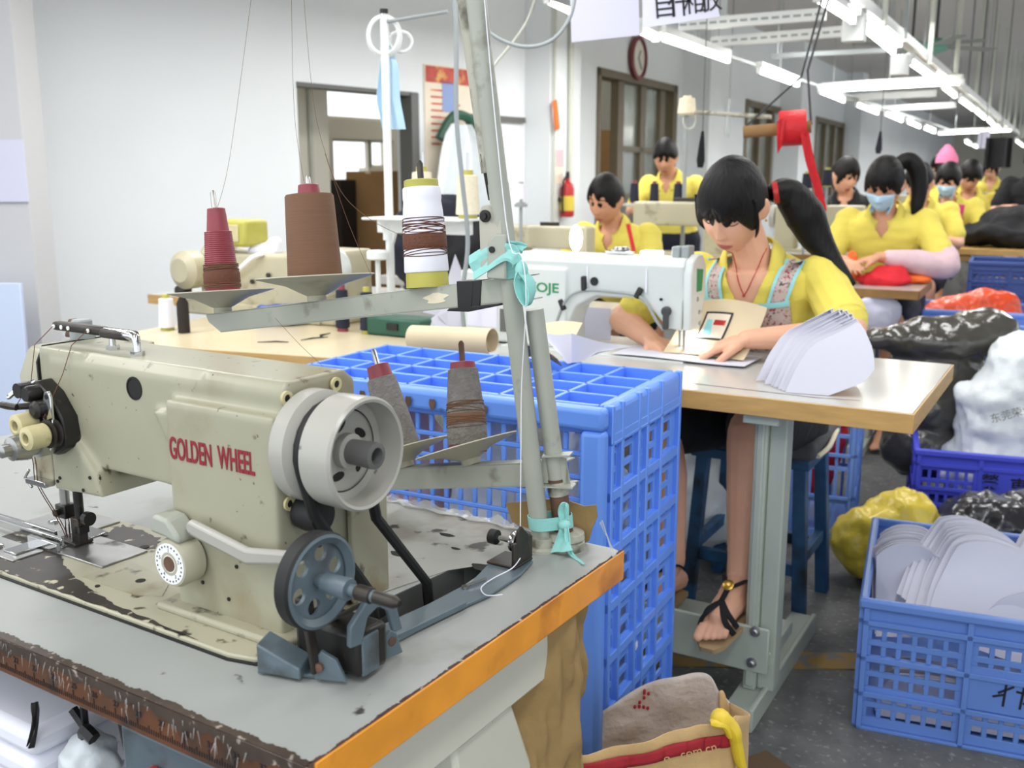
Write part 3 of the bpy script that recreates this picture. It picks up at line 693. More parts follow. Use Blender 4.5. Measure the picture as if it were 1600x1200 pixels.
obj('grime_patch', MB().prism(blob_poly([(-.60, .225), (-.52, .23), (-.50, .25), (-.54, .275), (-.62, .28)], 8, .004), (0, 0, BZ + .0002), (1, 0, 0), (0, 1, 0), (0, 0, .0003)), 'bed_grime', bd, flat=True)
obj('slide_plate', MB().box(-.625, -.503, .165, .232, BZ, BZ + .0028), 'steel', bd, bevel=.0008)
obj('slide_plate', MB().box(-.74, -.63, .205, .285, BZ, BZ + .0028), 'steel', bd, bevel=.0008)
obj('needle_plate', MB().box(-.66, -.60, .175, .245, BZ + .0028, BZ + .005), 'chrome', bd, bevel=.0008)
obj('cover_plate', MB().prism([(-.50, .135), (-.40, .135), (-.372, .15), (-.40, .185), (-.50, .20)], (0, 0, BZ), (1, 0, 0), (0, 1, 0), (0, 0, .001)), 'cream_oily', bd)
gd = obj('edge_guide', MB().box(-.72, -.615, .118, .16, BZ, BZ + .0025), 'steel', bd, bevel=.0008)
obj('guide_arm', MB().box(-.655, -.592, .163, .169, BZ + .003, BZ + .014).box(-.655, -.628, .13, .166, BZ + .0025, BZ + .005).box(-.76, -.60, .176, .181, BZ + .005, BZ + .016).box(-.80, -.64, .192, .197, BZ + .005, BZ + .013), 'chrome', gd, bevel=.0008)
for x, y in ((-.675, .135), (-.70, .23)): obj('screw', MB().lathe([(.0075, 0), (.0075, .003), (.004, .0045)], (x, y, BZ + .0026)), 'chrome', gd)
for x, y, r_ in ((-.43, .165, .006), (-.46, .128, .003), (-.52, .24, .006)): obj('bolt_hole', MB().lathe([(r_, 0), (r_, .0011)], (x, y, BZ + .0002)), 'dark_hole', bd)
# needle bar, presser bar and foot
nb = obj('needle_bar', MB().tube([(-.622, .2, .875), (-.622, .2, .81)], .0062, 14), 'steel', mc)
obj('needle_clamp', MB().box(-.632, -.611, .191, .209, .806, .824).tube([(-.622, .19, .815), (-.622, .183, .815)], .005, 12), 'oily_black', nb, bevel=.0015)
for dx in (-.004, .004): obj('needle', MB().tube([(-.622 + dx, .2, .808), (-.622 + dx, .2, .780), (-.622 + dx, .2, BZ + .004)], [.0012, .0011, .0004], 8), 'chrome', nb)
pb = obj('presser_bar', MB().tube([(-.593, .2, .875), (-.593, .2, .80)], .006, 14).box(-.601, -.585, .193, .207, .79, .80), 'oily_black', mc)
obj('presser_foot', MB().box(-.604, -.588, .193, .207, BZ + .004, .81).box(-.63, -.588, .186, .214, BZ + .003, BZ + .008), 'dark_steel', pb, bevel=.0015)
obj('clamp_screw', MB().lathe([(.004, 0), (.004, .008), (.009, .008), (.009, .016)], (-.587, .2, .812), (1, 0, 0)), 'oily_black', pb)
obj('bushing', MB().lathe([(.012, .862), (.012, .872)], (-.622, .2, 0)).lathe([(.011, .862), (.011, .872)], (-.593, .2, 0)), 'cream_oily', mc)
# tension block on the head
tn = obj('tension_block', MB().prism([(-.578, .945), (-.575, .998), (-.56, 1.006), (-.536, .992), (-.514, .965), (-.509, .93), (-.53, .918), (-.562, .918)], (0, .136, 0), (1, 0, 0), (0, 0, 1), (0, .024, 0)), 'oily_black', mc, bevel=.003)
for (x, z, y) in ((-.556, .957, .105), (-.520, .949, .095)):
    kn = obj('tension_knob', MB().lathe([(.006, .02), (.006, -.001), (.008, -.002), (.0135, 0), (.014, .004), (.014, .022), (.0125, .024)], (x, y, z), (0, 1, 0), 24), 'knob_cream', tn)
    obj('tension_disc', MB().lathe([(.005, .024), (.017, .026), (.017, .028), (.010, .031), (.017, .034), (.017, .036), (.006, .04)], (x, y, z), (0, 1, 0), 24), 'dark_steel', tn)
cn = obj('bobbin_tension', MB().lathe([(.004, -.012), (.008, -.010), (.008, 0), (.014, .002), (.016, .014), (.017, .02), (.013, .022), (.013, .030), (.017, .032), (.017, .05)], (-.545, .088, .934), (0, 1, 0), 24), 'steel', tn)
gp = MB(); gp.prism([(-.528, .997), (-.520, .999), (-.516, .992), (-.516, .962), (-.531, .961), (-.536, .967)], (0, .126, 0), (1, 0, 0), (0, 0, 1), (0, .004, 0))
gpo = obj('thread_guide_plate', gp, 'chrome', tn, bevel=.001)
for x, z in ((-.523, .992), (-.529, .967)): obj('hole', MB().lathe([(.003, 0), (.003, .0006)], (x, .1255, z), (0, 1, 0), 12), 'dark_hole', gpo)
obj('check_spring', MB().tube(catmull([(-.517, .127, .965), (-.515, .124, .945), (-.517, .122, .93)]), .0013, 8), 'chrome', tn)
obj('upper_knob', MB().lathe([(.008, 0), (.010, .004), (.010, .016)], (-.555, .119, .992), (0, 1, 0)).lathe([(.006, 0), (.011, .004), (.011, .016)], (-.54, .117, .975), (0, 1, 0)).lathe([(.009, 0), (.009, .016)], (-.57, .119, .995), (0, 1, 0)), 'oily_black', tn)
obj('thread_hook', MB().tube(catmull([(-.566, .14, .974), (-.59, .125, .972), (-.598, .118, .974), (-.59, .112, .977), (-.572, .118, .975)]), .004, 8), 'dark_steel', tn)
obj('take_up_lever', MB().tube(catmull([(-.582, .15, 1.0), (-.590, .135, .993), (-.597, .122, .982)]), [.003] * 12 + [.0015], 8), 'chrome', mc)
lw = obj('thread_retainer', MB().box(-.60, -.56, .136, .150, .872, .879).tube([(-.593, .138, .89), (-.603, .138, .878), (-.590, .138, .868)], .002, 8), 'chrome', mc, bevel=.001)
hp = MB(); hp.prism([(-.598, .872), (-.598, .915), (-.562, .915), (-.562, .872)], (0, .150, 0), (1, 0, 0), (0, 0, 1), (0, .012, 0)); obj('worn_recess', hp, 'cream_oily', mc, bevel=.002)
# holes, screws
def scr(a, p, ax, r_=.0085, m='steel', depth=.003):
    o = obj('screw', MB().lathe([(r_, 0), (r_, depth), (r_ * .55, depth), (r_ * .5, depth * .3)], p, ax, 20), m, a); obj('socket', MB().lathe([(r_ * .5, 0), (r_ * .5, depth * .8)], p, ax, 6), 'dark_hole', o); return o
obj('arm_hole', MB().lathe([(.0135, 0), (.0135, .001), (.0115, .0012), (.0115, .0004)], (-.404, .1582, 1.010), (0, -1, 0), 28), 'dark_hole', mc)
obj('arm_hole', MB().lathe([(.005, 0), (.005, .0012)], (-.556, .160, 1.017), (0, -1, 0), 16), 'cream_oily', mc)
for x, z in ((-.545, .885), (-.55, .88), (-.50, .877), (-.485, .895), (-.25, .80), (-.29, .81), (-.235, .84)): obj('speck_hole', MB().lathe([(.0022, 0), (.0022, .001)], (x, .1475 if x < -.4 else .1415, z), (0, -1, 0), 10), 'dark_hole', mc)
obj('rear_plate', MB().box(-.168, -.160, .24, .30, .775, .93), 'cream_oily', mc, bevel=.002)
for y, z in ((.160, 1.026), (.232, 1.028), (.157, .917)): scr(mc, (-.1705, y, z), (1, 0, 0), .0075, 'knob_cream')
for y, z in ((.262, .893),): scr(mc, (-.160, y, z), (1, 0, 0), .0085, 'rust')
for y, z in ((.158, .845), (.2, .86)): obj('bolt_hole', MB().lathe([(.0042, 0), (.0042, .001)], (-.171, y, z), (1, 0, 0), 12), 'rust', mc)
# hand wheel with belt groove
wy, wz, wr = .186, .974, .0570
hw = obj('hand_wheel', MB().lathe([(.030, .004), (.053, .004), (wr + .001, .010), (wr + .001, .028), (wr - .004, .031), (.044, .036), (.044, .042), (wr - .006, .046), (wr, .049), (wr + .0005, .085), (wr - .002, .088), (wr - .005, .087), (wr - .006, .060), (.042, .0585), (.0415, .057), (.018, .057), (.018, .066), (.012, .067)], (-.175, wy, wz), (1, 0, 0), 64), 'wheel_grey', mc, angle=.5)
obj('belt_groove', MB().lathe([(.0445, .0365), (.0445, .0415)], (-.175, wy, wz), (1, 0, 0), 48), 'rubber', hw)
obj('groove_ring', MB().lathe([(.0415, .0583), (.0425, .0588), (.0422, .0592), (.041, .0588)], (-.175, wy, wz), (1, 0, 0), 48, closed=True), 'dark_steel', hw)
obj('hub_sleeve', MB().lathe([(.0125, .060), (.0135, .090), (.0135, .098), (.0085, .099), (.0085, .080)], (-.175, wy, wz), (1, 0, 0), 32), 'grey_frame', hw, label='dark grey plastic hub sleeve')
for k in range(5):
    a = pi / 2 + .2 + k * 2 * pi / 5
    pts = [(math.cos(t) * .0045, math.sin(t) * .009) for t in [2 * pi * j / 16 for j in range(16)]]
    rad = V((0, math.cos(a), math.sin(a))); tan = V((0, -math.sin(a + .5), math.cos(a + .5))); rd2 = V((1, 0, 0)).cross(tan)
    obj('wheel_slot', MB().prism(pts, V((-.175 + .0572, wy, wz)) + rad * .027, rd2, tan, (.0004, 0, 0)), 'dark_hole', hw, flat=True)
# stitch dial, reverse lever
dl_ = obj('stitch_dial', MB().lathe([(.024, .028), (.027, .026), (.0275, .006), (.025, 0), (.010, -.001), (.0095, .003)], (-.305, .112, .838), (0, 1, 0), 40), 'plate_cream', mc)
obj('dial_face', MB().lathe([(.0228, -.0008), (.0228, .002)], (-.305, .112, .838), (0, 1, 0), 40), 'white_plastic', dl_)
obj('dial_hole', MB().lathe([(.0085, -.0016), (.0085, .001)], (-.305, .112, .838), (0, 1, 0), 24), 'rust', dl_)
for k in range(24):
    a = 2 * pi * k / 24; rr = .0195
    obj('dial_mark', MB().box(-.0006, .0006, -.0014, -.0006, -.0008, .0008), 'ink', dl_, flat=True).location = (-.305 + math.cos(a) * rr, .112, .838 + math.sin(a) * rr)
for k, n in enumerate('12345'):
    a = pi / 2 - k * 2 * pi / 5; o = obj('dial_number', text_mesh(n, .006, .0002, align='CENTER'), 'ink', dl_, flat=True, fix=False); o.location = (-.305 + math.cos(a) * .0155, .1112, .836 + math.sin(a) * .0155); o.rotation_euler = (pi / 2, 0, 0)
obj('dial_cap', MB().prism([(-.336, .868), (-.33, .889), (-.307, .887), (-.292, .872), (-.289, .862), (-.312, .866)], (0, .112, 0), (1, 0, 0), (0, 0, 1), (0, .028, 0)), 'stand_grey', mc, bevel=.004)
lv = MB(); lv.prism([(-.292, .878), (-.285, .888), (-.20, .873), (-.12, .885), (-.118, .872), (-.20, .855), (-.285, .870)], (0, .122, 0), (1, 0, 0), (0, 0, 1), (0, .010, 0)); obj('reverse_lever', lv, 'wheel_grey', mc, bevel=.004)
# belt
bl = [(-.1355, .142, .955), (-.1345, .163, .905), (-.136, .225, .80), (-.135, .32, .60)]
b2 = [(-.1355, .234, .965), (-.134, .262, .90), (-.133, .34, .775), (-.134, .352, .60)]
def belt_loop():
    c = []
    for k in range(13): a = pi + .35 - (pi + .5) * k / 12; c.append((-.1358, wy + .046 * math.cos(a), wz + .046 * math.sin(a)))
    dn = [(-.1358, .252, .88), (-.135, .338, .775), (-.137, .372, .50)]
    up = [(-.137, .304, .49), (-.136, .237, .80), (-.1358, .158, .91)]
    return up + c + dn
obj('drive_belt', MB().tube(belt_loop(), .0062, 8), 'rubber', mc)
obj('belt_roller', MB().lathe([(.017, -.012), (.0185, 0), (.017, .018)], (-.155, .172, .905), (1, 0, 0), 24), 'rubber', mc)
# top: oil cap, thread guide bar
obj('oil_cap', MB().lathe([(.0155, 0), (.0155, .012), (.0125, .013), (.0125, .022), (.011, .024)], (-.60, .232, 1.041)), 'pipe_grey', mc)
obj('sponge', MB().prism([(-.022, 0), (-.01, .026), (.004, .022), (.012, .002)], (-.632, .24, 1.036), (1, 0, 0), (0, 0, 1), (0, .014, 0)), 'rust', mc, bevel=.003)
tg = MB(); tg.tube([(-.43, .185, 1.041), (-.43, .185, 1.055), (-.434, .187, 1.061), (-.442, .189, 1.062), (-.50, .193, 1.062)], [.0042, .0042, .005, .006, .006], 12); tg.tube([(-.49, .196, 1.041), (-.49, .196, 1.06)], .004, 12)
tgo = obj('top_thread_guide', tg, 'chrome', mc)
obj('guide_bar', MB().box(-.595, -.495, .186, .200, 1.057, 1.068).box(-.50, -.445, .184, .202, 1.0555, 1.067), 'dark_steel', tgo, bevel=.004)
for x in (-.588, -.573, -.559, -.52): obj('guide_eye', MB().lathe([(.0026, 0), (.0026, .001)], (x, .1855, 1.0625), (0, -1, 0), 12), 'white_plastic', tgo)
for x, y in ((-.43, .185), (-.49, .196)): obj('nut', MB().lathe([(.008, 0), (.008, .005)], (x, y, 1.041), n=6), 'chrome', tgo)
# lettering on the pillar
for i, (txt, x0, x1) in enumerate((('GOLDEN', -.3300, -.2640), ('WHEEL', -.2535, -.1995))):
    me = text_mesh(txt, .034, .0003, bold=.0006); xs = [v.co.x for v in me.vertices]; k = (x1 - x0) / (max(xs) - min(xs)); me.transform(Matrix.Diagonal((k, 1, 1, 1)))
    o = obj('lettering', me, 'red_print', mc, flat=True, fix=False); o.location = (x0, .1413, .945 + i * .0007); o.rotation_euler = (pi / 2, 0, 0)
# thread running over the head
th = MB(); th.tube([(-.588, .184, 1.0625), (-.578, .152, 1.045), (-.582, .145, 1.0), (-.59, .13, .975)], .0005, 5); th.tube([(-.52, .184, 1.0625), (-.5215, .163, 1.0475), (-.524, .150, 1.015), (-.529, .124, .967)], .0005, 5)
for dx in (0, .006): th.tube(catmull([(-.585 + dx, .135, .93), (-.586 + dx, .14, .90), (-.60 + dx, .15, .868), (-.615 + dx, .18, .815), (-.626 + dx, .195, .79), (-.626 + dx, .199, .776)]), .0006, 5)
obj('needle_thread', th, 'thread_brown_dark', mc)

# ------------------------------------------------------------------ bobbin winder on the table
bwd = thing('bobbin_winder', 'blue-grey bobbin winder with spoked wheel bolted beside the machine', 'bobbin winder', F1.w(0, 0, TZ), F1.yaw)
pts_l = [(-.150, .085), (-.135, .135), (-.118, .20), (-.104, .30), (-.100, .38), (-.112, .43), (-.112, .475)]; pts_r = [(-.088, .112), (-.085, .15), (-.078, .20), (-.070, .30), (-.060, .36), (-.062, .43), (-.072, .475)]
obj('base_plate', MB().prism(pts_r + pts_l[::-1], (0, 0, .0012), (1, 0, 0), (0, 1, 0), (0, 0, .004)), 'blue_grey', bwd, bevel=.001)
obj('rib', MB().bar((-.083, .18, .006), (-.066, .32, .006), .003, .007), 'blue_grey', bwd, bevel=.001)
obj('end_ramp', MB().prism([(0, 0), (.05, .0), (.05, .012), (.0, .030)], (-.150, .085, .003), (.95, .2, 0), (0, 0, 1), (-.012, .03, 0)), 'blue_grey', bwd, bevel=.002)
wc = V((-.085, .104, .107)); wrd = .046
wh = MB(); wh.lathe([(wrd - .008, -.004), (wrd - .006, -.009), (wrd, -.008), (wrd + .001, .006), (wrd - .002, .009), (wrd - .006, .008), (wrd - .008, .003)], wc, (1, 0, 0), 48, closed=True)
wheel = obj('wheel', wh, 'rubber', bwd, label='black rubber tyre of the winder wheel')
def disc_with_holes():
    bm = bmesh.new(); n = 40; A = None
    for x in (-.002, .002):
        loops = [[(math.cos(2 * pi * k / n) * (wrd - .007), math.sin(2 * pi * k / n) * (wrd - .007)) for k in range(n)]]
        for h in range(6):
            a = 2 * pi * h / 6 + .3; loops.append([(math.cos(a) * .0255 + math.cos(2 * pi * k / 16) * .0082, math.sin(a) * .0255 + math.sin(2 * pi * k / 16) * .0082) for k in range(16)])
        vs = [[bm.verts.new((x, p, q)) for p, q in l] for l in loops]; es = [bm.edges.new((l[i], l[(i + 1) % len(l)])) for l in vs for i in range(len(l))]
        bmesh.ops.triangle_fill(bm, use_beauty=True, use_dissolve=False, edges=es)
        if A:
            for p, q in zip(A, vs):
                for i in range(len(p)): bm.faces.new((p[i], p[(i + 1) % len(p)], q[(i + 1) % len(q)], q[i]))
        A = vs
    me = bpy.data.meshes.new('disc'); bm.to_mesh(me); bm.free(); me.transform(Matrix.Translation(wc)); return me
obj('spoked_disc', disc_with_holes(), 'blue_grey', wheel, angle=.5)
obj('rim_ring', MB().lathe([(wrd - .009, .002), (wrd - .003, .0085), (wrd - .001, .0088), (wrd - .004, .010), (wrd - .010, .005)], wc, (1, 0, 0), 48, closed=True), 'blue_grey', wheel)
obj('axle_sleeve', MB().lathe([(.0045, .0), (.0065, .004), (.0065, .012), (.0095, .012), (.0105, .040), (.010, .042)], wc, (1, 0, 0), 24).tube([wc + V((.04, 0, 0)), wc + V((.09, 0, 0))], .0058, 14), 'blue_grey', bwd)
obj('bobbin_spindle', MB().lathe([(.006, .05), (.0075, .052), (.0075, .068), (.004, .07), (.006, .072), (.006, .094), (.003, .1)], wc, (1, 0, 0), 20), 'dark_steel', bwd)
sb = MB(); sb.prism([(.62 * a, .70 * b) for a, b in [(-.014, .0), (-.012, .030), (.022, .062), (.055, .058), (.075, .036), (.085, 0), (.068, 0), (.058, .034), (.04, .046), (.02, .036), (.008, 0)]], (wc.x + .030, .120, .044), (.25, .97, 0), (0, 0, 1), (.007, -.002, 0)); sb.box(wc.x + .030, wc.x + .036, .126, .150, .008, .048); obj('swing_arm', sb, 'blue_grey', bwd, bevel=.0015)
obj('pivot_lug', MB().prism([(0, 0), (.030, 0), (.022, .024), (.015, .029), (.008, .024)], (-.066, .165, .004), (.2, .98, 0), (0, 0, 1), (.005, -.001, 0)), 'blue_grey', bwd, bevel=.001)
obj('pivot_lug', MB().prism([(0, 0), (.034, 0), (.024, .022), (.008, .030), (0, .018)], (-.094, .108, .004), (.9, .35, 0), (0, 0, 1), (.002, -.005, 0)), 'blue_grey', bwd, bevel=.001)
for p, ax in (((-.060, .180, .021), (1, -.2, 0)), ((-.086, .104, .018), (.3, -.9, 0))): obj('rivet', MB().lathe([(.005, -.002), (.005, .003), (.003, .004)], p, ax, 14), 'rust', bwd)
obj('trip_lever', MB().bar((-.088, .103, .012), (-.093, .098, .072), .012, .0045, up=(1, 0, 0)).bar((-.093, .098, .06), (-.094, .096, .092), .016, .010, up=(1, 0, 0)), 'dark_steel', bwd, bevel=.002)
obj('frame_block', MB().box(-.135, -.050, .122, .165, .006, .052), 'oily_black', bwd, bevel=.006)
obj('spring', MB().tube([V((-.08 + .004 * math.cos(k * .8), .14 + k * .0007, .045 + .004 * math.sin(k * .8))) for k in range(40)], .0009, 5), 'dark_steel', bwd)
obj('link', MB().bar((-.10, .135, .05), (-.06, .15, .075), .008, .003), 'dark_steel', bwd)
tp_ = MB(); tp_.box(-.116, -.074, .435, .478, .005, .0085); tp_.box(-.079, -.0745, .435, .478, .0085, .038); tp_.prism([(0, 0), (.035, 0), (.028, .03), (.012, .045), (.004, .04)], (-.078, .44, .012), (0, 1, 0), (0, 0, 1), (.004, 0, 0))
tpo = obj('tension_bracket', tp_, 'dark_steel', bwd, bevel=.0012)
obj('tension_post', MB().lathe([(.0035, -.03), (.0035, .0), (.013, .002), (.0135, .004), (.009, .006), (.0135, .008), (.013, .010), (.007, .012)], (-.092, .457, .033), (1, 0, 0), 24), 'chrome', tpo)
obj('thumb_nut', MB().lathe([(.006, -.034), (.0095, -.032), (.0095, -.022), (.006, -.02)], (-.092, .457, .033), (1, 0, 0), 16), 'rubber', tpo)
obj('hook', MB().tube([(-.094, .36, .007), (-.09, .37, .008), (-.086, .39, .0075)], .0014, 6).lathe([(.0045, 0), (.0045, .003)], (-.094, .358, .005)), 'chrome', bwd)
# ------------------------------------------------------------------ thread stand on the near table
ts = thing('thread_stand', 'two-armed thread stand with leaning pale poles clamped to the near table', 'thread stand', F1.w(0, 0, 0), F1.yaw)
PB = V((-.0875, .524, TZ)); PT = V((-.176, .467, 1.64))
def on_pole(z): return PB + (PT - PB) * ((z - TZ) / (PT.z - TZ))
obj('front_pole', MB().tube([PB, on_pole(1.30), PT], .0122, 20), 'stand_grey', ts)
obj('pole_sleeve', MB().tube([on_pole(1.12), on_pole(1.235)], .0128, 20), 'stand_grey', ts)
obj('pole_foot', MB().lathe([(.019, 0), (.019, .004), (.014, .006), (.014, .018)], PB), 'stand_dirty', ts)
Q0, Q1 = V((-.066, .548, TZ)), V((-.104, .528, 1.08))
def on_q(z): return Q0 + (Q1 - Q0) * ((z - TZ) / (Q1.z - TZ))
obj('rear_pole', MB().tube([on_q(.85), Q1], .0118, 20), 'stand_grey', ts)
obj('rusty_stub', MB().tube([Q0, on_q(.86)], .0125, 20), 'rust', ts)
obj('stub_collar', MB().tube([on_q(.838), on_q(.856)], .0135, 20), 'stand_dirty', ts)
obj('stub_base', MB().lathe([(.025, 0), (.025, .010), (.022, .012), (.025, .014), (.024, .022), (.015, .024)], Q0), 'stand_dirty', ts)
D0, D1 = V((-.1435, .505, 1.195)), V((-.196, .472, 1.64))
obj('upper_pole', MB().tube([D0 + (D1 - D0) * .12, D1], .0125, 20), 'stand_dirty', ts, label='dirt-streaked upper pole of the stand')
obj('pole_insert', MB().bar(D0 + V((-.006, -.008, .02)), D0 + V((-.014, -.014, .075)), .007, .004), 'oily_black', ts)
ck_ = MB(); ck_.prism([(-.030, 0), (-.002, 0), (.002, .03), (-.004, .085), (-.030, .08), (-.034, .072)], (-.125, .484, 1.128), (1, 0, 0), (.02, 0, 1), (0, .004, 0))
ckp = obj('clamp_plate', ck_, 'stand_dirty', ts, bevel=.001)
for dx, dz in ((-.022, .068), (-.010, .028)): obj('clamp_bolt', MB().lathe([(.0075, 0), (.0075, .003), (.004, .0035), (.004, .006)], (-.125 + dx, .484, 1.128 + dz), (0, -1, 0), 16), 'oily_black', ckp)
obj('clamp_ear', MB().prism([(-.016, -.005), (.012, -.005), (.012, .05), (-.004, .05), (-.014, .04)], (-.128, .480, 1.125), (1, 0, 0), (0, 0, 1), (0, .004, 0)), 'stand_grey', ckp, bevel=.002)

def arm(Rp, Lp, hgt, parent, label):
    """folded channel bar from Rp to Lp (middle of its front face); returns origin, unit vectors along and up"""
    Rp = V(Rp); Lp = V(Lp); u = (Lp - Rp).normalized(); f = V((0, -1, 0)); n = u.cross(f).normalized()
    if n.z < 0: n = -n
    L = (Lp - Rp).length; m = MB()
    o = lambda a, c, b: Rp + u * a + n * c + V((0, b, 0))
    m.prism([(0, -hgt / 2), (L - .02, -hgt / 2), (L + .004, hgt * .1), (L + .008, hgt / 2), (0, hgt / 2)], Rp, u, n, (0, .0016, 0))
    for c in (-hgt / 2, hgt / 2): m.prism([(0, 0), (L - (.02 if c < 0 else -.004), 0), (L - (.02 if c < 0 else -.004), .022), (0, .022)], Rp + n * (c - .0008), u, V((0, 1, 0)), n * .0016)
    b = obj('arm', m, 'stand_grey', parent, label=label)
    return Rp, u, n, L, b
UA = arm((-.09, .499, 1.111), (-.685, .512, 1.019), .029, ts, 'upper cross arm of the stand')
LA = arm((-.062, .545, .868), (-.40, .56, .800), .031, ts, 'lower cross arm of the stand')
scr(UA[4], UA[0] + UA[1] * .034 + V((0, -.001, 0)), (0, -1, 0), .010, 'stand_grey', .002)
obj('arm_end_clip', MB().prism([(-.008, -.018), (.022, -.018), (.022, .018), (-.008, .018)], V((-.085, .532, .872)), (1, .3, 0), (0, 0, 1), (0, .004, 0)).bar((-.09, .53, .892), (-.055, .54, .896), .02, .002).bar((-.09, .53, .852), (-.05, .54, .854), .02, .002), 'stand_grey', LA[4])
obj('scraped_paint', MB().prism([(.15 + .018 * math.cos(t) * (1 + .3 * math.sin(5 * t)), .007 * math.sin(t)) for t in [2 * pi * k / 24 for k in range(24)]], UA[0] + V((0, -.0006, 0)), UA[1], UA[2], (0, .0006, 0)), 'thread_cream', UA[4])
tp_ = MB()
for a, w_, c in ((.093, .032, 0), (.10, .02, .002)): tp_.prism([(a - w_ / 2 + .004, -.0175 - c), (a + w_ / 2 + .006, -.016 - c), (a + w_ / 2 + .002, .0165 + c), (a - w_ / 2 - .004, .0165)], UA[0] + V((0, -.0015 - c * .3, 0)), UA[1], UA[2], (0, .026, 0))
tp_.prism([(.10, -.022), (.135, -.018), (.13, -.015), (.05, -.0155), (.05, -.018)], UA[0] + V((0, -.002, 0)), UA[1], UA[2], (0, .02, 0))
obj('black_tape', tp_, 'black_tape', UA[4], bevel=.001)
AXU = V((-.10, .054, .99)).normalized(); AXL = V((-.21, .20, .96)).normalized(); AXP = V((-.386, .086, .95)).normalized()
def plate(A, a, rad, ax, dish=.022, b=.011, seat=.0):
    """spool dish standing on the arm at distance a; returns its seat and axis"""
    o = A[0] + A[1] * a + A[2] * (.0145) + V((0, b, 0))
    m = MB(); m.lathe([(.014, 0), (.0135, .008), (.018, .010), (rad * .5, .010 + dish * .55), (rad - .002, .010 + dish), (rad, .011 + dish), (rad - .001, .0125 + dish), (rad * .5, .012 + dish * .55), (.01, .012)], o, ax, 48)
    p = obj('spool_dish', m, 'plate_cream', ts, angle=.7)
    return o + ax * (.013 + seat), ax
def spindle(o, ax, L, m='steel'): obj('spindle', MB().tube([o - ax * .01, o + ax * (L - .004), o + ax * L], [.0042, .0042, .002], 12), m, ts)
def cone(name, label, o, ax, core, wraps, rz=0, extra=None):
    """core: (r0, r1, h) tapered tube; wraps: [(name, material, [(r, h)...])] rising along the axis"""
    t = thing(name, label, 'thread cone', F1.w(*o))
    u, w, d = basis(ax); a3 = V((math.cos(F1.yaw) * ax.x - math.sin(F1.yaw) * ax.y, math.sin(F1.yaw) * ax.x + math.cos(F1.yaw) * ax.y, ax.z))
    t.rotation_mode = 'QUATERNION'; t.rotation_quaternion = a3.to_track_quat('Z', 'Y')
    r0, r1, h, m = core
    obj('cone_core', MB().lathe([(r0 - .003, 0), (r0, .0), (r1, h - .001), (r1 - .002, h), (.0055, h), (.0055, h - .006)], (0, 0, 0), n=40), m, t)
    for n_, m_, prof in wraps:
        rr = random.Random(len(prof)); obj(n_, MB().lathe([(prof[0][0] - .004, prof[0][1])] + prof + [(prof[-1][0] - .004, prof[-1][1])], (0, 0, 0), n=40), m_, t, angle=.9)
    return t
def strands(r0, r1, h0, h1, n, seed, rad=.0005):
    q = random.Random(seed); m = MB()
    for k in range(n):
        a0 = q.uniform(0, 6.28); hA = q.uniform(h0, h1); am = q.uniform(.001, .004); ph = q.uniform(0, 6.28); pts = []
        for j in range(25):
            a = a0 + 2 * pi * j / 24; h = min(max(hA + am * math.sin(a + ph) * 1.5, h0), h1); f = (h - h0) / max(h1 - h0, 1e-6); rr = r0 + (r1 - r0) * f
            pts.append((math.cos(a) * rr, math.sin(a) * rr, h))
        m.tube(pts, rad, 4)
    return m
# upper arm: ridged maroon cone, full brown cone, white and olive cone
o, ax = plate(UA, .582, .081, AXU, seat=.008); spindle(o, ax, .167)
rid = [];
for k in range(30): h = .012 + k * .0031; r = .0275 - .0095 * h / .13; rid += [(r, h), (r + .0009, h + .0008), (r + .0009, h + .0016), (r, h + .0024)]
c1 = cone('thread_cone', 'nearly empty ridged maroon cone with a band of brown thread, leftmost on the upper arm', o + V((.004, 0, 0)), ax, (.0275, .0135, .140, 'cone_maroon'), [('ridges', 'cone_maroon', rid), ('thread_band', 'thread_brown_dark', [(.0265, .024), (.028, .026), (.0278, .040), (.0255, .046)])], 'cones')
obj('loose_strands', strands(.0282, .0262, .018, .054, 26, 3), 'thread_brown', c1)
o, ax = plate(UA, .376, .085, AXU, dish=.024, seat=.013); spindle(o, ax, .152)
cone('thread_cone', 'full cone of brown thread on its dish in the middle of the upper arm', o, ax, (.030, .0145, .140, 'cone_maroon'), [('thread_winding', 'thread_brown', [(.0385, .002), (.0390, .006), (.0345, .123), (.0330, .1255), (.018, .126)])])
o = UA[0] + UA[1] * .170 + UA[2] * .0152 + V((0, .011, 0)); ax = AXU; spindle(o, ax, .165, 'dark_steel')
c3 = cone('thread_cone', 'olive cone wrapped in white with brown strands, standing right on the upper arm', o, ax, (.0285, .0225, .140, 'cone_olive'), [('white_wrap', 'thread_white', [(.0287, .020), (.0295, .022), (.0285, .045), (.0278, .075), (.0262, .085), (.0268, .092), (.0258, .104), (.0248, .112), (.0255, .116), (.0250, .128), (.0240, .130)]), ('thread_band', 'thread_brown_dark', [(.0287, .050), (.0292, .053), (.0288, .068), (.0280, .070)])])
obj('loose_strands', strands(.0296, .0275, .036, .090, 30, 8, .00055), 'thread_brown_dark', c3)
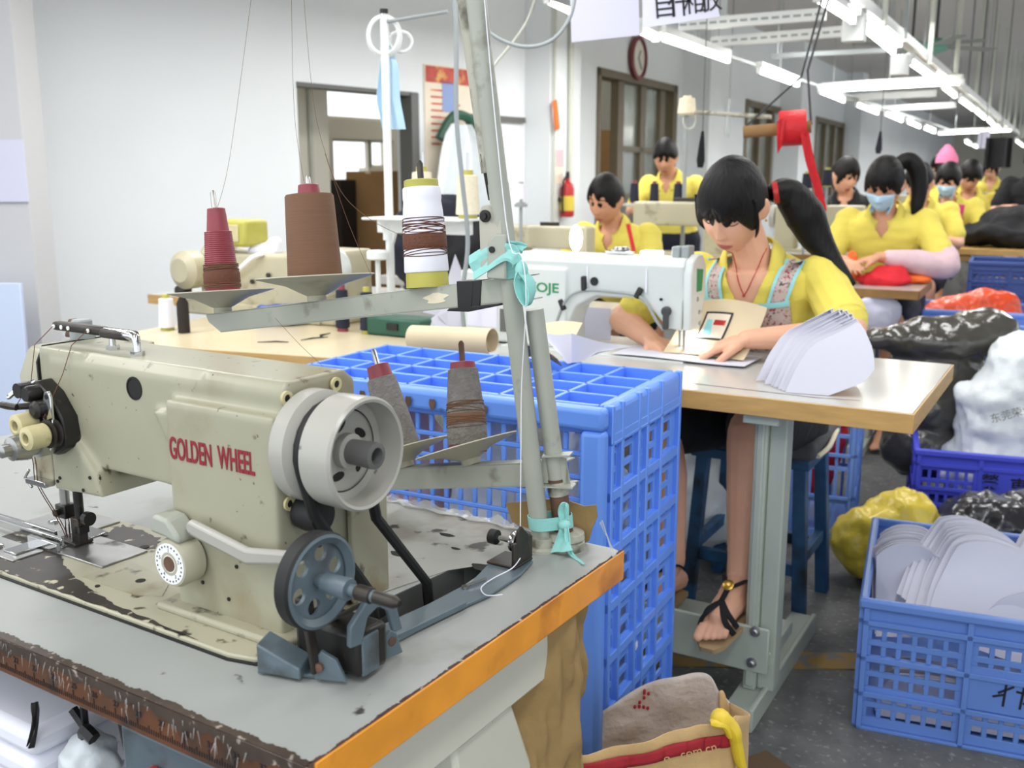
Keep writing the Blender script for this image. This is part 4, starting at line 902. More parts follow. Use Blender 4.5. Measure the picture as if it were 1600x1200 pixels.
# lower arm: two grey cones
o, ax = plate(LA, .165, .074, AXP, dish=.016, seat=.004)
spindle(o, AXL, .158, 'rust')
c4 = cone('thread_cone', 'grey thread cone with a brown band in front of the tall crate', o, AXL, (.0265, .0175, .128, 'cone_maroon'), [('thread_winding', 'thread_grey', [(.0272, .012), (.0285, .014), (.0265, .06), (.0212, .117), (.0195, .118)]), ('thread_band', 'thread_brown', [(.0272, .042), (.0276, .044), (.0265, .058), (.0255, .060)])])
obj('loose_strands', strands(.0284, .0262, .036, .072, 18, 5), 'thread_brown', c4)
o, ax = plate(LA, .290, .074, AXP, dish=.016, seat=.004); spindle(o, AXP, .165)
cone('thread_cone', 'grey thread cone half hidden behind the hand wheel', o, AXP, (.0285, .0165, .140, 'cone_maroon'), [('thread_winding', 'thread_grey', [(.0295, .012), (.0305, .014), (.0215, .118), (.0195, .120)])])
# teal cloth strips knotted to the poles
def w1(x, y, b): return F1.onb(x, y, b)
tc_ = thing('cloth_strip', 'teal cloth strip knotted round the pole above the upper arm', 'cloth', F1.w(0, 0, 0), F1.yaw)
def strip(keys, n=18, t=.0012, pw=6):
    """ribbon from pairs of edge points"""
    A = catmull([k[0] for k in keys], pw); B = catmull([k[1] for k in keys], pw); k = len(A) - 1
    return MB().sheet(lambda u, v: A[min(int(u * k + .5), k)] + (B[min(int(u * k + .5), k)] - A[min(int(u * k + .5), k)]) * v + V((0, -.004 * math.sin(v * 6 + u * 4) * math.sin(pi * v), 0)), k, 6, t)
obj('flying_end', strip([(w1(733, 400, .488), w1(740, 438, .480)), (w1(757, 386, .486), w1(762, 424, .478)), (w1(785, 380, .482), w1(788, 408, .476)), (w1(806, 384, .480), w1(800, 412, .476)), (w1(816, 404, .482), w1(800, 418, .478))]), 'teal_cloth', tc_)
obj('back_end', strip([(w1(762, 375, .50), w1(766, 388, .495)), (w1(790, 376, .49), w1(792, 390, .487)), (w1(808, 377, .487), w1(808, 394, .485)), (w1(824, 383, .49), w1(816, 396, .487))]), 'teal_cloth', tc_)
z0 = w1(800, 432, .49).z; z1 = w1(800, 412, .49).z
rg_ = MB()
for k in range(4): z = z0 + (z1 - z0) * k / 3; p = on_pole(z); rg_.lathe([(.0126, -.004), (.0145, -.003), (.0148, .002), (.0128, .004)], p, PT - PB, 24)
obj('wrap', rg_, 'teal_cloth', tc_)
obj('knot', MB().ell(w1(815, 422, .478), (.008, .008, .011), 14).ell(w1(812, 430, .477), (.006, .006, .006), 12), 'teal_cloth', tc_)
lp = [w1(x, y, .476) for x, y in ((813, 424), (808, 440), (812, 460), (822, 476), (829, 474), (830, 455), (824, 438), (815, 426))]
m = MB()
A = catmull(lp, 6); k = len(A) - 1; m.sheet(lambda u, v: A[int(u * k + .5)] + V((.001 * v, -.007 + .014 * v, 0)) + V((.004 * math.sin(u * 9), 0, 0)) * v, k, 4, .0014); obj('loop', m, 'teal_cloth', tc_)
obj('loop_fill', strip([(w1(808, 440, .479), w1(823, 440, .479)), (w1(811, 458, .479), w1(829, 458, .479)), (w1(820, 474, .479), w1(829, 472, .479))]), 'teal_cloth', tc_)
tc2 = thing('cloth_strip', 'teal cloth strip tied round the two pole feet at the table corner', 'cloth', F1.w(0, 0, 0), F1.yaw)
def hull_loop(z, r): 
    p = on_pole(z); q = on_q(z); d = (q - p); d.z = 0; d.normalize(); a0 = math.atan2(d.y, d.x); pts = []
    for j in range(13): a = a0 + pi / 2 + pi * j / 12; pts.append((p.x + r * math.cos(a), p.y + r * math.sin(a)))
    for j in range(13): a = a0 - pi / 2 + pi * j / 12; pts.append((q.x + r * math.cos(a), q.y + r * math.sin(a)))
    return pts
lo, hi = hull_loop(TZ + .030, .0135), hull_loop(TZ + .047, .0138)
m = MB(); n = len(lo); m.sheet(lambda u, v: V((lo[int(u * n + .5) % n][0], lo[int(u * n + .5) % n][1], TZ + .030)).lerp(V((hi[int(u * n + .5) % n][0], hi[int(u * n + .5) % n][1], TZ + .047)), v), n, 3, .0012, closed_u=True); obj('band', m, 'teal_cloth', tc2)
B_ = .530
kn = w1(882, 820, .528)
obj('knot', MB().ell(kn, (.009, .008, .007), 14), 'teal_cloth', tc2)
obj('upper_loop', strip([(w1(876, 818, .53), w1(886, 818, .53)), (w1(872, 800, .53), w1(885, 804, .53)), (w1(877, 786, .53), w1(886, 790, .53)), (w1(886, 788, .535), w1(887, 798, .53)), (w1(888, 812, .53), w1(884, 816, .53))]), 'teal_cloth', tc2)
obj('tail', strip([(w1(876, 822, .526), w1(887, 822, .526)), (w1(868, 845, .522), w1(888, 842, .520)), (w1(860, 864, .516), w1(895, 860, .512))]), 'teal_cloth', tc2)
obj('tail', strip([(w1(882, 824, .524), w1(888, 824, .524)), (w1(884, 850, .516), w1(892, 852, .516)), (F1.onz(890, 868, TZ + .002), F1.onz(897, 866, TZ + .002)), (F1.onz(910, 880, TZ + .002), F1.onz(914, 881, TZ + .002))]), 'teal_cloth', tc2)
# torn kraft piece behind the pole feet
kp = thing('kraft_scrap', 'torn piece of brown kraft paper stuck behind the pole feet', 'paper', F1.w(0, 0, 0), F1.yaw)
ko = [(790, 786), (830, 783), (860, 780), (890, 783), (912, 791), (931, 789), (933, 808), (925, 825), (920, 845), (915, 853), (880, 850), (820, 845), (800, 815)]
kk = [F1.onb(x, y, .575) for x, y in ko]; kk = [V((p.x, .575 + .0, max(p.z, TZ + .001))) for p in kk]
m = MB(); m.prism([(p.x, p.z) for p in kk], (0, .575, 0), (1, 0, 0), (0, 0, 1), (0, .002, 0)); obj('sheet', m, 'kraft', kp)
# white thread hanging down along the pole, and tufts
tw = thing('white_thread', 'white thread running down the pole to the bobbin winder', 'thread', F1.w(0, 0, 0), F1.yaw)
pts = [F1.onb(x, y, b) for x, y, b in ((757, 0, .468), (775, 200, .474), (796, 380, .474), (815, 400, .472), (822, 470, .470), (815, 600, .49), (814, 690, .49), (813, 832, .475))]
obj('strand', MB().tube(catmull(pts, 4), .0007, 5), 'thread_white', tw)
obj('loop', MB().tube(catmull([F1.onz(813, 872, TZ + .02), F1.onz(800, 888, TZ + .012), F1.onz(770, 904, TZ + .008), F1.onz(752, 918, TZ + .008), F1.onz(760, 930, TZ + .009), F1.onz(785, 929, TZ + .009)], 5), .0007, 5), 'thread_white', tw)
tb_ = thing('brown_thread', 'fine brown threads rising from the cones toward the guide above', 'thread', F1.w(0, 0, 0), F1.yaw)
for a_ in (((475, 283, .50), (462, 200, .50), (457, 100, .50), (455, -60, .50)), ((580, 430, .505), (545, 350, .505), (515, 260, .5), (490, 160, .5), (470, -60, .5)), ((645, 375, .505), (590, 350, .50), (545, 315, .5), (520, 275, .5), (508, 240, .5)), ((338, 330, .5), (360, 240, .5), (400, -60, .5)), ((430, 497, .50), (470, 540, .50), (520, 590, .50), (560, 660, .50))):
    obj('strand', MB().tube(catmull([F1.onb(*q) for q in a_], 4), .00035, 4), 'thread_brown', tb_)
# film tuft on the back corner and frayed film along the back edge
ff = thing('plastic_film', 'crumpled clear film along the back edge of the near table', 'film', F1.w(0, 0, TZ), F1.yaw)
obj('strip', MB().sheet(lambda u, v: V((-.44 + .36 * u, .566 + .016 * v + .004 * math.sin(u * 40), .002 + .014 * abs(mnoise.noise(V((u * 16, v * 2, 0)))) * (.3 + v))), 60, 4, .0008), 'clear_film', ff)
obj('tuft', MB().sheet(lambda u, v: V((.004 + .012 * v * (u - .4), .556 - .01 * u, .002 + .045 * v * (1 - .3 * abs(u - .5)))) + V((-.02 * v, 0, 0)), 6, 8, .0008), 'clear_film', ff)
# kraft sheet hanging under the far end of the table
ks = thing('kraft_sheet', 'crumpled brown kraft paper hanging below the far end of the near table', 'paper', F1.w(0, 0, 0), F1.yaw)
def kf(u, v):
    n_ = mnoise.noise(V((u * 5, v * 6, 3))) * .016 + mnoise.noise(V((u * 12, v * 12, 1))) * .012 + abs(mnoise.noise(V((u * 7, v * 9, 5)))) * .014
    return V((-.06 + .05 * (1 - (2 * u - 1) ** 2) + n_, .385 + .165 * u + .004 * math.sin(v * 9), TZ - .036 - .62 * v))
obj('sheet', MB().sheet(kf, 40, 60, .001), 'kraft', ks, angle=2)

# ------------------------------------------------------------------ things below the near table, bottom left
wb_ = thing('white_bundle', 'stack of folded white cloth under the left end of the near table', 'cloth', F1.w(-.62, .16, 0), F1.yaw)
obj('stool_board', MB().box(-.2, .2, -.16, .16, .36, .39), 'cardboard', wb_, bevel=.004)
for sx in (-.18, .16):
    for sy in (-.14, .12): obj('leg', MB().box(sx, sx + .03, sy, sy + .03, 0, .36), 'cardboard', wb_)
for k in range(7):
    q = random.Random(k); m = MB().box(-.17 + q.uniform(-.01, .01), .17 + q.uniform(-.01, .01), -.14, .14, .39 + k * .036, .39 + k * .036 + .034); obj('folded_cloth', m, 'thread_white', wb_, bevel=.012, seg=3)
bt = solo('black_strap', strip([(F1.onb(50, 1098, .01), F1.onb(58, 1098, .012)), (F1.onb(50, 1130, .02), F1.onb(60, 1132, .02)), (F1.onb(41, 1166, .02), F1.onb(54, 1168, .02))]), 'black_tape', 'short black strap dangling under the left front edge', 'strap'); place(bt, F1)
bg = solo('plastic_bag', MB(), 'dark_poly', 'x', 'bag') if False else None
pbag = thing('clear_bag', 'clear plastic bag tied with black tape under the front of the near table', 'bag', F1.w(0, 0, 0), F1.yaw)
pc = F1.onb(140, 1205, .06); m = MB(); m.ell(pc, (.035, .035, .05), 20); me = remesh(m, .006, 2)
displace(me, lambda c, n: V((mnoise.noise(c * 60), mnoise.noise(c * 60 + V((5, 0, 0))), mnoise.noise(c * 60 + V((0, 9, 0))))) * .006)
obj('bag', me, 'white_poly', pbag, angle=2)
obj('tie', MB().tube(catmull([pc + V((0, 0, .04)), pc + V((.015, -.01, .06)), pc + V((.03, -.01, .055))]), .008, 6).tube([pc + V((0, 0, .055)), pc + V((-.02, 0, .07))], .006, 6), 'black_tape', pbag)
obj('neck', MB().tube([pc + V((0, 0, .05)), pc + V((0, 0, TZ - .036 - pc.z))], .004, 6), 'black_tape', pbag)

# ------------------------------------------------------------------ tall blue crate standing on its end between the two tables
CR = Frame(.161, 1.715, 28)
cw, cd, ch = .76, .42, .84
cr = thing('plastic_crate', 'tall blue slotted plastic crate standing on end between the two sewing tables', 'crate', CR.w(0, 0, 0), CR.yaw)
def grid_panel(w, h, t, xs, zs, bars, T):
    """xs, zs: slot edges [(a, b)...]; solid everywhere else"""
    m = MB(); z = 0
    for (z0, z1) in zs:
        if z0 > z: m.box(0, w, 0, t, z, z0, 0, T)
        x = 0
        for (x0, x1) in xs:
            if x0 > x: m.box(x, x0, 0, t, z0, z1, 0, T)
            x = x1
        if x < w: m.box(x, w, 0, t, z0, z1, 0, T)
        z = z1
    if z < h: m.box(0, w, 0, t, z, h, 0, T)
    return m
def spans(a, b, n, gap): s_ = (b - a + gap) / n; return [(a + i * s_, a + (i + 1) * s_ - gap) for i in range(n)]
# front: the slotted bottom of the crate, in a thick rim
Tf = Matrix.Translation((-cw + .03, .03, .0))
obj('bottom_panel', grid_panel(cw - .06, ch, .006, spans(.03, cw - .09, 20, .011), spans(.04, ch - .055, 17, .010), 0, Tf), 'crate_blue', cr, bevel=.002, seg=1)
rim = MB()
for (x0, x1, z0, z1) in ((-cw, 0, ch - .042, ch), (-cw, 0, 0, .05), (-.046, 0, .05, ch - .042), (-cw, -cw + .05, .05, ch - .042)): rim.box(x0, x1, 0, .034, z0, z1)
obj('front_rim', rim, 'crate_blue', cr, bevel=.010, seg=3)
q = MB(); q.box(-cw, -.50, -.003, 0, ch - .05, ch + .004); obj('rim_patch', q, 'crate_blue', cr, bevel=.004)
rs = MB()
for x in (-.355, -.41, -.31, -.52, -.62, -.24): rs.prism([(x + .007 * math.cos(t), ch - .024 + .011 * math.sin(t) * (1 + .3 * math.sin(3 * t))) for t in [2 * pi * k / 12 for k in range(12)]], (0, -.0045, 0), (1, 0, 0), (0, 0, 1), (0, .001, 0))
x_ = obj('rust_stain', rs, 'rust', cr, flat=True); x_['kind'] = 'stuff'
# right side with raised ribs and slots
sd_ = MB(); cols = [(.045, .075), (.085, .145), (.175, .235), (.265, .325)]
Ts = Matrix(((0, -1, 0, 0), (1, 0, 0, 0), (0, 0, 1, 0), (0, 0, 0, 1)))
zs = []
for k in range(7): zs += spans(.028 + k * .109, .125 + k * .109, 3, .012)
sd_ = grid_panel(cd - .03, ch - .06, .006, [(.030, .045), (.068, .128), (.160, .180), (.198, .250), (.290, .345)], zs, 0, Matrix.Translation((-.006, .035, .0)) @ Ts)
obj('side_panel', sd_, 'crate_blue', cr, bevel=.0015, seg=1)
rb = MB()
for y in (.036, .085, .172, .218, .300, cd - .008): rb.box(-.010, .004, y, y + .012, 0, ch)
for k in range(8): z = k * .109 + .004; rb.box(-.010, .003, .036, cd, max(z, 0), z + .02)
rb.box(-.012, .004, .036, cd, ch - .075, ch - .068)
obj('side_ribs', rb, 'crate_blue', cr, bevel=.0015, seg=1)
obj('side_cap', MB().box(-.03, .002, .036, cd, ch - .068, ch), 'crate_blue', cr, bevel=.012, seg=3)
# top: another side of the crate, a lattice of deep ribs over a slotted floor
tl_ = MB()
for y in (.034, .12, .205, .295, cd - .012): tl_.box(-cw, -.02, y, y + .010, ch - .040, ch)
for k in range(8): x = -cw + .004 + k * (cw - .03) / 7; tl_.box(x, x + .009, .034, cd, ch - .040, ch)
obj('top_ribs', tl_, 'crate_blue', cr, bevel=.0015, seg=1)
Tt = Matrix(((1, 0, 0, -cw), (0, 0, 1, .034), (0, 1, 0, ch - .046), (0, 0, 0, 1)))
ys = [(.052, .072), (.14, .16), (.225, .245), (.31, .33)]; xs = []
for k in range(7): a = k * (cw - .03) / 7; xs += [(a + .035, a + .055), (a + .065, a + .085)]
obj('top_panel', grid_panel(cw - .02, cd - .034, .006, xs, ys, 0, Tt), 'crate_blue', cr)
obj('left_panel', MB().box(-cw, -cw + .006, .034, cd, 0, ch - .04), 'crate_blue', cr)
# what shows through its slots
for i, (x, y, z, m_) in enumerate(((-.14, .16, .08, 'white_poly'), (-.36, .2, .06, 'white_poly'), (-.58, .18, .1, 'sleeve_pink'))):
    me = MB().ell((0, 0, .38), (.125, .11, .38), 20); me = remesh(me, .012, 2)
    displace(me, lambda c, n: n * mnoise.noise(c * 14 + V((i * 7, 0, 0))) * .03)
    o = solo('wrapped_bundle', me, m_, ('white wrapped bundle at the right inside the tall crate', 'white wrapped bundle in the middle of the tall crate', 'pinkish wrapped bundle at the left inside the tall crate')[i], 'bundle', angle=2); place(o, CR, x, y + .06, .012)
o = solo('red_cloth', MB().ell((0, 0, .05), (.08, .06, .05), 16), 'red_cloth', 'red cloth scrap low inside the tall crate', 'cloth'); place(o, CR, -.13, .13, .52 * 0 + .51)

# ------------------------------------------------------------------ paper sack at the bottom
SK = thing('paper_sack', 'open torn kraft paper sack with red stripes on the floor at the bottom', 'sack', (0, 0, 0))
Yf, Yb = 1.42, 1.72
fr = [aty(x, y, Yf) for x, y in ((748, 1210), (800, 1176), (830, 1180), (900, 1172), (980, 1158), (1060, 1135), (1118, 1128), (1150, 1118))]
bk_ = [aty(x, y, Yb) for x, y in ((860, 1175), (905, 1150), (950, 1115), (1010, 1083), (1060, 1068), (1108, 1063), (1125, 1085), (1140, 1098))]
def sfront(u, v):
    k = len(fr) - 1; p = catmull(fr, 8); q = p[min(int(u * (len(p) - 1) + .5), len(p) - 1)]
    return V((q.x + .006 * mnoise.noise(V((u * 9, v * 5, 0))), q.y + .02 * math.sin(pi * u) * -.6 + .010 * mnoise.noise(V((u * 12, v * 6, 4))), q.z * (1 - v)))
def sback(u, v):
    p = catmull(bk_, 8); q = p[min(int(u * (len(p) - 1) + .5), len(p) - 1)]
    return V((q.x, q.y + .03 * math.sin(pi * u) + .012 * mnoise.noise(V((u * 8, v * 6, 9))), q.z * (1 - v)))
obj('front_wall', MB().sheet(sfront, 56, 24, .002), 'sack_paper', SK, angle=2)
obj('back_wall', MB().sheet(sback, 56, 24, .002), 'sack_inner', SK, angle=2, label='woven grey-white inside of the sack wall')
def sside(u, v): a = sfront(1, v); b = sback(1, v); return a.lerp(b, u) + V((.03 * math.sin(pi * u), 0, 0)) + V((0, 0, -.01 * math.sin(pi * u)))
def sside0(u, v): return sfront(0, v).lerp(sback(0, v), u) - V((.03 * math.sin(pi * u), 0, 0))
obj('side_wall', MB().sheet(sside, 14, 20, .002), 'sack_paper', SK, angle=2); obj('side_wall', MB().sheet(sside0, 10, 16, .002), 'sack_paper', SK, angle=2)
hgt = fr[3].z
def stripe(u, v): 
    q = sfront(.42 + .58 * u, 0); w_ = sfront(.42 + .58 * u, .06 + .055 * v); return w_ + V((0, -.004, 0)) + V((0, 0, .010 * (1 - u)))
obj('red_stripe', MB().sheet(stripe, 40, 3, .001), 'sack_red', SK, angle=2)
o = obj('print', text_mesh('o . com.cn', .020, .0003), 'sack_paper', SK, flat=True, fix=False); o.location = aty(1038, 1192, Yf - .022); o.rotation_euler = (pi / 2, R(-15), 0)
def flap(u, v): q = sback(.86 + .14 * u, 0); return q + V((0, -.002 - .02 * v, -.045 * v + .01 * math.sin(u * 5)))
obj('torn_flap', MB().sheet(flap, 8, 8, .002), 'sack_paper', SK, angle=2)
rd = MB()
for k in range(9): q = sback(.42 + .02 * math.sin(k), .03 + k * .018); rd.ell(q + V((0, -.006, 0)), (.003, .002, .004), 8)
x_ = obj('red_stitch', rd, 'sack_red', SK); x_['kind'] = 'stuff'
gy = thing('rubber_glove', 'yellow rubber glove finger tied to the corner of the paper sack', 'glove', (0, 0, 0))
gp_ = [aty(x, y, 1.41) for x, y in ((1112, 1128), (1128, 1122), (1145, 1138), (1150, 1160), (1155, 1185), (1162, 1205))]
obj('finger', MB().tube(catmull(gp_, 5), [.008, .012, .016, .019, .021, .021, .020, .017, .017, .017, .018, .018, .018, .017, .016, .016, .016, .016, .016, .015, .015, .014, .013, .012, .010, .008], 14, flat=.6), 'yellow_rubber', gy)
obj('cuff', MB().tube(catmull([aty(x, y, 1.40) for x, y in ((1110, 1130), (1130, 1130), (1140, 1150))], 4), [.007, .010, .013, .014, .014, .013, .012, .011, .009], 12, flat=.5), 'yellow_rubber', gy)
cb = solo('floor_cardboard', MB().box(-.03, .05, -.06, .03, 0, .004), 'cardboard_dark', 'flat scrap of cardboard on the floor beside the paper sack', 'cardboard'); cb.location = atz(1185, 1195, 0); cb.rotation_euler.z = .5
# ------------------------------------------------------------------ second sewing table (local axes of F2)
T2 = .78
t2 = thing('sewing_table', 'white-topped sewing table with varnished wood edge where the woman in the floral apron works', 'table', F2.w(0, 0, 0), F2.yaw)
obj('tabletop', MB().box(-1.30, -.004, .004, .632, T2 - .040, T2), 'table_white', t2, bevel=.002)
obj('front_edging', MB().box(-1.30, 0, -.002, .004, T2 - .042, T2 - .001), 'wood_edge', t2, bevel=.0015)
obj('right_edging', MB().box(-.004, 0, .004, .636, T2 - .042, T2 - .001), 'wood_edge', t2, bevel=.0015)
obj('scratch', MB().bar((-.50, .07, T2 + .0006), (-.20, .055, T2 + .0006), .003, .0004).bar((-.22, .055, T2 + .0006), (-.12, .072, T2 + .0006), .002, .0004), 'grey_frame', t2, flat=True)
for i, a in enumerate((-.345, -1.14)):
    lg = obj('leg', MB().box(a, a + .030, .085, .15, .05, T2 - .042).box(a + .030, a + .070, .10, .155, .05, T2 - .042).box(a + .006, a + .024, .080, .09, .06, T2 - .05), 'leg_green', t2, bevel=.004)
    if i == 0: obj('foot', MB().box(a - .012, a + .055, -.02, .58, .0, .05).box(a + .045, a + .058, -.02, .58, 0, .058), 'leg_green', t2, bevel=.004)
    else: obj('foot', MB().box(a - .012, a + .055, -.02, .58, .0, .05), 'leg_green', t2, bevel=.004)
    obj('top_bracket', MB().box(a - .01, a + .07, .02, .6, T2 - .066, T2 - .041), 'leg_green', t2, bevel=.003)
tr = obj('foot_rail', MB().box(-1.14, -.285, .083, .30, .115, .150).box(-1.14, -.285, .078, .088, .10, .215), 'leg_green', t2, bevel=.004)
for x, z in ((-.318, .205), (-.322, .125)): obj('bolt', MB().lathe([(.0125, 0), (.0125, .004), (.009, .005), (.009, .011), (.006, .013)], (x, .078, z), (0, -1, 0), 12), 'steel', tr)
# white machine on it
zm = thing('sewing_machine', 'white sewing machine with green lettering at the woman in the floral apron', 'sewing machine', F2.w(0, 0, 0), F2.yaw)
g = MB()
g.prism([(.345, .935), (.34, 1.02), (.352, 1.042), (.44, 1.042), (.455, 1.02), (.45, .92)], (-1.12, 0, 0), (0, 1, 0), (0, 0, 1), (.50, 0, 0))
g.box(-1.12, -.955, .335, .46, T2 + .004, 1.0)
g.prism([(-.96, .83), (-.93, .90), (-.87, .935), (-.80, .935), (-.80, .96), (-.97, .96)], (0, .345, 0), (1, 0, 0), (0, 0, 1), (0, .10, 0))
g.prism([(-.80, .94), (-.745, .93), (-.70, .90), (-.665, .86), (-.625, .855), (-.62, .96), (-.80, .97)], (0, .345, 0), (1, 0, 0), (0, 0, 1), (0, .10, 0))
obj('body', remesh(g, .005, 5), 'machine_white', zm, angle=1.2)
obj('face_plate', MB().prism([(.345, .857), (.338, 1.0), (.35, 1.035), (.385, 1.05), (.42, 1.05), (.45, 1.02), (.452, .95), (.42, .857)], (-.621, 0, 0), (0, 1, 0), (0, 0, 1), (.022, 0, 0)), 'machine_white', zm, bevel=.005, seg=3)
obj('face_badge', MB().prism([(-.02, .0), (.018, 0), (.024, .055), (-.024, .06)], (-.599, .40, .955), (0, 1, 0), (0, 0, 1), (.001, 0, 0)), 'green_print', zm, flat=True)
for y, z in ((.405, .90), (.41, .87), (.39, .935)): obj('screw', MB().lathe([(.006, 0), (.006, .002)], (-.599, y, z), (1, 0, 0), 14), 'steel', zm)
obj('bed', MB().box(-1.14, -.60, .30, .478, T2 - .02, T2 + .004), 'machine_white', zm, bevel=.002)
obj('needle_plate', MB().box(-.68, -.61, .33, .46, T2 + .004, T2 + .006), 'chrome', zm, bevel=.0006)
obj('needle_bar', MB().tube([(-.63, .385, .86), (-.63, .385, .80)], .005, 12).tube([(-.63, .385, .80), (-.63, .385, T2 + .006)], .0015, 6), 'chrome', zm)
obj('presser_foot', MB().tube([(-.645, .395, .86), (-.645, .395, .795)], .005, 12).box(-.655, -.625, .375, .40, T2 + .008, T2 + .013).box(-.65, -.64, .385, .40, T2 + .012, .80), 'chrome', zm, bevel=.001)
for nm, (x, z), (x2, z2) in (('cable_clip', (-.902, .985), (-.898, .945)), ('cable_clip', (-.735, .962), (-.748, .935)), ('cable_clip', (-.972, .918), (-.958, .890))): obj(nm, MB().bar((x, .338, z), (x2, .334, z2), .012, .016, up=(1, 0, 0)), 'rubber', zm, bevel=.004)
obj('cable', MB().tube(catmull([(-.99, .338, .83), (-.965, .334, .895), (-.94, .334, .93), (-.895, .334, .948), (-.82, .336, .948), (-.75, .334, .943), (-.72, .336, .925), (-.69, .336, .88), (-.67, .34, .855)]), .0042, 8), 'pipe_grey', zm)
obj('knee_lever_cap', MB().lathe([(.013, 0), (.013, .012), (.010, .016)], (-.664, .345, .905), (0, -1, 0), 20).bar((-.664, .335, .90), (-.663, .335, .858), .014, .012, up=(0, 1, 0)), 'dark_wire', zm, bevel=.002)
obj('round_plug', MB().lathe([(.0115, 0), (.0115, .003)], (-.872, .342, .972), (0, -1, 0), 20).lathe([(.005, 0), (.005, .003)], (-1.02, .341, .992), (0, -1, 0), 14).lathe([(.004, 0), (.004, .003)], (-.68, .341, .935), (0, -1, 0), 14), 'rubber', zm)
for x in (-.892, -.722): obj('moulded_seam', MB().box(x - .0015, x + .0015, .338, .342, .95, 1.012), 'thread_white', zm)
me = text_mesh('ZOJE', .036, .0004, sx=1.25, bold=.0008); o = obj('lettering', me, 'green_print', zm, flat=True, fix=False); o.location = (-1.075, .3345, .936); o.rotation_euler = (pi / 2, 0, 0)
obj('lamp_lever', MB().box(-.645, -.622, .375, .42, 1.04, 1.072).box(-.668, -.645, .37, .41, 1.04, 1.07), 'pipe_grey', zm, bevel=.004)
tgz = obj('top_thread_guide', MB().box(-.86, -.78, .38, .40, 1.045, 1.052).tube([(-.84, .39, 1.04), (-.84, .39, 1.055)], .006, 10), 'chrome', zm, bevel=.001)
obj('thread_tension_top', MB().lathe([(.02, 0), (.024, .006), (.02, .012)], (-.82, .40, 1.05)), 'steel', zm)
lm = obj('led_strip', MB().box(-.75, -.70, .36, .40, 1.044, 1.056), 'lamp_white', zm, bevel=.003)
obj('hand_wheel', MB().lathe([(.03, 0), (.065, .004), (.068, .02), (.06, .034), (.03, .04)], (-1.12, .395, .97), (-1, 0, 0), 32), 'machine_white', zm)
cbx = obj('control_box', MB().box(-1.30, -1.13, .34, .47, T2 + .004, .985), 'machine_white', zm, bevel=.008, seg=3)
obj('warning_plate', MB().box(-1.275, -1.175, .3385, .3405, .825, .93), 'sign_paper', cbx, flat=True)
obj('dark_screen', MB().box(-1.165, -1.135, .3385, .3405, .815, .88), 'grey_frame', cbx, flat=True)
# small lamp glare of the machine's work light
pd = area('machine_work_light', F2.w(-.62, .41, .85), (0, 0, 0), .03, .03, .12, (1, 1, .97))
# the panel being sewn: kraft board with a printed square patch
sw = thing('bag_panel', 'kraft board panel with a small printed patch being sewn', 'panel', F2.w(0, 0, 0), F2.yaw)
def pan(u, v):
    x = -.68 + .22 * u + .02 * v; z = T2 + .012 + .135 * v * (1 - .10 * (2 * u - 1) ** 2); y = .455 - .09 * (1 - v) ** 2 + .03 * v + .012 * math.sin(u * 4)
    return (x, y, z)
obj('board', MB().sheet(pan, 24, 14, .002), 'paper_kraft', sw)
def pt(u, v, off=-.004): p = V(pan(.28 + .34 * u, .26 + .50 * v)); return p + V((0, off, 0))
pa = obj('patch', MB().sheet(lambda u, v: pt(u, v), 8, 8, .001), 'ink', sw)
obj('patch_field', MB().sheet(lambda u, v: pt(.07 + .86 * u, .07 + .86 * v, -.0055), 8, 8, .001), 'poster_cream', pa)
obj('patch_shape', MB().sheet(lambda u, v: pt(.42 + .42 * u, .52 + .18 * v, -.0068), 6, 4, .001), 'ext_red', pa)
obj('patch_shape', MB().sheet(lambda u, v: pt(.15 + .34 * u * (1 - .5 * v), .16 + .55 * v, -.0068), 6, 6, .001), 'trim_aqua', pa)
obj('seam_allowance', MB().sheet(lambda u, v: (-.80 + .36 * u, .30 + .16 * v, T2 + .008 + .002 * math.sin(u * 6)), 12, 6, .0015), 'paper', sw)
# paper panels
pr = random.Random(11)
def panel_mesh(w, h, bend, seed, crease=0):
    q = random.Random(seed)
    def fn(u, v):
        a = u - .5; hw = w * (.5 + .5 * math.sin(pi * min(1, v * .62 + .38)) ) if False else w
        prof = 1 - .55 * max(0, v - .35) ** 1.6 - .15 * (1 - v) ** 3
        return (a * hw * prof + .10 * w * v, bend * (4 * (v - .5) ** 2 - 1) * .5 + .25 * bend * math.cos(a * 4), h * v * (1 - .30 * abs(a) ** 1.5))
    return MB().sheet(fn, 12, 14, .0011).mesh('paper_panel')
# fan of white panels on the table
FP = Frame(*F2.w(-.20, .085).xy, 22)
def fan_sheet(i, n):
    f = i / (n - 1)                     # 0 = front sheet
    out = [(-.062, 0), (.000, .0), (.055, .035), (.068, .065), (.062, .105), (.045, .148), (.036, .158), (-.028, .105), (-.046, .058)]
    lean = .30 + .55 * f; bend = .05 + .10 * f
    bm = bmesh.new()
    nu, nv = 10, 10
    def pt_(u, v):
        # left edge / right edge of the outline at height v
        h = .158 * v
        lx = np.interp(h, [0, .058, .105, .158], [-.080, -.060, -.034, .062]); rx = np.interp(h, [0, .035, .065, .105, .148, .158], [.012, .085, .102, .094, .072, .0625])
        x = lx + (rx - lx) * u; s_ = h / .158
        y = lean * h * .9 + bend * s_ * s_ * .35 + .030 * f * math.sin(u * 3.0) 
        z = h * math.sqrt(max(.15, 1 - (lean * .75) ** 2)) * (1 + .25 * f)
        return (x - f * (.075 + .02 * math.sin(i * 2.1)), y + f * .115 + .006 * math.sin(i * 1.7), z + .004 * f * (1 - s_))
    return MB().sheet(pt_, nu, nv, .0012)
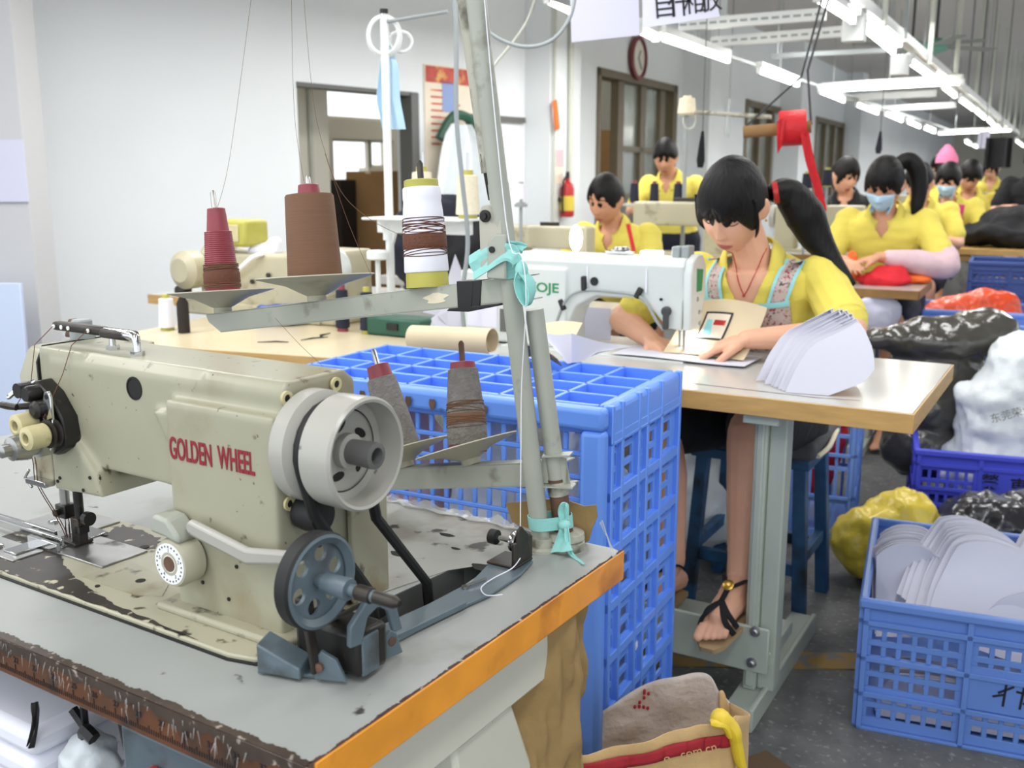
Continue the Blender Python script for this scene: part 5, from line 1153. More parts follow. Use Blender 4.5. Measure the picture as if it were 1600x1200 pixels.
for i in range(13):
    o = solo('card_sheet', fan_sheet(i, 13), 'paper', 'white paper panel in the curled fan standing on the right end of the white table' if i else 'frontmost smooth white paper panel of the fan on the white table', 'paper', 'white panels fanned on the table'); place(o, FP, 0, 0, T2 + .001)
# folded white piece on the tall crate
fw = thing('paper_tray', 'folded white card piece resting on top of the tall blue crate', 'card', (0, 0, 0))
def P3(x, y, Y): return aty(x, y, Y)
A_, B_2, C_, D_ = P3(840, 512, 2.22), P3(893, 566, 2.02), P3(992, 540, 2.20), P3(890, 520, 2.16)
zc = CR.w(0, 0, ch).z + .002
B_2 = atz(893, 567, zc); E_ = atz(845, 560, zc + .03)
def bil(a, b, c, d, sag=0): return lambda u, v: a.lerp(b, u).lerp(d.lerp(c, u), v) + V((0, 0, -sag * math.sin(pi * u)))
top0 = aty(838, 514, B_2.y + .16); top1 = aty(893, 521, B_2.y + .02); top2 = aty(990, 541, B_2.y + .20)
obj('left_flap', MB().sheet(bil(top0, top1, B_2, B_2 + V((-.02, .03, .01)), .008), 10, 8, .0015), 'paper', fw)
obj('right_flap', MB().sheet(bil(top1, top2, B_2 + V((.06, .07, .012)), B_2, .006), 12, 8, .0015), 'paper', fw)
obj('inner_flap', MB().sheet(bil(top0 + V((.01, .03, .006)), top1 + V((.03, .08, .012)), top1 + V((.0, .02, -.03)), top0 + V((.0, 0, -.02)), -.006), 8, 6, .0015), 'paper_kraft', fw)
kb = thing('kraft_board', 'tan card piece sliding under the folded white card', 'card', (0, 0, 0))
obj('sheet', MB().sheet(bil(aty(815, 540, 2.12), aty(870, 560, 2.06), atz(878, 572, zc), atz(820, 558, zc), -.01), 8, 6, .0015), 'kraft', kb)
# rolled kraft piece on the left end of the white table
kr = thing('kraft_roll', 'loosely rolled sheet of tan paper on the table behind the tall crate', 'paper roll', (0, 0, 0))
ka, kb_ = aty(645, 527, 2.62), aty(770, 533, 2.50); kd = kb_ - ka
def roll(u, v): a = v * 2 * pi * 1.25; r_ = .026 + .010 * v; uu, ww, _ = basis(kd); return ka + kd * u + (uu * math.cos(a) + ww * math.sin(a)) * r_
obj('sheet', MB().sheet(roll, 10, 36, .0012), 'paper_kraft', kr)
# scraps of lilac card on the table behind (left of the white machine)
for i, (x, y, Y, s_, rz) in enumerate(((712, 455, 3.05, .10, .3), (700, 505, 2.95, .11, 1.1), (732, 492, 3.0, .09, 2.0))):
    o = thing('paper_scrap', ('star-cut white paper piece leaning left of the white machine', 'white paper piece lying under the star-cut one', 'small white paper piece against the control box')[i], 'paper', aty(x, y, Y))
    obj('sheet', MB().prism([(-s_, -s_ * .6), (s_ * .2, -s_ * .9), (s_, -s_ * .2), (s_ * .35, s_ * .2), (0, s_ * 1.1), (-s_ * .3, s_ * .2)], (0, 0, 0), (1, 0, 0), (0, .4, 1), (0, .002, 0)), 'paper', o, flat=True); o.rotation_euler = (0, .3 * i, rz * .2)

# ------------------------------------------------------------------ stool
STL = Frame(.70, 2.60, 30)
st = thing('stool', 'dark blue wooden stool under the woman in the floral apron', 'stool', F2.w(-.505, .745), F2.yaw)
SZ = .485
obj('seat', MB().box(-.17, .17, -.15, .15, SZ - .03, SZ), 'stool_blue', st, bevel=.004)
for sx in (-1, 1):
    for sy in (-1, 1): obj('leg', MB().prism([(-.018, 0), (.018, 0), (.018, .036), (-.018, .036)], (sx * .165, sy * .14 - .018, 0), (1, 0, 0), (0, 1, 0), (-sx * .025, -sy * .02, SZ - .03)), 'stool_blue', st, bevel=.002)
for sy in (-1, 1): obj('rung', MB().box(-.15, .15, sy * .128 - .012, sy * .128 + .012, .14, .175), 'stool_blue', st, bevel=.002)
for sx in (-1, 1): obj('rung', MB().box(sx * .152 - .012, sx * .152 + .012, -.13, .13, .17, .205), 'stool_blue', st, bevel=.002)
def cush(u, v): a = u * 2 * pi; r_ = (.19 if v < .99 else .19); return (math.cos(a) * .19 * (1 + .06 * math.sin(3 * a)), math.sin(a) * .165 * (1 + .06 * math.cos(4 * a)), SZ + .001)
cm = MB().box(-.18, .185, -.165, .16, SZ + .002, SZ + .05); me = remesh(cm, .012, 6)
displace(me, lambda c, n: V((0, 0, .006 * mnoise.noise(c * 18))))
cu = solo('seat_cushion', me, 'grey_cloth', 'grey cushion with a gold trimmed edge on the blue stool', 'cushion', angle=2); cu.location = F2.w(-.505, .745); cu.rotation_euler.z = F2.yaw
obj('gold_trim', MB().tube(catmull([(.186, -.13, SZ + .012), (.196, -.05, SZ + .02), (.19, .05, SZ + .03), (.18, .13, SZ + .03)]), .007, 8), 'thread_cream', cu)

# ------------------------------------------------------------------ crates on the right
def crate(label, loc, rz, w, d, h, m, nx=16, nz=5, plate_=True, group=None, text=None, style=0):
    t = thing('plastic_crate', label, 'crate', loc, rz, group); th = .006
    def pan_(L):
        xs = []; cols = 3 if L > .4 else 2; cwid = L / cols
        for c_ in range(cols): xs += spans(c_ * cwid + .02, (c_ + 1) * cwid - .02, max(3, nx // cols), .011)
        z = spans(.03, h - .075, nz, .014)
        return xs, z
    for nm, L, T in (('front_panel', w, Matrix.Translation((-w / 2, -d / 2, 0))), ('back_panel', w, Matrix.Translation((-w / 2, d / 2 - th, 0))),
                     ('left_panel', d, Matrix(((0, -1, 0, -w / 2 + th), (1, 0, 0, -d / 2), (0, 0, 1, 0), (0, 0, 0, 1)))), ('right_panel', d, Matrix(((0, -1, 0, w / 2), (1, 0, 0, -d / 2), (0, 0, 1, 0), (0, 0, 0, 1))))):
        xs, z = pan_(L); mb = grid_panel(L, h - .01, th, xs, z, 0, T)
        off = th if nm in ('back_panel', 'left_panel') else -.012 + th * 0
        def lbox(x0, x1, z0, z1, e0=-.010, e1=.0):
            if nm in ('front_panel', 'right_panel'): mb.box(x0, x1, e0, e1, z0, z1, 0, T) if nm == 'front_panel' else mb.box(x0, x1, -e1 - .0 , -e0 * 0, z0, z1, 0, T) if False else mb.box(x0, x1, e0, e1, z0, z1, 0, T)
            else: mb.box(x0, x1, th, th + .010, z0, z1, 0, T)
        cols = 3 if L > .4 else 2
        for c_ in range(cols + 1): x = min(max(c_ * L / cols, .006), L - .006); lbox(x - .006, x + .006, 0, h - .02)
        for k in range(4): z_ = h * (k / 3) * .82; lbox(0, L, max(z_ - .005, 0), z_ + .007)
        if plate_ and nm in ('front_panel',): lbox(L / cols, 2 * L / cols, h * .30, h * .62, -.004, 0)
        obj(nm, mb, m, t, bevel=.001, seg=1)
    rimb = MB()
    for (x0, x1, y0, y1) in ((-w / 2 - .012, w / 2 + .012, -d / 2 - .012, -d / 2 + .008), (-w / 2 - .012, w / 2 + .012, d / 2 - .008, d / 2 + .012), (-w / 2 - .012, -w / 2 + .008, -d / 2, d / 2), (w / 2 - .008, w / 2 + .012, -d / 2, d / 2)): rimb.box(x0, x1, y0, y1, h - .024, h)
    obj('rim', rimb, m, t, bevel=.006, seg=2)
    obj('bottom', MB().box(-w / 2, w / 2, -d / 2, d / 2, 0, .008), m, t)
    return t
CF = Frame(.80, 2.09, 22)
cwf, cdf, chf = .66, .58, .318
c_f = crate('blue slotted crate full of white paper panels at the lower right', CF.w(cwf / 2 - .01, cdf / 2 + .012), CF.yaw, cwf, cdf, chf, 'crate_blue_mid', nx=18, nz=6)
for l in ([(0, .03), (.03, .05)], [(.015, .06), (.012, .0)], [(-.01, .02), (.012, .028)], [(.05, .06), (.045, .0)], [(.035, .04), (.075, .035)], [(.06, .035), (.085, -.005)], [(.05, .015), (.08, .012)]):
    p, q = l; o = obj('brush_mark', MB().bar((p[0], 0, p[1]), (q[0], 0, q[1]), .0008, .005, up=(0, 0, 1)) if abs(p[0] - q[0]) >= abs(p[1] - q[1]) else MB().bar((p[0], 0, p[1]), (q[0], 0, q[1]), .005, .0008, up=(0, 1, 0)), 'navy_cloth', c_f, flat=True); o.location = (-.045, -cdf / 2 - .0048, chf * .36)
def stack(F, a, b, z, n, w, h, lean, dx, dy, roll_, label, group, seed, curve=.03, dz=0):
    q = random.Random(seed); proto = None
    for i in range(n):
        if proto is None or i % 4 == 0:
            cv = curve * q.uniform(.7, 1.3)
            def fn(u, v, cv=cv, s_=q.random()):
                e = u - .5; prof = 1 - .35 * max(0, v - .45) ** 1.5 + .02 * math.sin(u * 20 + s_ * 9) * (v > .95)
                return (e * w * prof, cv * (1 - 4 * (v - .5) ** 2) + .02 * e, h * v * (1 - .14 * (2 * abs(e)) ** 2.5))
            me = MB().sheet(fn, 10, 10, .0012).mesh('paper_panel'); bm = bmesh.new(); bm.from_mesh(me); bmesh.ops.recalc_face_normals(bm, faces=bm.faces); bm.to_mesh(me); bm.free()
            me.materials.append(M_['paper']); me.polygons.foreach_set('use_smooth', [True] * len(me.polygons)); me.set_sharp_from_angle(angle=.9); proto = me
        o = link(bpy.data.objects.new('card_sheet', proto)); tag(o, label, 'paper', group)
        o.location = F.w(a + dx * i + q.uniform(-.003, .003), b + dy * i, z + dz * i + q.uniform(-.002, .004)); o.rotation_euler = (lean + q.uniform(-.02, .02), roll_ + q.uniform(-.03, .03) + .012 * i, F.yaw + q.uniform(-.05, .05)); o.rotation_mode = 'XYZ'
stack(CF, .235, .11, .19, 12, .23, .25, -.55, -.0065, .007, .22, 'white paper panel in the front centre stack of the lower right crate', 'front centre panels in the crate', 3, .03, .003)
stack(CF, .095, .16, .17, 14, .16, .22, -.35, -.001, .012, -.18, 'white paper panel in the tight left-hand stack of the lower right crate', 'left-hand panels in the crate', 5, .04)
stack(CF, .42, .36, .20, 12, .26, .24, -.75, .001, .011, .35, 'white paper panel in the rear right stack of the lower right crate', 'rear panels in the crate', 7, .03)
stack(CF, .40, .09, .13, 8, .22, .22, -.55, .008, .011, -.35, 'white paper panel in the front right stack of the lower right crate', 'front right panels in the crate', 9, .03)
stack(CF, .20, .06, .012, 10, .34, .10, -.15, .000, .012, .0, 'white paper panel lying low inside the lower right crate', 'low panels in the crate', 13, .02)
stack(CF, .50, .06, .012, 10, .22, .12, -.35, .000, .012, .1, 'white paper panel lying low at the right inside the lower right crate', 'low panels in the crate', 14, .02)
yc = solo('yellow_card', MB().prism([(0, 0), (.12, .0), (.13, .10), (.0, .09)], (0, 0, 0), (1, 0, 0), (0, .5, .85), (0, .003, 0)), 'yellow_poly', 'shiny yellow packet between the paper stacks in the lower right crate', 'packet'); place(yc, CF, .21, .34, .20)
tg_ = solo('tied_bag_end', MB().tube(catmull([(0, 0, 0), (.0, 0, .03), (.012, 0, .05)]), [.022, .02, .016, .012, .009, .008, .008, .010, .014, .018, .020, .02, .014], 10), 'white_poly', 'knotted end of a clear bag on the back rim of the lower right crate', 'bag'); place(tg_, CF, .185, cdf + .0, chf - .06)
# purple-blue crate with the big white sack
CP = Frame(1.42, 3.40, 20)
cp = crate('purple-blue crate with two black characters holding a big white sack', CP.w(.32, .24), CP.yaw, .62, .46, .31, 'crate_violet', nx=18, nz=5)
obj('label_plate', MB().box(-.125, .09, -.2348, -.224, .170, .262), 'crate_violet', cp, bevel=.002)
for k, ch_ in enumerate('榮東'):
    o = obj('character', text_mesh(ch_, .058, .0006, bold=.001), 'dark_hole', cp, flat=True, fix=False); o.location = (-.100 + k * .090, -.2356, .192 - .006 * k); o.rotation_euler = (pi / 2, 0, 0)
def blob(name, parts, vox, amp, sc, m, label, cat, sm=3, seed=0, group=None):
    mb = MB()
    for c, r_ in parts: mb.ell(c, r_, 22)
    me = remesh(mb, vox, sm)
    def fn(c, n):
        p = c * sc + V((seed * 3.1, 0, 0)); return n * amp * (mnoise.noise(p) + .5 * mnoise.noise(p * 2.3) - .6 * abs(mnoise.noise(p * 1.3 + V((7, 0, 0)))) - .45 * abs(mnoise.noise(p * 3.1 + V((0, 4, 0)))))
    displace(me, fn)
    zmin = None
    o = solo(name, me, m, label, cat, group, angle=2.5); return o
bs1 = blob('white_sack', [((0, 0, .18), (.25, .18, .18)), ((.03, .02, .38), (.24, .17, .22)), ((.06, .04, .55), (.20, .13, .15)), ((-.06, .0, .42), (.16, .12, .12))], .014, .030, 8, 'white_poly', 'big crumpled white printed sack standing in the purple-blue crate', 'sack', seed=1)
place(bs1, CP, .34, .24, .012)
for k, (ch_, x, y, z, s_) in enumerate((('公司', .0, -.145, .53, .04), ('东莞荣业', -.10, -.19, .40, .035))):
    o = obj('print', text_mesh(ch_, s_, .0005), 'grey_frame', bs1, flat=True, fix=False); o.location = (x, y, z); o.rotation_euler = (pi / 2 - .25, -.35, .1)
obj('red_band', MB().sheet(lambda u, v: (-.10 + .28 * u, -.19 - .012 * math.sin(pi * u) + .02 * v, .02 + .30 - .25 + .03 * v), 14, 3, .002), 'sack_red', bs1)
dp = blob('dark_bag', [((0, 0, 0), (.24, .12, .09)), ((.16, .02, .03), (.14, .12, .09)), ((-.22, 0, .0), (.10, .06, .05)), ((.0, .02, -.12), (.2, .12, .1)), ((.0, .02, -.25), (.2, .14, .14)), ((0, .02, -.42), (.2, .14, .14))], .014, .012, 9, 'dark_poly', 'shiny dark grey plastic bundle behind the right end of the white table', 'bag', seed=4)
p = aty(1470, 530, 3.75); dp.location = p
# tall crate with red content under the rear, seen behind the stool
q_ = atz(1330, 848, 0); CU = Frame(q_.x, q_.y, 22)
cu_ = crate('tall blue crate with red cloth behind the stool', CU.w(-.31, .23), CU.yaw, .60, .44, .56, 'crate_pale', nx=12, nz=4, plate_=False)
o = blob('red_cloth', [((0, 0, .22), (.24, .17, .22)), ((.1, 0, .3), (.16, .15, .18))], .016, .015, 8, 'red_cloth', 'red cloth filling the tall crate behind the stool', 'cloth', seed=6); place(o, CU, -.31, .23, .012)
# small crate stack at right with an orange bag
CS = Frame(1.77, 4.50, 24)
crate('lower blue crate of the pair behind the dark plastic bundle', CS.w(.31, .22), CS.yaw, .60, .42, .30, 'crate_blue_mid', group=None)
crate('pale blue empty crate stacked on another behind the dark plastic bundle', CS.w(.31, .22, .30), CS.yaw, .60, .42, .315, 'crate_pale')
CS2 = Frame(1.98, 5.05, 24)
crate('blue crate on the floor holding the orange bag', CS2.w(.31, .22), CS2.yaw, .62, .42, .30, 'crate_blue_mid'); crate('upper blue crate holding the orange bag at the right', CS2.w(.31, .22, .30), CS2.yaw, .62, .42, .30, 'crate_blue_mid')
o = blob('orange_bag', [((0, 0, .06), (.24, .14, .10)), ((.06, 0, .12), (.16, .12, .08))], .014, .02, 9, 'orange_poly', 'bright orange plastic bag in the blue crate at the right', 'bag', seed=8); place(o, CS2, .33, .22, .50)
# crates far right
CQ = Frame(2.62, 5.75, 26)
for k in range(3): crate(('navy blue crate at the bottom of the stack under the black garments', 'navy blue crate in the middle of the stack under the black garments', 'navy blue crate on top of the stack beside the grey box')[k], CQ.w(.32, .24, k * .26), CQ.yaw, .62, .44, .26, 'crate_navy', group='navy crates')
# yellow and black bags on the floor
o = blob('yellow_bag', [((0, 0, .13), (.17, .13, .13)), ((.05, .02, .2), (.12, .1, .1))], .014, .022, 11, 'yellow_poly', 'crumpled yellow plastic bag behind the lower right crate', 'bag', seed=2); o.location = aty(1385, 830, 2.95).xy.to_3d()
o = blob('black_bag', [((0, 0, .14), (.22, .14, .14)), ((.1, .0, .16), (.14, .12, .14))], .014, .02, 9, 'black_poly', 'shiny black plastic bag behind the lower right crate', 'bag', seed=3); q = aty(1555, 810, 2.98); o.location = (q.x, q.y, max(0, q.z - .36))
# white sack behind the legs
o = blob('white_sack', [((0, 0, .2), (.2, .16, .2)), ((.0, .02, .4), (.17, .14, .18))], .016, .025, 9, 'white_poly', 'white sack on the floor behind the legs of the woman in the floral apron', 'sack', seed=12); q = aty(1112, 800, 3.15); o.location = (q.x, q.y, 0)
# ------------------------------------------------------------------ people
def rot3(yaw=0, pitch=0, roll=0): return Matrix.Rotation(yaw, 4, 'Z') @ Matrix.Rotation(pitch, 4, 'X') @ Matrix.Rotation(roll, 4, 'Y')
def head_pt(d):
    """unit direction -> point on a head that faces -y (centre of skull at the origin)"""
    x, y, z = d[0] * .0725, d[1] * .094, d[2] * .113
    if z < 0:
        t = -z / .113; x *= 1 - .26 * t ** 1.7
        if y > 0: y *= 1 - .5 * t
    if y < -.066: y = -.066 + (y + .066) * .62
    if y < 0:
        ax = abs(x); G = lambda u, s: math.exp(-(u / s) ** 2)
        f = min(1, -y / .04)
        nz_ = 0
        if -.045 < z < .03: nz_ = ((.03 - z) / .06) ** 1.3 if z > -.03 else max(0, (z + .045) / .015)
        y -= f * .023 * G(x, .0095) * min(nz_, 1)
        y -= f * .007 * G(ax - .010, .006) * G(z + .031, .007)
        y += f * .0085 * G(ax - .030, .016) * G(z - .012, .013)
        y -= f * .0040 * G(ax - .031, .012) * G(z - .008, .008)
        y -= f * .0030 * G(ax - .028, .020) * G(z - .033, .008)
        y -= f * .0075 * G(x, .020) * G(z + .0595, .0055)
        y -= f * .0088 * G(x, .017) * G(z + .0715, .006)
        y += f * .0025 * G(x, .022) * G(z + .0655, .002)
        y -= f * .0075 * G(x, .020) * G(z + .100, .014)
        y -= f * .0030 * G(ax - .040, .018) * G(z + .025, .020)
    return V((x, y, z))
def head_geo(n=64):
    m = n; vs = []; fs = []
    for i in range(m + 1):
        t = pi * i / m
        for j in range(n): a = 2 * pi * j / n; vs.append(head_pt((math.sin(t) * math.cos(a), math.sin(t) * math.sin(a), math.cos(t))))
    for i in range(m):
        for j in range(n): fs.append((i * n + j, (i + 1) * n + j, (i + 1) * n + (j + 1) % n, i * n + (j + 1) % n))
    return vs, fs
HG, HF = head_geo(64)
HBVH = BVHTree.FromPolygons(HG, [f for f in HF])
def on_face(x, z, off=.001):
    h = HBVH.ray_cast(V((x, -1, z)), V((0, 1, 0)))
    return V((x, (h[0].y if h[0] else -.06) - off, z))
def hair_cap(n, bangs, side, back, part=0, thick=.10, wisp=.02, seed=0, ear=True):
    """closed shell that dips under the skin where the face shows; bangs/side/back: how low the hair comes (z)"""
    vs = []; fs = []; m = n
    for i in range(m + 1):
        t = pi * i / m
        for j in range(n):
            a = 2 * pi * j / n; d = V((math.sin(t) * math.cos(a), math.sin(t) * math.sin(a), math.cos(t)))
            p = V((d.x * .0725, d.y * .094, d.z * .113)); fr = max(0, -d.y)       # 1 at the front
            az = math.atan2(abs(d.x), -d.y)                                        # 0 front .. pi back
            if az < .62: lim = bangs + .012 * math.sin(d.x * 9 + seed) + wisp * .6 * mnoise.noise(V((d.x * 14, seed, 0)))
            elif az < 1.15: lim = bangs + (side - bangs) * ((az - .62) / .53) ** .8
            elif az < 1.95: lim = side if not ear or az < 1.38 else max(side, -.002)
            else: lim = max(side, -.002) + (back - max(side, -.002)) * min(1, (az - 1.95) / .5)
            k = (p.z - lim) / .014; s_ = max(0, min(1, k + .5))
            st = .012 * mnoise.noise(V((math.atan2(d.y, d.x) * 9 + seed, d.z * 1.5, seed)))
            r_ = 1 + (thick + st) * s_ - .10 * (1 - s_)
            if p.z < -.02 and s_ > 0: p = V((p.x * (1 - .1 * (-p.z / .113)), p.y * (1 - .35 * max(0, d.y) * (-p.z / .113)), p.z))
            vs.append(p * r_ + V((0, 0, .004 * s_)))
    for i in range(m):
        for j in range(n): fs.append((i * n + j, (i + 1) * n + j, (i + 1) * n + (j + 1) % n, i * n + (j + 1) % n))
    return vs, fs
def limb(mb, pts, rads, n=14, k=5):
    P = catmull(pts, k); q = len(pts) - 1; rr = []
    for i in range(len(P)):
        t = i / k; a = min(int(t), q - 1); f = t - a; rr.append(rads[a] + (rads[a + 1] - rads[a]) * f)
    mb.tube(P, rr, n); mb.ell(P[0], rads[0] * .99, n); mb.ell(P[-1], rads[-1] * .99, n); return mb
def loft(mb, secs, n=24):
    """secs: (centre, half width vector, half depth vector)"""
    o = len(mb.v)
    for c, a, b in secs:
        for j in range(n):
            t = 2 * pi * j / n; ct, st = math.cos(t), math.sin(t); e = .86
            mb.v.append(tuple(V(c) + V(a) * (abs(ct) ** e * (1 if ct > 0 else -1)) + V(b) * (abs(st) ** e * (1 if st > 0 else -1))))
    for i in range(len(secs) - 1):
        for j in range(n): mb.f.append((o + i * n + j, o + i * n + (j + 1) % n, o + (i + 1) * n + (j + 1) % n, o + (i + 1) * n + j)); mb.m.append(0)
    mb.f.append(tuple(o + j for j in reversed(range(n)))); mb.m.append(0); e_ = o + (len(secs) - 1) * n; mb.f.append(tuple(e_ + j for j in range(n))); mb.m.append(0)
    return mb
def hand(mb, wrist, tip, down, side, curl=.5, sc=1.0, spread=.16):
    """palm and five bent fingers from the wrist toward tip; side=+1: thumb on the +side of cross(dir, down)"""
    w = V(wrist); d = (V(tip) - w).normalized(); dn = V(down); dn = (dn - d * dn.dot(d)).normalized(); s_ = d.cross(dn) * side
    P = lambda a, b, c: w + (d * a + s_ * b + dn * c) * sc
    for b in (-.026, -.009, .009, .026): mb.tube([P(-.005, b * .62, 0), P(.04, b, -.002), P(.082, b * 1.05, 0)], [.013 * sc, .0125 * sc, .0105 * sc], 10); mb.ell(P(.082, b * 1.05, 0), .0105 * sc, 10)
    for b, L, q in ((.029, .068, 0), (.0105, .078, .03), (-.0095, .072, .02), (-.028, .056, -.02)):
        a0 = curl * .45; pts = [P(.078, b, 0)]; ang = a0 * .5; sp = spread * b / .03
        for k, f in enumerate((.46, .31, .23)):
            ang += a0 * (.5 + .4 * k); st = L * f; last = pts[-1]
            pts.append(last + (d * math.cos(ang) * math.cos(sp) + s_ * math.sin(sp) + dn * math.sin(ang)) * st * sc)
        limb(mb, pts, [.0090 * sc, .0086 * sc, .0078 * sc, .0062 * sc], 10, 3)
    pts = [P(.018, .022, .004), P(.044, .044, .012), P(.068, .052, .022), P(.088, .050, .030)]
    limb(mb, pts, [.014 * sc, .0115 * sc, .0095 * sc, .0072 * sc], 10, 3)
def foot(mb, ankle, toe, sc=1.0):
    a = V(ankle); t = V(toe); d = (t - a); f = d.normalized(); s_ = V((-f.y, f.x, 0)).normalized(); L = d.length
    ball = a + d * .66; heel = a + V((0, 0, -.058 * sc)) - V((f.x, f.y, 0)) * .028 * sc
    limb(mb, [heel, a.lerp(ball, .5) + V((0, 0, -.012)), ball + V((0, 0, .004))], [.030 * sc, .036 * sc, .032 * sc], 12)
    limb(mb, [a, a.lerp(ball, .5) + V((0, 0, .004)), ball], [.030 * sc, .030 * sc, .022 * sc], 12)
    for k, b in enumerate((-.026, -.009, .005, .017, .028)):
        q = ball + s_ * b * sc; limb(mb, [ball + s_ * b * .7, q.lerp(t + s_ * b * 1.05, .55) + V((0, 0, .003)), t + s_ * b * 1.05 - f * (.004 + .006 * k)], [.014 * sc, (.0115 if k == 0 else .0085) * sc, (.0105 if k == 0 else .0075) * sc], 10, 3)
    return ball, f, s_

def person(F, label, J, head, hairspec, shirt='yellow_polo', skin='skin', vox=.009, hs=1.0, extras=(), group=None, legs=True, sleeve=.62, lower='navy_cloth', detail=False, girth=1.0, hand_curl=.5, vneck=.115):
    """J: joints in the local frame of F (facing -y): pelvis, waist, chest, neck, shoulderL/R, elbowL/R, wristL/R, tipL/R, hipL/R, kneeL/R, ankleL/R, toeL/R
    head: (centre, yaw, pitch, roll)"""
    t = thing('person', label, 'person', F.w(0, 0, 0), F.yaw, group)
    J = {k: V(v) for k, v in J.items()}; g = girth
    hc, hy, hp, hr = head; HM = Matrix.Translation(V(hc)) @ rot3(hy, hp, hr) @ Matrix.Scale(hs, 4)
    up = (J['neck'] - J['chest']).normalized(); sx = (J['shoulderL'] - J['shoulderR']).normalized()
    def torso(mb, e, top=True):
        fd = lambda a, b: (b - a).normalized()
        ax = lambda u: sx
        dep = lambda u: u.cross(sx).normalized()
        u1 = fd(J['pelvis'], J['waist']); u2 = fd(J['waist'], J['chest']); u3 = up
        S_ = [(J['pelvis'] - u1 * .10, sx * (.150 * g + e), dep(u1) * (.105 * g + e)), (J['pelvis'], sx * (.165 * g + e), dep(u1) * (.118 * g + e)), (J['waist'], sx * (.132 * g + e), dep(u2) * (.100 * g + e)),
              (J['chest'], sx * (.155 * g + e), dep(u2) * (.112 * g + e)), (J['chest'].lerp(J['neck'], .45), sx * (.165 * g + e), dep(u3) * (.098 * g + e)), (J['chest'].lerp(J['neck'], .78), sx * (.135 * g + e), dep(u3) * (.078 * g + e)), (J['neck'] - u3 * .005, sx * (.075 + e), dep(u3) * (.062 + e))]
        loft(mb, S_)
        for s_ in 'LR': mb.ell(J['shoulder' + s_], .055 * g + e, 16)
        return mb
    b = MB(); torso(b, 0)
    limb(b, [J['neck'] - up * .03, J['neck'] + up * .03, HM @ V((0, .022, -.055))], [.062, .050, .050])
    for s_ in 'LR':
        limb(b, [J['shoulder' + s_], J['shoulder' + s_].lerp(J['elbow' + s_], .5), J['elbow' + s_], J['elbow' + s_].lerp(J['wrist' + s_], .4), J['wrist' + s_]], [.048 * g, .042 * g, .036, .036, .0245])
        hand(b, J['wrist' + s_], J['tip' + s_], J.get('down' + s_, V((0, 0, -1))), 1 if s_ == 'L' else -1, hand_curl)
        if legs:
            limb(b, [J['hip' + s_], J['hip' + s_].lerp(J['knee' + s_], .5), J['knee' + s_], J['knee' + s_].lerp(J['ankle' + s_], .35), J['ankle' + s_].lerp(J['knee' + s_], .15), J['ankle' + s_]], [.082, .072, .052, .050, .034, .032])
            foot(b, J['ankle' + s_], J['toe' + s_])
    b.add(HG, HF, 0, HM)
    for x in (-1, 1):
        T = HM @ Matrix.Translation((x * .0735, .010, -.004)) @ rot3(x * -.35, 0, 0)
        b.ell((0, 0, 0), (.0085, .019, .030), 14, 0, T); b.ell((x * .004, .008, .004), (.006, .012, .024), 12, 0, T)
    me = remesh(b, vox, 2, .4)
    body = obj('body', me, skin, t, angle=2.5)
    # shirt
    m = MB(); torso(m, .011)
    for s_ in 'LR':
        e = J['shoulder' + s_].lerp(J['elbow' + s_], sleeve); c0 = J['shoulder' + s_]
        limb(m, [c0, c0.lerp(e, .5), c0.lerp(e, .98)], [.060 * g, .060 * g, .058 * g]); m.tube([c0.lerp(e, .9), e], [.058 * g, .060 * g], 16)
    ms = remesh(m, vox * .9, 3, .45)
    displace(ms, lambda p, n: n * (.004 * mnoise.noise(p * 16) + .0035 * mnoise.noise(V((p.x * 9, p.y * 9, p.z * 34)))))
    bm = bmesh.new(); bm.from_mesh(ms); dele = []; fr = sx.cross(up).normalized()
    if fr.y > 0: fr = -fr
    for f in bm.faces:
        c = f.calc_center_median() - J['neck']; a = c.dot(sx); h = c.dot(up); d = c.dot(fr)
        if h > .012 and abs(a) < .075 and abs(d) < .075: dele.append(f)
        elif d > 0 and h > -vneck and abs(a) < .056 * (1 - (-h / vneck)) + .002 and h < .03: dele.append(f)
    bmesh.ops.delete(bm, geom=dele, context='FACES'); bm.to_mesh(ms); bm.free()
    sh = obj('shirt', ms, shirt, t, angle=2.5)
    def collar(u, v):
        a = -pi * .97 + 2 * pi * .97 * u; fd_ = (1 + math.cos(a)) / 2                       # 1 at front
        bk = a
        r0, r1 = .064, .086; x = math.sin(a); y = -math.cos(a)                                 # y<0 front when a=0 -> flip below
        rr = r0 + (r1 - r0) * v; h = .040 * (1 - v) - .006 * v; 
        return None
    for s_ in (-1, 1):
        def col(u, v, s_=s_):
            a = pi * (1 - u) * .98                                                             # pi = back, 0 = front
            fx = math.sin(a) * s_; fy = math.cos(a); dr = max(0, math.cos(a)) ** 1.5
            inn = J['neck'] + sx * fx * .060 + fr * fy * .062 + up * (.042 - .74 * vneck * dr) + sx * s_ * .018 * dr * (1 if u > .6 else u / .6)
            out = J['neck'] + sx * fx * .088 + fr * fy * .094 + up * (.004 - .91 * vneck * dr) + sx * s_ * (.034 * dr)
            q = inn.lerp(out, v); return q + fr * .006 * dr + up * .008 * math.sin(pi * v)
        obj('collar', MB().sheet(col, 20, 5, .003), shirt, t, angle=2)
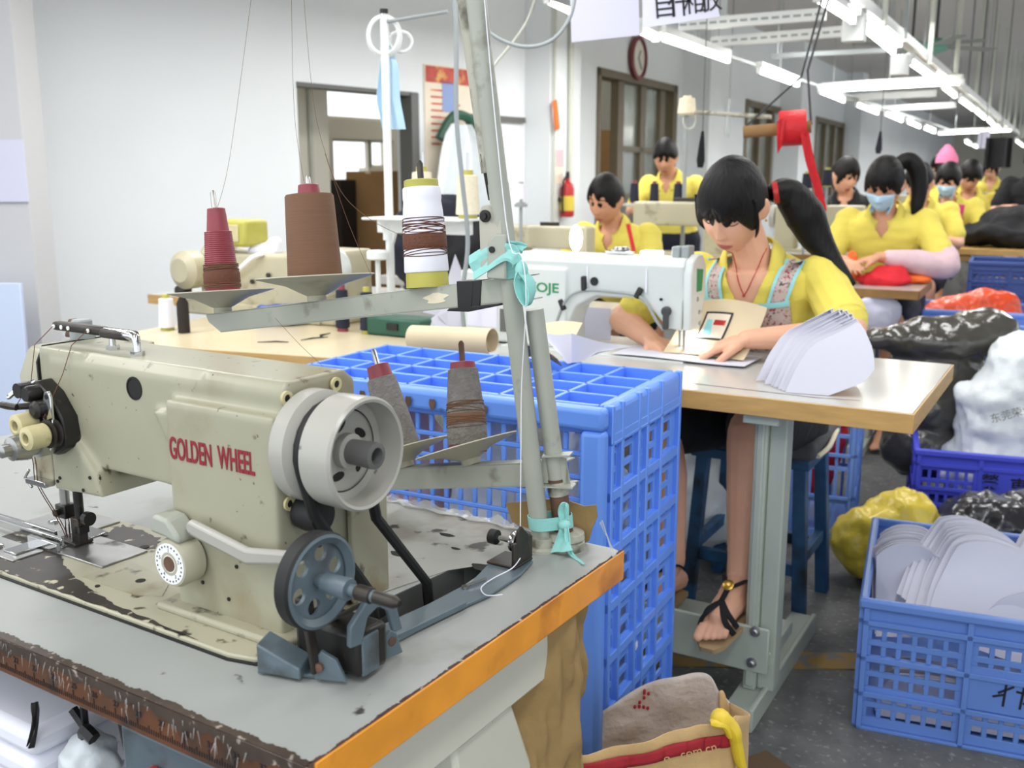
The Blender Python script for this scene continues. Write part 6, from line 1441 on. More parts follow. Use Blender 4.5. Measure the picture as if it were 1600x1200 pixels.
    if lower:
        m = MB(); u1 = (J['waist'] - J['pelvis']).normalized(); dp_ = u1.cross(sx).normalized()
        loft(m, [(J['pelvis'] - u1 * .115, sx * .172 * g, dp_ * .13 * g), (J['pelvis'], sx * .180 * g, dp_ * .132 * g), (J['pelvis'] + u1 * .06, sx * .165 * g, dp_ * .125 * g)])
        if legs:
            for s_ in 'LR': k_ = J['hip' + s_].lerp(J['knee' + s_], .92); limb(m, [J['hip' + s_], J['hip' + s_].lerp(k_, .5), k_], [.100, .092, .074])
        obj('skirt', remesh(m, .012, 2), lower, t, angle=2.5)
    # hair
    hn = 72 if detail else 40
    vs, fs = hair_cap(hn, **hairspec); hm = MB(); hm.add(vs, fs, 0, HM)
    hair = obj('hair', hm, 'hair', t, angle=2.5)
    # features on the face
    def feat(name, fn, nu, nv, m_, th=.0008): return obj(name, MB().sheet(lambda u, v: HM @ V(fn(u, v)), nu, nv, th), m_, t, angle=2)
    for x in (-1, 1):
        feat('eyelid_line', lambda u, v: on_face(x * (.017 + .029 * u), .0065 - .0060 * math.sin(pi * u) + (.0020 if detail else .0014) * (v - .5) - .001 * u, .0012), 10, 2, 'hair')
        feat('eyebrow', lambda u, v: on_face(x * (.014 + .034 * u), .031 + .006 * math.sin(pi * (u * .8 + .1)) + .006 * (v - .5) * (1 - .5 * u), .0012), 8, 2, 'hair')
    if not any(e[0] == 'mask' for e in extras):
        feat('lips', lambda u, v: on_face(.0225 * (2 * u - 1), -.0655 + (.0095 if v > .5 else .012) * (2 * v - 1) * (1 - abs(2 * u - 1) ** 1.8) * .85 - .001 * abs(2 * u - 1), .0012), 14, 6, 'lips')
    for e in extras:
        if e[0] == 'mask':
            mk = feat('face_mask', lambda u, v: on_face(.058 * (2 * u - 1) * (1 - .38 * (1 - v) ** 1.5), -.104 + .096 * v + .004 * math.sin(pi * u), .006 + .006 * math.sin(pi * u) * math.sin(pi * v)), 16, 12, 'mask_blue', .002)
            for x in (-1, 1): obj('ear_loop', MB().tube([HM @ on_face(x * .062, -.02, .004), HM @ V((x * .079, .0, -.006)), HM @ V((x * .080, .012, .006))], .0016, 6), 'white_plastic', mk)
        elif e[0] == 'tail':
            P = [V(p) for p in e[1]]; rr = e[2]; C = catmull(P, 6); n_ = 18; q = len(P) - 1; m = MB()
            R_ = [rr[min(int(i / 6), q - 1)] + (rr[min(int(i / 6), q - 1) + 1] - rr[min(int(i / 6), q - 1)]) * (i / 6 - min(int(i / 6), q - 1)) for i in range(len(C))]
            m.tube(C, R_, n_)
            m.v = [tuple(V(p) + V((mnoise.noise(V((i % n_ * 1.7, 0, 0))), mnoise.noise(V((0, i % n_ * 1.7, 0))), mnoise.noise(V((i % n_ * 2.1, 5, 0))))) * .007) for i, p in enumerate(m.v)]
            obj('ponytail', m, e[3] if len(e) > 3 else 'hair', hair, angle=2.5)
        elif e[0] == 'tie':
            obj('hair_tie', MB().lathe([(e[2] - .004, -.008), (e[2] + .003, -.006), (e[2] + .003, .006), (e[2] - .004, .008)], e[1], e[3], 20), e[4], hair)
        elif e[0] == 'sleeves':
            for s_ in e[2]:
                m = MB(); A = J['shoulder' + s_].lerp(J['elbow' + s_], .55); limb(m, [A, J['elbow' + s_], J['elbow' + s_].lerp(J['wrist' + s_], .45), J['elbow' + s_].lerp(J['wrist' + s_], .86)], [.060, .062, .058, .036])
                ms2 = remesh(m, .010, 2)
                displace(ms2, lambda c, n: n * .005 * mnoise.noise(c * 20))
                obj('sleeve_cover', ms2, e[1], t, angle=2.5)
        elif e[0] == 'bangs':
            def bang(u, v, lo=e[1], side=e[2]):
                a = (u - .5) * side; x = math.sin(a); 
                top = V((x * .05, -.055 * math.cos(a), .104)); end = V((x * .0800, -.0905 * math.cos(a) - .002, lo + .018 * abs(2 * u - 1) ** 2 * -1 + .007 * math.sin(u * 31) + .004 * math.sin(u * 67)))
                mid = V((x * .079, -.094 * math.cos(a) - .006, .070)); q = top * (1 - v) ** 2 + mid * 2.0 * v * (1 - v) + end * v * v
                return HM @ (q + V((0, -.0025 * mnoise.noise(V((u * 26, v * 2, 1))), 0)))
            obj('bangs', MB().sheet(bang, 60, 12, .004), 'hair', hair, angle=2.5)
        elif e[0] == 'locks':
            for x, y0, z1, r_ in e[1]:
                m = MB(); m.tube(catmull([HM @ V((x * .074, y0, .05)), HM @ V((x * .0775, y0 - .004, .0)), HM @ V((x * .0745, y0 - .006, (z1) * .6)), HM @ V((x * .066, y0 - .004, z1))], 5), [r_] * 10 + [r_ * .9, r_ * .8, r_ * .65, r_ * .5, r_ * .35, r_ * .15], 10, flat=.5); obj('side_lock', m, 'hair', hair, angle=2.5)
        elif e[0] == 'earring':
            for x in e[1]: obj('ear_stud', MB().ell(HM @ V((x * .079, .008, -.036)), .0035, 10), 'gold', t)
        elif e[0] == 'apron':
            shb = BVHTree.FromPolygons([v.co for v in sh.data.vertices], [p.vertices for p in sh.data.polygons])
            def sp(x, z, off=.006):
                h = shb.ray_cast(V((x, J['chest'].y - .6, z)), V((0, 1, 0)))
                return V((x, (h[0].y if h[0] else J['chest'].y - .1) - off, z))
            x0, x1, z0, z1 = e[2]; xm = J['chest'].x
            ap = obj('apron', MB().sheet(lambda u, v: sp(xm + (x0 + (x1 - x0) * u) * (1.12 - .12 * v), z0 + (z1 - z0) * v + .012 * math.sin(pi * u) * -v), 22, 16, .003), e[1], t, angle=2)
            obj('apron_binding', MB().sheet(lambda u, v: sp(xm + (x0 + (x1 - x0) * u), z1 - .012 + .014 * v - .012 * math.sin(pi * u), .009), 22, 2, .002), e[3], ap)
            for s_, pts in zip((-1, 1), e[4]):
                def strap(u, v, s_=s_, pts=pts):
                    C = catmull(pts, 8); i = min(int(u * (len(C) - 1) + .5), len(C) - 1); c = C[i]; return sp(xm + c.x + .021 * (2 * v - 1), c.z, .006)
                so = obj('apron_strap', MB().sheet(strap, 16, 6, .003), e[1], t, angle=2)
                for w_ in (-1, 1):
                    obj('strap_binding', MB().sheet(lambda u, v, s_=s_, pts=pts, w_=w_: (lambda c: sp(xm + c.x + w_ * .021 + .004 * (2 * v - 1), c.z, .009))(catmull(pts, 8)[min(int(u * (len(catmull(pts, 8)) - 1) + .5), len(catmull(pts, 8)) - 1)]), 16, 2, .002), e[3], so)
        elif e[0] == 'necklace':
            m = MB(); shb = BVHTree.FromPolygons([v.co for v in me.vertices], [p.vertices for p in me.polygons])
            for s_ in (-1, 1):
                pts = []
                for k in range(9):
                    f = k / 8; x = J['neck'].x + s_ * .046 * (1 - f) ** .8; z = J['neck'].z + .035 - .125 * f; h = shb.ray_cast(V((x, J['neck'].y - .5, z)), V((0, 1, 0))); 
                    if h[0]: pts.append(h[0] + V((0, -.002, 0)))
                if len(pts) > 2: m.tube(pts, .0014, 6)
            if pts: m.ell(pts[-1] + V((0, -.003, 0)), .004, 8)
            obj('necklace', m, 'ext_red', t)
    return t, HM, J
# ---- the woman in the floral apron
o2 = lambda x, y, b: F2.onb(x, y, b)
JG = dict(pelvis=(-.505, .745, .615), waist=(-.51, .715, .76), chest=(-.515, .650, .90), neck=(-.520, .590, 1.025),
          shoulderL=(-.345, .640, .985), shoulderR=(-.690, .640, .975), elbowL=o2(1330, 522, .47), elbowR=o2(972, 496, .53),
          wristL=o2(1166, 530, .40), wristR=o2(1018, 532, .455), tipL=o2(1076, 556, .375), tipR=o2(1058, 556, .40), downL=(0, .1, -1), downR=(0, 0, -1),
          hipL=(-.42, .72, .575), hipR=(-.59, .72, .575), kneeL=o2(1172, 668, .30), kneeR=o2(1040, 672, .36), ankleL=o2(1156, 905, .165), ankleR=o2(1052, 876, .27), toeL=o2(1106, 1003, -.03), toeR=o2(1000, 965, .14))
gt, GH, _ = person(F2, 'woman in a yellow polo and floral apron sewing at the white machine, long ponytail', JG, ((-.545, .485, 1.170), R(-10), R(33), R(6)), dict(bangs=.028, side=-.040, back=-.075, thick=.13, seed=2), vox=.0034, hs=1.05, detail=True, lower='black_cloth', sleeve=.80,
    extras=[('bangs', .027, 2.3), ('locks', [(1, -.030, -.060, .0055), (-1, -.035, -.05, .007)]), ('earring', (1,)), ('necklace',),
            ('tail', [o2(1206, 300, .55), o2(1232, 303, .60), o2(1258, 335, .63), o2(1276, 370, .64), o2(1302, 405, .63), o2(1336, 444, .60)], [.020, .042, .052, .042, .024, .004]),
            ('tie', o2(1212, 301, .56), .026, (1, .3, .2), 'ext_red'),
            ('apron', 'flower_cloth', (-.115, .115, .76, .925), 'trim_aqua', ([V((-.085, 0, .92)), V((-.092, 0, .97)), V((-.090, 0, 1.01)), V((-.088, 0, 1.03))], [V((.085, 0, .92)), V((.098, 0, .97)), V((.105, 0, 1.01)), V((.108, 0, 1.03))]))])
# sandals
def sandal(parent, ankle, toe, full=True):
    a = V(ankle); t_ = V(toe); d = t_ - a; f = d.normalized(); s_ = V((-f.y, f.x, 0)).normalized(); n_ = s_.cross(f).normalized()
    if n_.z < 0: n_ = -n_
    ball = a + d * .66; heel = a + V((0, 0, -.058)) - V((f.x, f.y, 0)) * .035
    so = obj('sandal_sole', MB().sheet(lambda u, v: (heel - V((0, 0, .032))).lerp(ball - n_ * .034, min(u / .62, 1)).lerp(t_ - n_ * .016 + f * .012, max(0, (u - .62) / .38)) + s_ * (v * 2 - 1) * (.026 + .018 * math.sin(pi * min(1, u * .85 + .12))) * (1 - max(0, u - .9) * 4), 20, 8, .012), 'sole', parent, angle=1)
    def strap(pts, w_=.007): obj('sandal_strap', MB().tube(catmull(pts, 5), w_, 8, flat=.45), 'black_cloth', so)
    up = n_
    mid = a.lerp(ball, .48) + up * .036
    strap([a + s_ * .036 + V((0, 0, -.012)) , a + s_ * .030 + f * .02 + up * .022, mid, a - s_ * .030 + f * .02 + up * .022, a - s_ * .037 + V((0, 0, -.012))])
    strap([mid, a.lerp(ball, .8) + up * .037])
    k = a.lerp(ball, .8) + up * .036
    for q in (0, .022): strap([k, ball + f * q + s_ * .025 + up * .026, ball + f * q + s_ * .043 - up * .012]); strap([k, ball + f * q - s_ * .025 + up * .028, ball + f * q - s_ * .043 - up * .012])
    if full: obj('buckle', MB().lathe([(.013, 0), (.014, .003), (.010, .005)], mid + up * .006, (up + f * .35).normalized(), 20), 'gold', so)
sandal(gt, JG['ankleL'], JG['toeL']); sandal(gt, JG['ankleR'], JG['toeR'], False)
# ---- the other workers
def worker(px, py, Y, label, yaw=28, dz_=None, hy=-8, hp=30, hr=4, hair=None, extras=(), wide=1.0, vox=.011, shirt='yellow_polo', arms=None, skin='skin', stand=False, hs=1.04, lower='navy_cloth', sleeve=.75, group=None, gz=0):
    h = aty(px, py, Y); off = V((0, -.25, 0)); yw = R(yaw)
    fwd = V((math.sin(yw), math.cos(yw), 0))
    base = V((h.x, h.y, 0)) + fwd * .25
    F = Frame(base.x, base.y, yaw); d = h.z - 1.165
    Z = lambda x, y, z: (x, y, z + d)
    if stand: hips, kn, an, to = (.09, 0, .60 + d), (.10, -.01, (.60 + d) * .52), (.10, .02, .075), (.10, -.16, .02)
    else: hips, kn, an, to = (.09, -.02, .57 + d), (.11, -.44, .58 + d * .5), (.10, -.40, .085), (.10, -.58, .025)
    m_ = lambda p: (-p[0], p[1], p[2])
    J = dict(pelvis=Z(0, 0, .61), waist=Z(0, -.03, .76), chest=Z(0, -.10, .90), neck=Z(0, -.16, 1.035), shoulderL=Z(.172, -.11, .985), shoulderR=Z(-.172, -.11, .985), elbowL=Z(.25, -.24, .80), elbowR=Z(-.25, -.24, .80),
             wristL=Z(.10, -.43, .83), wristR=Z(-.10, -.43, .83), tipL=Z(.0, -.52, .80), tipR=Z(-.0, -.50, .80), hipL=hips, hipR=m_(hips), kneeL=kn, kneeR=m_(kn), ankleL=an, ankleR=m_(an), toeL=to, toeR=m_(to))
    for k, v in (arms or {}).items(): J[k] = Z(*v)
    ex = [e if e[0] != 'tail' else ('tail', [Z(*p) for p in e[1]], e[2]) + tuple(e[3:]) for e in extras]
    ex = [e if e[0] != 'apron' else ('apron', e[1], (e[2][0], e[2][1], e[2][2] + d, e[2][3] + d), e[3], tuple([V(q) + V((0, 0, d)) for q in L_] for L_ in e[4])) for e in ex]
    person(F, label, J, (Z(0, -.25, 1.165), R(hy), R(hp), R(hr)), hair or dict(bangs=.035, side=-.03, back=-.07, thick=.11, seed=px % 7), vox=vox, shirt=shirt, girth=wide, skin=skin, hs=hs, vneck=.075, lower=lower, sleeve=sleeve, extras=ex, group=group, legs=True)
    return F, d
worker(1382, 288, 4.75, 'woman in yellow polo and blue face mask with pink sleeve cover behind the red cloth', hy=-6, hp=27, hr=5, wide=1.10, vox=.009, hs=1.10, skin='skin_tan',
       extras=[('mask',), ('bangs', .030, 2.2), ('sleeves', 'sleeve_pink', 'L'), ('tail', [(.03, -.155, 1.24), (.075, -.13, 1.275), (.118, -.115, 1.24), (.138, -.11, 1.15), (.135, -.12, 1.06), (.125, -.13, 1.0)], [.030, .040, .044, .040, .030, .008])],
       arms=dict(elbowL=(.30, -.28, .80), wristL=(.02, -.42, .84), tipL=(-.12, -.48, .80), wristR=(-.12, -.46, .82), tipR=(-.05, -.55, .80)))
worker(947, 312, 4.95, 'woman in a yellow polo working at the machine left of the red strap', hy=-14, hp=24, hr=8, wide=1.05, vox=.009, skin='skin_tan', hair=dict(bangs=.052, side=-.02, back=-.06, thick=.12, seed=3), extras=[('sleeves', 'sleeve_pink', 'L')])
worker(1040, 246, 7.0, 'man in a yellow polo standing bent over near the sliding door', hy=10, hp=24, hr=0, stand=True, skin='skin_tan', hair=dict(bangs=.04, side=.0, back=-.04, thick=.16, seed=1), arms=dict(elbowL=(.34, -.10, .84), wristL=(.42, -.28, .80), tipL=(.44, -.38, .80)))
worker(1437, 285, 6.3, 'woman in a yellow polo mostly hidden behind the masked woman', hy=-25, hp=25, vox=.013)
worker(1482, 282, 7.0, 'worker in a blue face mask and pink apron behind the black garments', hy=-5, hp=22, vox=.012, extras=[('mask',), ('apron', 'magenta', (-.11, .11, .78, .92), 'magenta', ([V((-.08, 0, .92)), V((-.09, 0, 1.0))], [V((.08, 0, .92)), V((.09, 0, 1.0))]))])
worker(1515, 276, 7.9, 'boyish short-haired worker in yellow looking down behind the masked worker', hy=12, hp=30, vox=.013, skin='skin_tan', hair=dict(bangs=.03, side=.0, back=-.03, thick=.18, seed=5))
worker(1549, 264, 11.0, 'long-haired worker in yellow far back in the hall', vox=.015, hair=dict(bangs=.05, side=-.07, back=-.10, thick=.12, seed=2))
worker(1468, 262, 9.6, 'worker in yellow behind the pink headscarf', vox=.015)
worker(1320, 275, 6.9, 'small woman in black turned sideways behind the navy cones', hy=45, hp=20, vox=.013, shirt='black_cloth', hair=dict(bangs=.04, side=-.05, back=-.10, thick=.14, seed=4))
worker(1622, 250, 7.4, 'person in black cut off by the right edge', hy=-30, hp=24, vox=.013, shirt='black_cloth', wide=1.1)
# pink scarf, apron of the masked worker
p = aty(1480, 243, 8.6); o = solo('headscarf', MB().lathe([(.09, 0), (.085, .05), (.05, .11), (.015, .15)], (0, 0, 0)), 'pink_cloth', 'pink pointed headscarf seen above the masked worker', 'scarf'); o.location = p + V((0, 0, -.06))
hF = aty(1480, 280, 8.75); 
worker(1479, 272, 8.6, 'worker wearing the pink headscarf behind the masked worker', vox=.015)

# ------------------------------------------------------------------ other tables and machines
def bench(label, F, a0, a1, b0, b1, z, top, edge, leg='leg_green'):
    t = thing('sewing_table', label, 'table', F.w((a0 + a1) / 2, (b0 + b1) / 2), F.yaw); w = (a1 - a0) / 2; d = (b1 - b0) / 2
    obj('tabletop', MB().box(-w + .003, w - .003, -d + .003, d - .003, z - .036, z), top, t)
    obj('edging', MB().box(-w, w, -d, -d + .004, z - .038, z - .001).box(w - .004, w, -d, d, z - .038, z - .001).box(-w, w, d - .004, d, z - .038, z - .001).box(-w, -w + .004, -d, d, z - .038, z - .001), edge, t)
    for x in (-w + .18, w - .25):
        obj('leg', MB().box(x, x + .06, -.06, .06, .05, z - .036), leg, t, bevel=.004); obj('foot', MB().box(x - .005, x + .065, -d, d, 0, .05), leg, t, bevel=.004)
    return t
_a, _b = atz(226, 540, .78), atz(511, 559, .78); F4 = Frame(_a.x, _a.y, -math.degrees(math.atan2(_b.y - _a.y, _b.x - _a.x)))
bench('long cream-topped table at the left behind the old cream machine', F4, F4.onz(240, 512, .78).x, min(1.2, F4.l(F2.w(-1.33, .3)).x), .0, .66, .78, 'table_cream', 'wood_edge')
F3 = Frame(*atz(1437, 455, .77).xy, 28)
bench('wood-edged table of the masked woman with the red cloth', F3, -1.2, 0, 0, .52, .77, 'table_white', 'wood_edge_dark')
def wedge(name, label, cat, m, px, py, Y, parts, vox, amp, sc, seed, F=None):
    o = blob(name, parts, vox, amp, sc, m, label, cat, seed=seed); p = aty(px, py, Y); o.location = p; o.rotation_euler.z = -R(28); return o
q = V((F3.onz(1385, 448, .77).x - .03, .17, 0))
o = blob('red_cloth', [((0, 0, .02), (.125, .08, .04)), ((.03, .02, .04), (.09, .06, .055))], .012, .012, 14, 'red_cloth', 'folded red cloth on the table under the masked woman\'s hands', 'cloth', seed=3); place(o, F3, q.x + .0, q.y + .05, .772)
o = blob('orange_cloth', [((0, 0, .04), (.07, .04, .05)), ((.02, 0, .10), (.03, .02, .05))], .010, .008, 14, 'orange_cloth', 'orange cloth standing left of the red cloth at the masked woman', 'cloth', seed=5); place(o, F3, q.x - .17, q.y + .10, .772)
o = blob('orange_cloth', [((0, 0, .02), (.08, .06, .03))], .010, .008, 14, 'orange_cloth', 'orange cloth lying right of the red cloth at the masked woman', 'cloth', seed=6); place(o, F3, q.x + .12, q.y + .16, .772)
o = blob('lilac_cloth', [((0, 0, 0), (.12, .03, .09))], .012, .01, 14, 'sign_lilac', 'lilac cloth hanging below the corner of the masked woman\'s table', 'cloth', seed=7); o.location = F3.w(-.17, .03, .66)
o = blob('orange_cloth', [((0, 0, 0), (.10, .05, .04))], .012, .01, 14, 'orange_cloth', 'orange scrap below the masked woman\'s table corner', 'cloth', seed=9); o.location = F3.w(-.12, .08, .565)
# black garments on a bench at right with the grey carton below
F5 = Frame(*atz(1478, 388, .80).xy, 27)
bench('bench loaded with black garments behind the masked woman', F5, -.1, 1.5, 0, .8, .80, 'wood_edge', 'wood_edge')
o = blob('black_garment', [((0, 0, .08), (.55, .30, .10)), ((-.1, .05, .17), (.25, .2, .10)), ((.5, .05, .10), (.3, .25, .10))], .02, .035, 6, 'black_cloth', 'heap of black garments on the bench behind the masked woman', 'garment', seed=2); place(o, F5, .52, .34, .805)
o = blob('navy_garment', [((0, 0, .1), (.30, .2, .12))], .02, .03, 7, 'navy_cloth', 'navy garment at the right end of the black heap', 'garment', seed=8); place(o, F5, 1.0, .10, .81)
t = thing('grey_carton', 'mottled grey carton standing under the bench of black garments', 'box', F5.w(.16, .02), F5.yaw)
obj('body', MB().box(-.16, .14, .0, .4, .0, .72), 'laminate_worn', t, bevel=.004); obj('lid', MB().box(-.165, .145, -.005, .405, .72, .755), 'wood_edge', t, bevel=.003)
# machines
def machine(label, F, a, b, z, m='machine_beige', s=1.0, flip=1, cloth=False):
    t = thing('sewing_machine', label, 'sewing machine', F.w(a, b, z), F.yaw); t.scale = (s, s, s)
    g = MB(); g.box(-.25 * flip if flip > 0 else .13, -.13 if flip > 0 else .25, -.07, .07, .0, .26); g.box(-.25, .25, -.06, .06, .15, .27); g.box(.17 if flip > 0 else -.25, .25 if flip > 0 else -.17, -.06, .06, .09, .27)
    obj('body', remesh(g, .008, 4), m, t, angle=1.2); obj('bed', MB().box(-.27, .27, -.09, .09, -.0, .012), m, t, bevel=.003)
    obj('hand_wheel', MB().lathe([(.03, 0), (.07, .005), (.07, .035), (.03, .045)], (-.25 * flip, 0, .2), (-flip, 0, 0), 28), 'wheel_grey', t)
    obj('needle_bar', MB().tube([(.21 * flip, 0, .10), (.21 * flip, 0, .014)], .005, 8), 'chrome', t); obj('top_guide', MB().box(-.05, .06, -.01, .01, .27, .29), 'dark_steel', t, bevel=.002)
    return t
# big beige machine on the cream table
ov = thing('overlock_machine', 'old beige overlock machine with a yellowish box on top on the cream table', 'sewing machine', F2.w(0, 0), F2.yaw)
ob = lambda x, y, b=.42: F2.onb(x, y, b)
c_ = ob(320, 410); e_ = ob(545, 490); tpz = ob(400, 395).z
g = MB(); g.box(ob(330, 400).x, ob(540, 400).x, .36, .54, ob(300, 470).z, tpz); g.box(ob(470, 400).x, ob(540, 400).x, .36, .56, .78, tpz + .02); g.box(ob(360, 400).x, ob(430, 400).x, .38, .54, .80, tpz); g.ell((ob(338, 410).x, .45, ob(338, 418).z), (.08, .09, .11), 20)
obj('body', remesh(g, .008, 5), 'machine_beige', ov, angle=1.2)
A_ = ob(352, 342); B_ = ob(405, 385); obj('top_box', MB().box(A_.x, B_.x, .36, .47, B_.z, A_.z), 'cone_olive', ov, bevel=.012)
obj('box_recess', MB().box(A_.x + .02, B_.x - .03, .355, .361, B_.z + .015, A_.z - .015), 'knob_cream', ov, bevel=.003)
obj('hose', MB().tube(catmull([ob(362, 432, .34), ob(380, 415, .33), ob(395, 402, .34), ob(412, 396, .36)]), .008, 8), 'white_plastic', ov)
obj('motor', MB().lathe([(.03, 0), (.065, .01), (.065, .06), (.04, .08)], (ob(328, 410).x, .36, ob(328, 418).z), (0, -1, 0), 28), 'machine_beige', ov)
obj('round_cover', MB().lathe([(.03, 0), (.075, .01), (.085, .05), (.08, .09)], (ob(530, 415).x, .40, ob(530, 420).z), (0, -1, 0), 28), 'machine_white', ov)
obj('base', MB().box(ob(310, 480).x, ob(520, 480).x, .35, .55, .781, .83), 'machine_beige', ov, bevel=.006)
for x, y in ((352, 405), (368, 470), (420, 430), (395, 440), (340, 440)): p = ob(x, y, .355); obj('bolt', MB().lathe([(.008, 0), (.008, .006)], p, (0, -1, 0), 12), 'dark_steel', ov)
obj('tension_knob', MB().lathe([(.012, 0), (.018, .01), (.012, .03)], ob(295, 445, .34), (0, -1, 0), 14).lathe([(.012, 0), (.018, .01), (.012, .03)], ob(305, 462, .34), (0, -1, 0), 14), 'dark_steel', ov) if False else None
kn_ = obj('tension_knob', MB().lathe([(.016, 0), (.024, .01), (.016, .05)], ob(295, 452, .36), (0, -1, 0), 14), 'dark_steel', ov)
o = blob('white_rag', [((0, 0, .02), (.06, .04, .03)), ((.03, 0, .04), (.03, .03, .03))], .008, .008, 20, 'thread_white', 'white rag on top of the beige overlock machine', 'rag', seed=2); p = ob(415, 402, .44); o.location = F2.w(p.x, p.y, p.z); 
o = blob('blue_cloth', [((0, 0, .03), (.09, .05, .04))], .010, .01, 15, 'crate_navy', 'dark blue cloth on the cream table under the overlock machine', 'cloth', seed=4); p = ob(435, 468, .30); o.location = F2.w(p.x, p.y, .782)
def small_cone(px, y0, y1, b, r_, m, core, label, F=F2, zbase=None, group=None):
    lo = F.onb(px, y1, b); hi = F.onb(px, y0, b); h = hi.z - lo.z
    t = thing('thread_cone', label, 'thread cone', F.w(lo.x, b, lo.z if zbase is None else zbase), 0, group)
    obj('cone_core', MB().lathe([(r_ * .8, 0), (r_ * .45, h)], (0, 0, 0), n=20), core, t); obj('winding', MB().lathe([(r_ * .7, h * .06), (r_, h * .08), (r_ * .82, h * .88), (r_ * .5, h * .9)], (0, 0, 0), n=24), m, t)
    return t
q = F2.onz(263, 524, .78); small_cone(263, 472, 526, max(q.y, .05), .026, 'thread_white', 'cone_olive', 'small white thread cone at the left end of the cream table', zbase=.781)
small_cone(536, 448, 520, .30, .022, 'thread_navy', 'cone_maroon', 'navy thread cone with a red core on the cream table', zbase=.781)
small_cone(574, 448, 520, .30, .022, 'thread_navy', 'cone_olive', 'navy thread cone with an olive core on the cream table', zbase=.781)
o = solo('brown_bottle', MB().lathe([(.018, 0), (.018, .09), (.008, .11), (.008, .13)], (0, 0, 0)), 'dark_box', 'small dark oil bottle beside the white cone on the cream table', 'bottle'); p = F2.onz(288, 520, .78); o.location = F2.w(p.x, p.y, .781)
for i, (x, y) in enumerate(((402, 535), (470, 532), (500, 528))):
    o = solo('offcut', MB().prism([(0, 0), (.05, .008), (.09, 0), (.05, .02)], (0, 0, 0), (1, 0, 0), (0, 1, 0), (0, 0, .002)), 'dark_box', ('left', 'middle', 'right')[i] + ' dark thread offcut lying on the cream table', 'offcut'); o.location = atz(x, y, .781); o.rotation_euler.z = i * .7
# white thread stand with loops, tray and cream cones
bS = .46
def sS(x, y, b=bS): return F2.onb(x, y, b)
wst = thing('thread_stand', 'tall white thread stand with a ring top and spool tray behind the near stand', 'thread stand', F2.w(0, 0), F2.yaw)
foot_ = sS(613, 530); obj('pole', MB().tube([(foot_.x, bS, .78), sS(600, 22)], .013, 14), 'metal_white', wst)
obj('pole_cap', MB().tube([sS(600, 28), sS(600, 14)], .013, 12), 'oily_black', wst)
rc = sS(600, 56); obj('ring', MB().tube([(rc.x + .044 * math.cos(a), bS + .02 * math.cos(a), rc.z + .056 * math.sin(a)) for a in [2 * pi * k / 28 for k in range(28)]], .006, 8, closed=True, flat=2), 'metal_white', wst)
rc2 = sS(611, 62); obj('ring', MB().tube([(rc2.x + .028 * math.cos(a), bS + .05 + .02 * math.cos(a), rc2.z + .03 * math.sin(a)) for a in [2 * pi * k / 20 for k in range(20)]], .005, 8, closed=True), 'metal_white', wst)
obj('guide_rod', MB().tube([sS(604, 34), sS(700, 18)], .005, 8), 'pipe_grey', wst)
ta = sS(592, 338); tb2 = sS(745, 332); obj('tray', MB().box(ta.x, tb2.x, bS - .09, bS + .09, ta.z - .008, ta.z).box(ta.x, tb2.x - .02, bS - .012, bS + .012, ta.z - .05, ta.z - .008), 'metal_white', wst, bevel=.003)
obj('brace', MB().bar((foot_.x - .008, bS, sS(596, 400).z), (foot_.x + .03, bS, ta.z - .02), .012, .012), 'metal_white', wst)
obj('collar', MB().tube([sS(608, 375), sS(607, 352)], .018, 14), 'metal_white', wst)
s2 = sS(590, 400, .40); lampst = thing('work_lamp', 'small white capped post standing beside the white thread stand', 'lamp', F2.w(s2.x, .40, 0)); obj('post', MB().tube([(0, 0, .78), (0, 0, s2.z)], .008, 10), 'metal_white', lampst); obj('cap', MB().lathe([(.028, s2.z - .012), (.034, s2.z - .008), (.034, s2.z + .012), (.028, s2.z + .018)], (0, 0, 0)), 'metal_white', lampst)
small_cone(660, 252, 331, bS, .036, 'thread_cream', 'cone_olive', 'left cream thread cone on the white spool tray', zbase=ta.z + .001)
small_cone(731, 256, 331, bS, .036, 'thread_cream', 'cone_olive', 'right cream thread cone on the white spool tray', zbase=ta.z + .001)
for px in (660, 731): p = sS(px, 238); obj('spindle', MB().tube([(p.x, bS, ta.z), (p.x, bS, p.z)], .004, 8), 'chrome', wst)
# blue mask hanging on the stand
hm_ = thing('face_mask', 'pale blue face mask hanging from the ring of the white thread stand', 'mask', F2.w(0, 0), F2.yaw)
mk_ = [(604, 78), (620, 82), (624, 130), (633, 198), (615, 202), (600, 200), (588, 155), (592, 110)]
C0 = [sS(604, 70, bS + .03)]
def mk(u, v):
    l = [(600, 68), (594, 100), (588, 155), (598, 202)]; r_ = [(606, 68), (622, 100), (625, 150), (634, 200)]; i = min(int(v * 3), 2); f = v * 3 - i
    x0 = l[i][0] + (l[i + 1][0] - l[i][0]) * f; x1 = r_[i][0] + (r_[i + 1][0] - r_[i][0]) * f; y = l[i][1] + (l[i + 1][1] - l[i][1]) * f
    return sS(x0 + (x1 - x0) * u, y, bS + .03 + .012 * math.sin(u * 7))
obj('mask_sheet', MB().sheet(mk, 10, 16, .002), 'mask_blue', hm_); obj('ear_loop', MB().tube(catmull([sS(603, 70, bS + .03), sS(606, 50, bS + .02), sS(612, 60, bS + .03), sS(608, 74, bS + .03)]), .0015, 6), 'white_plastic', hm_)
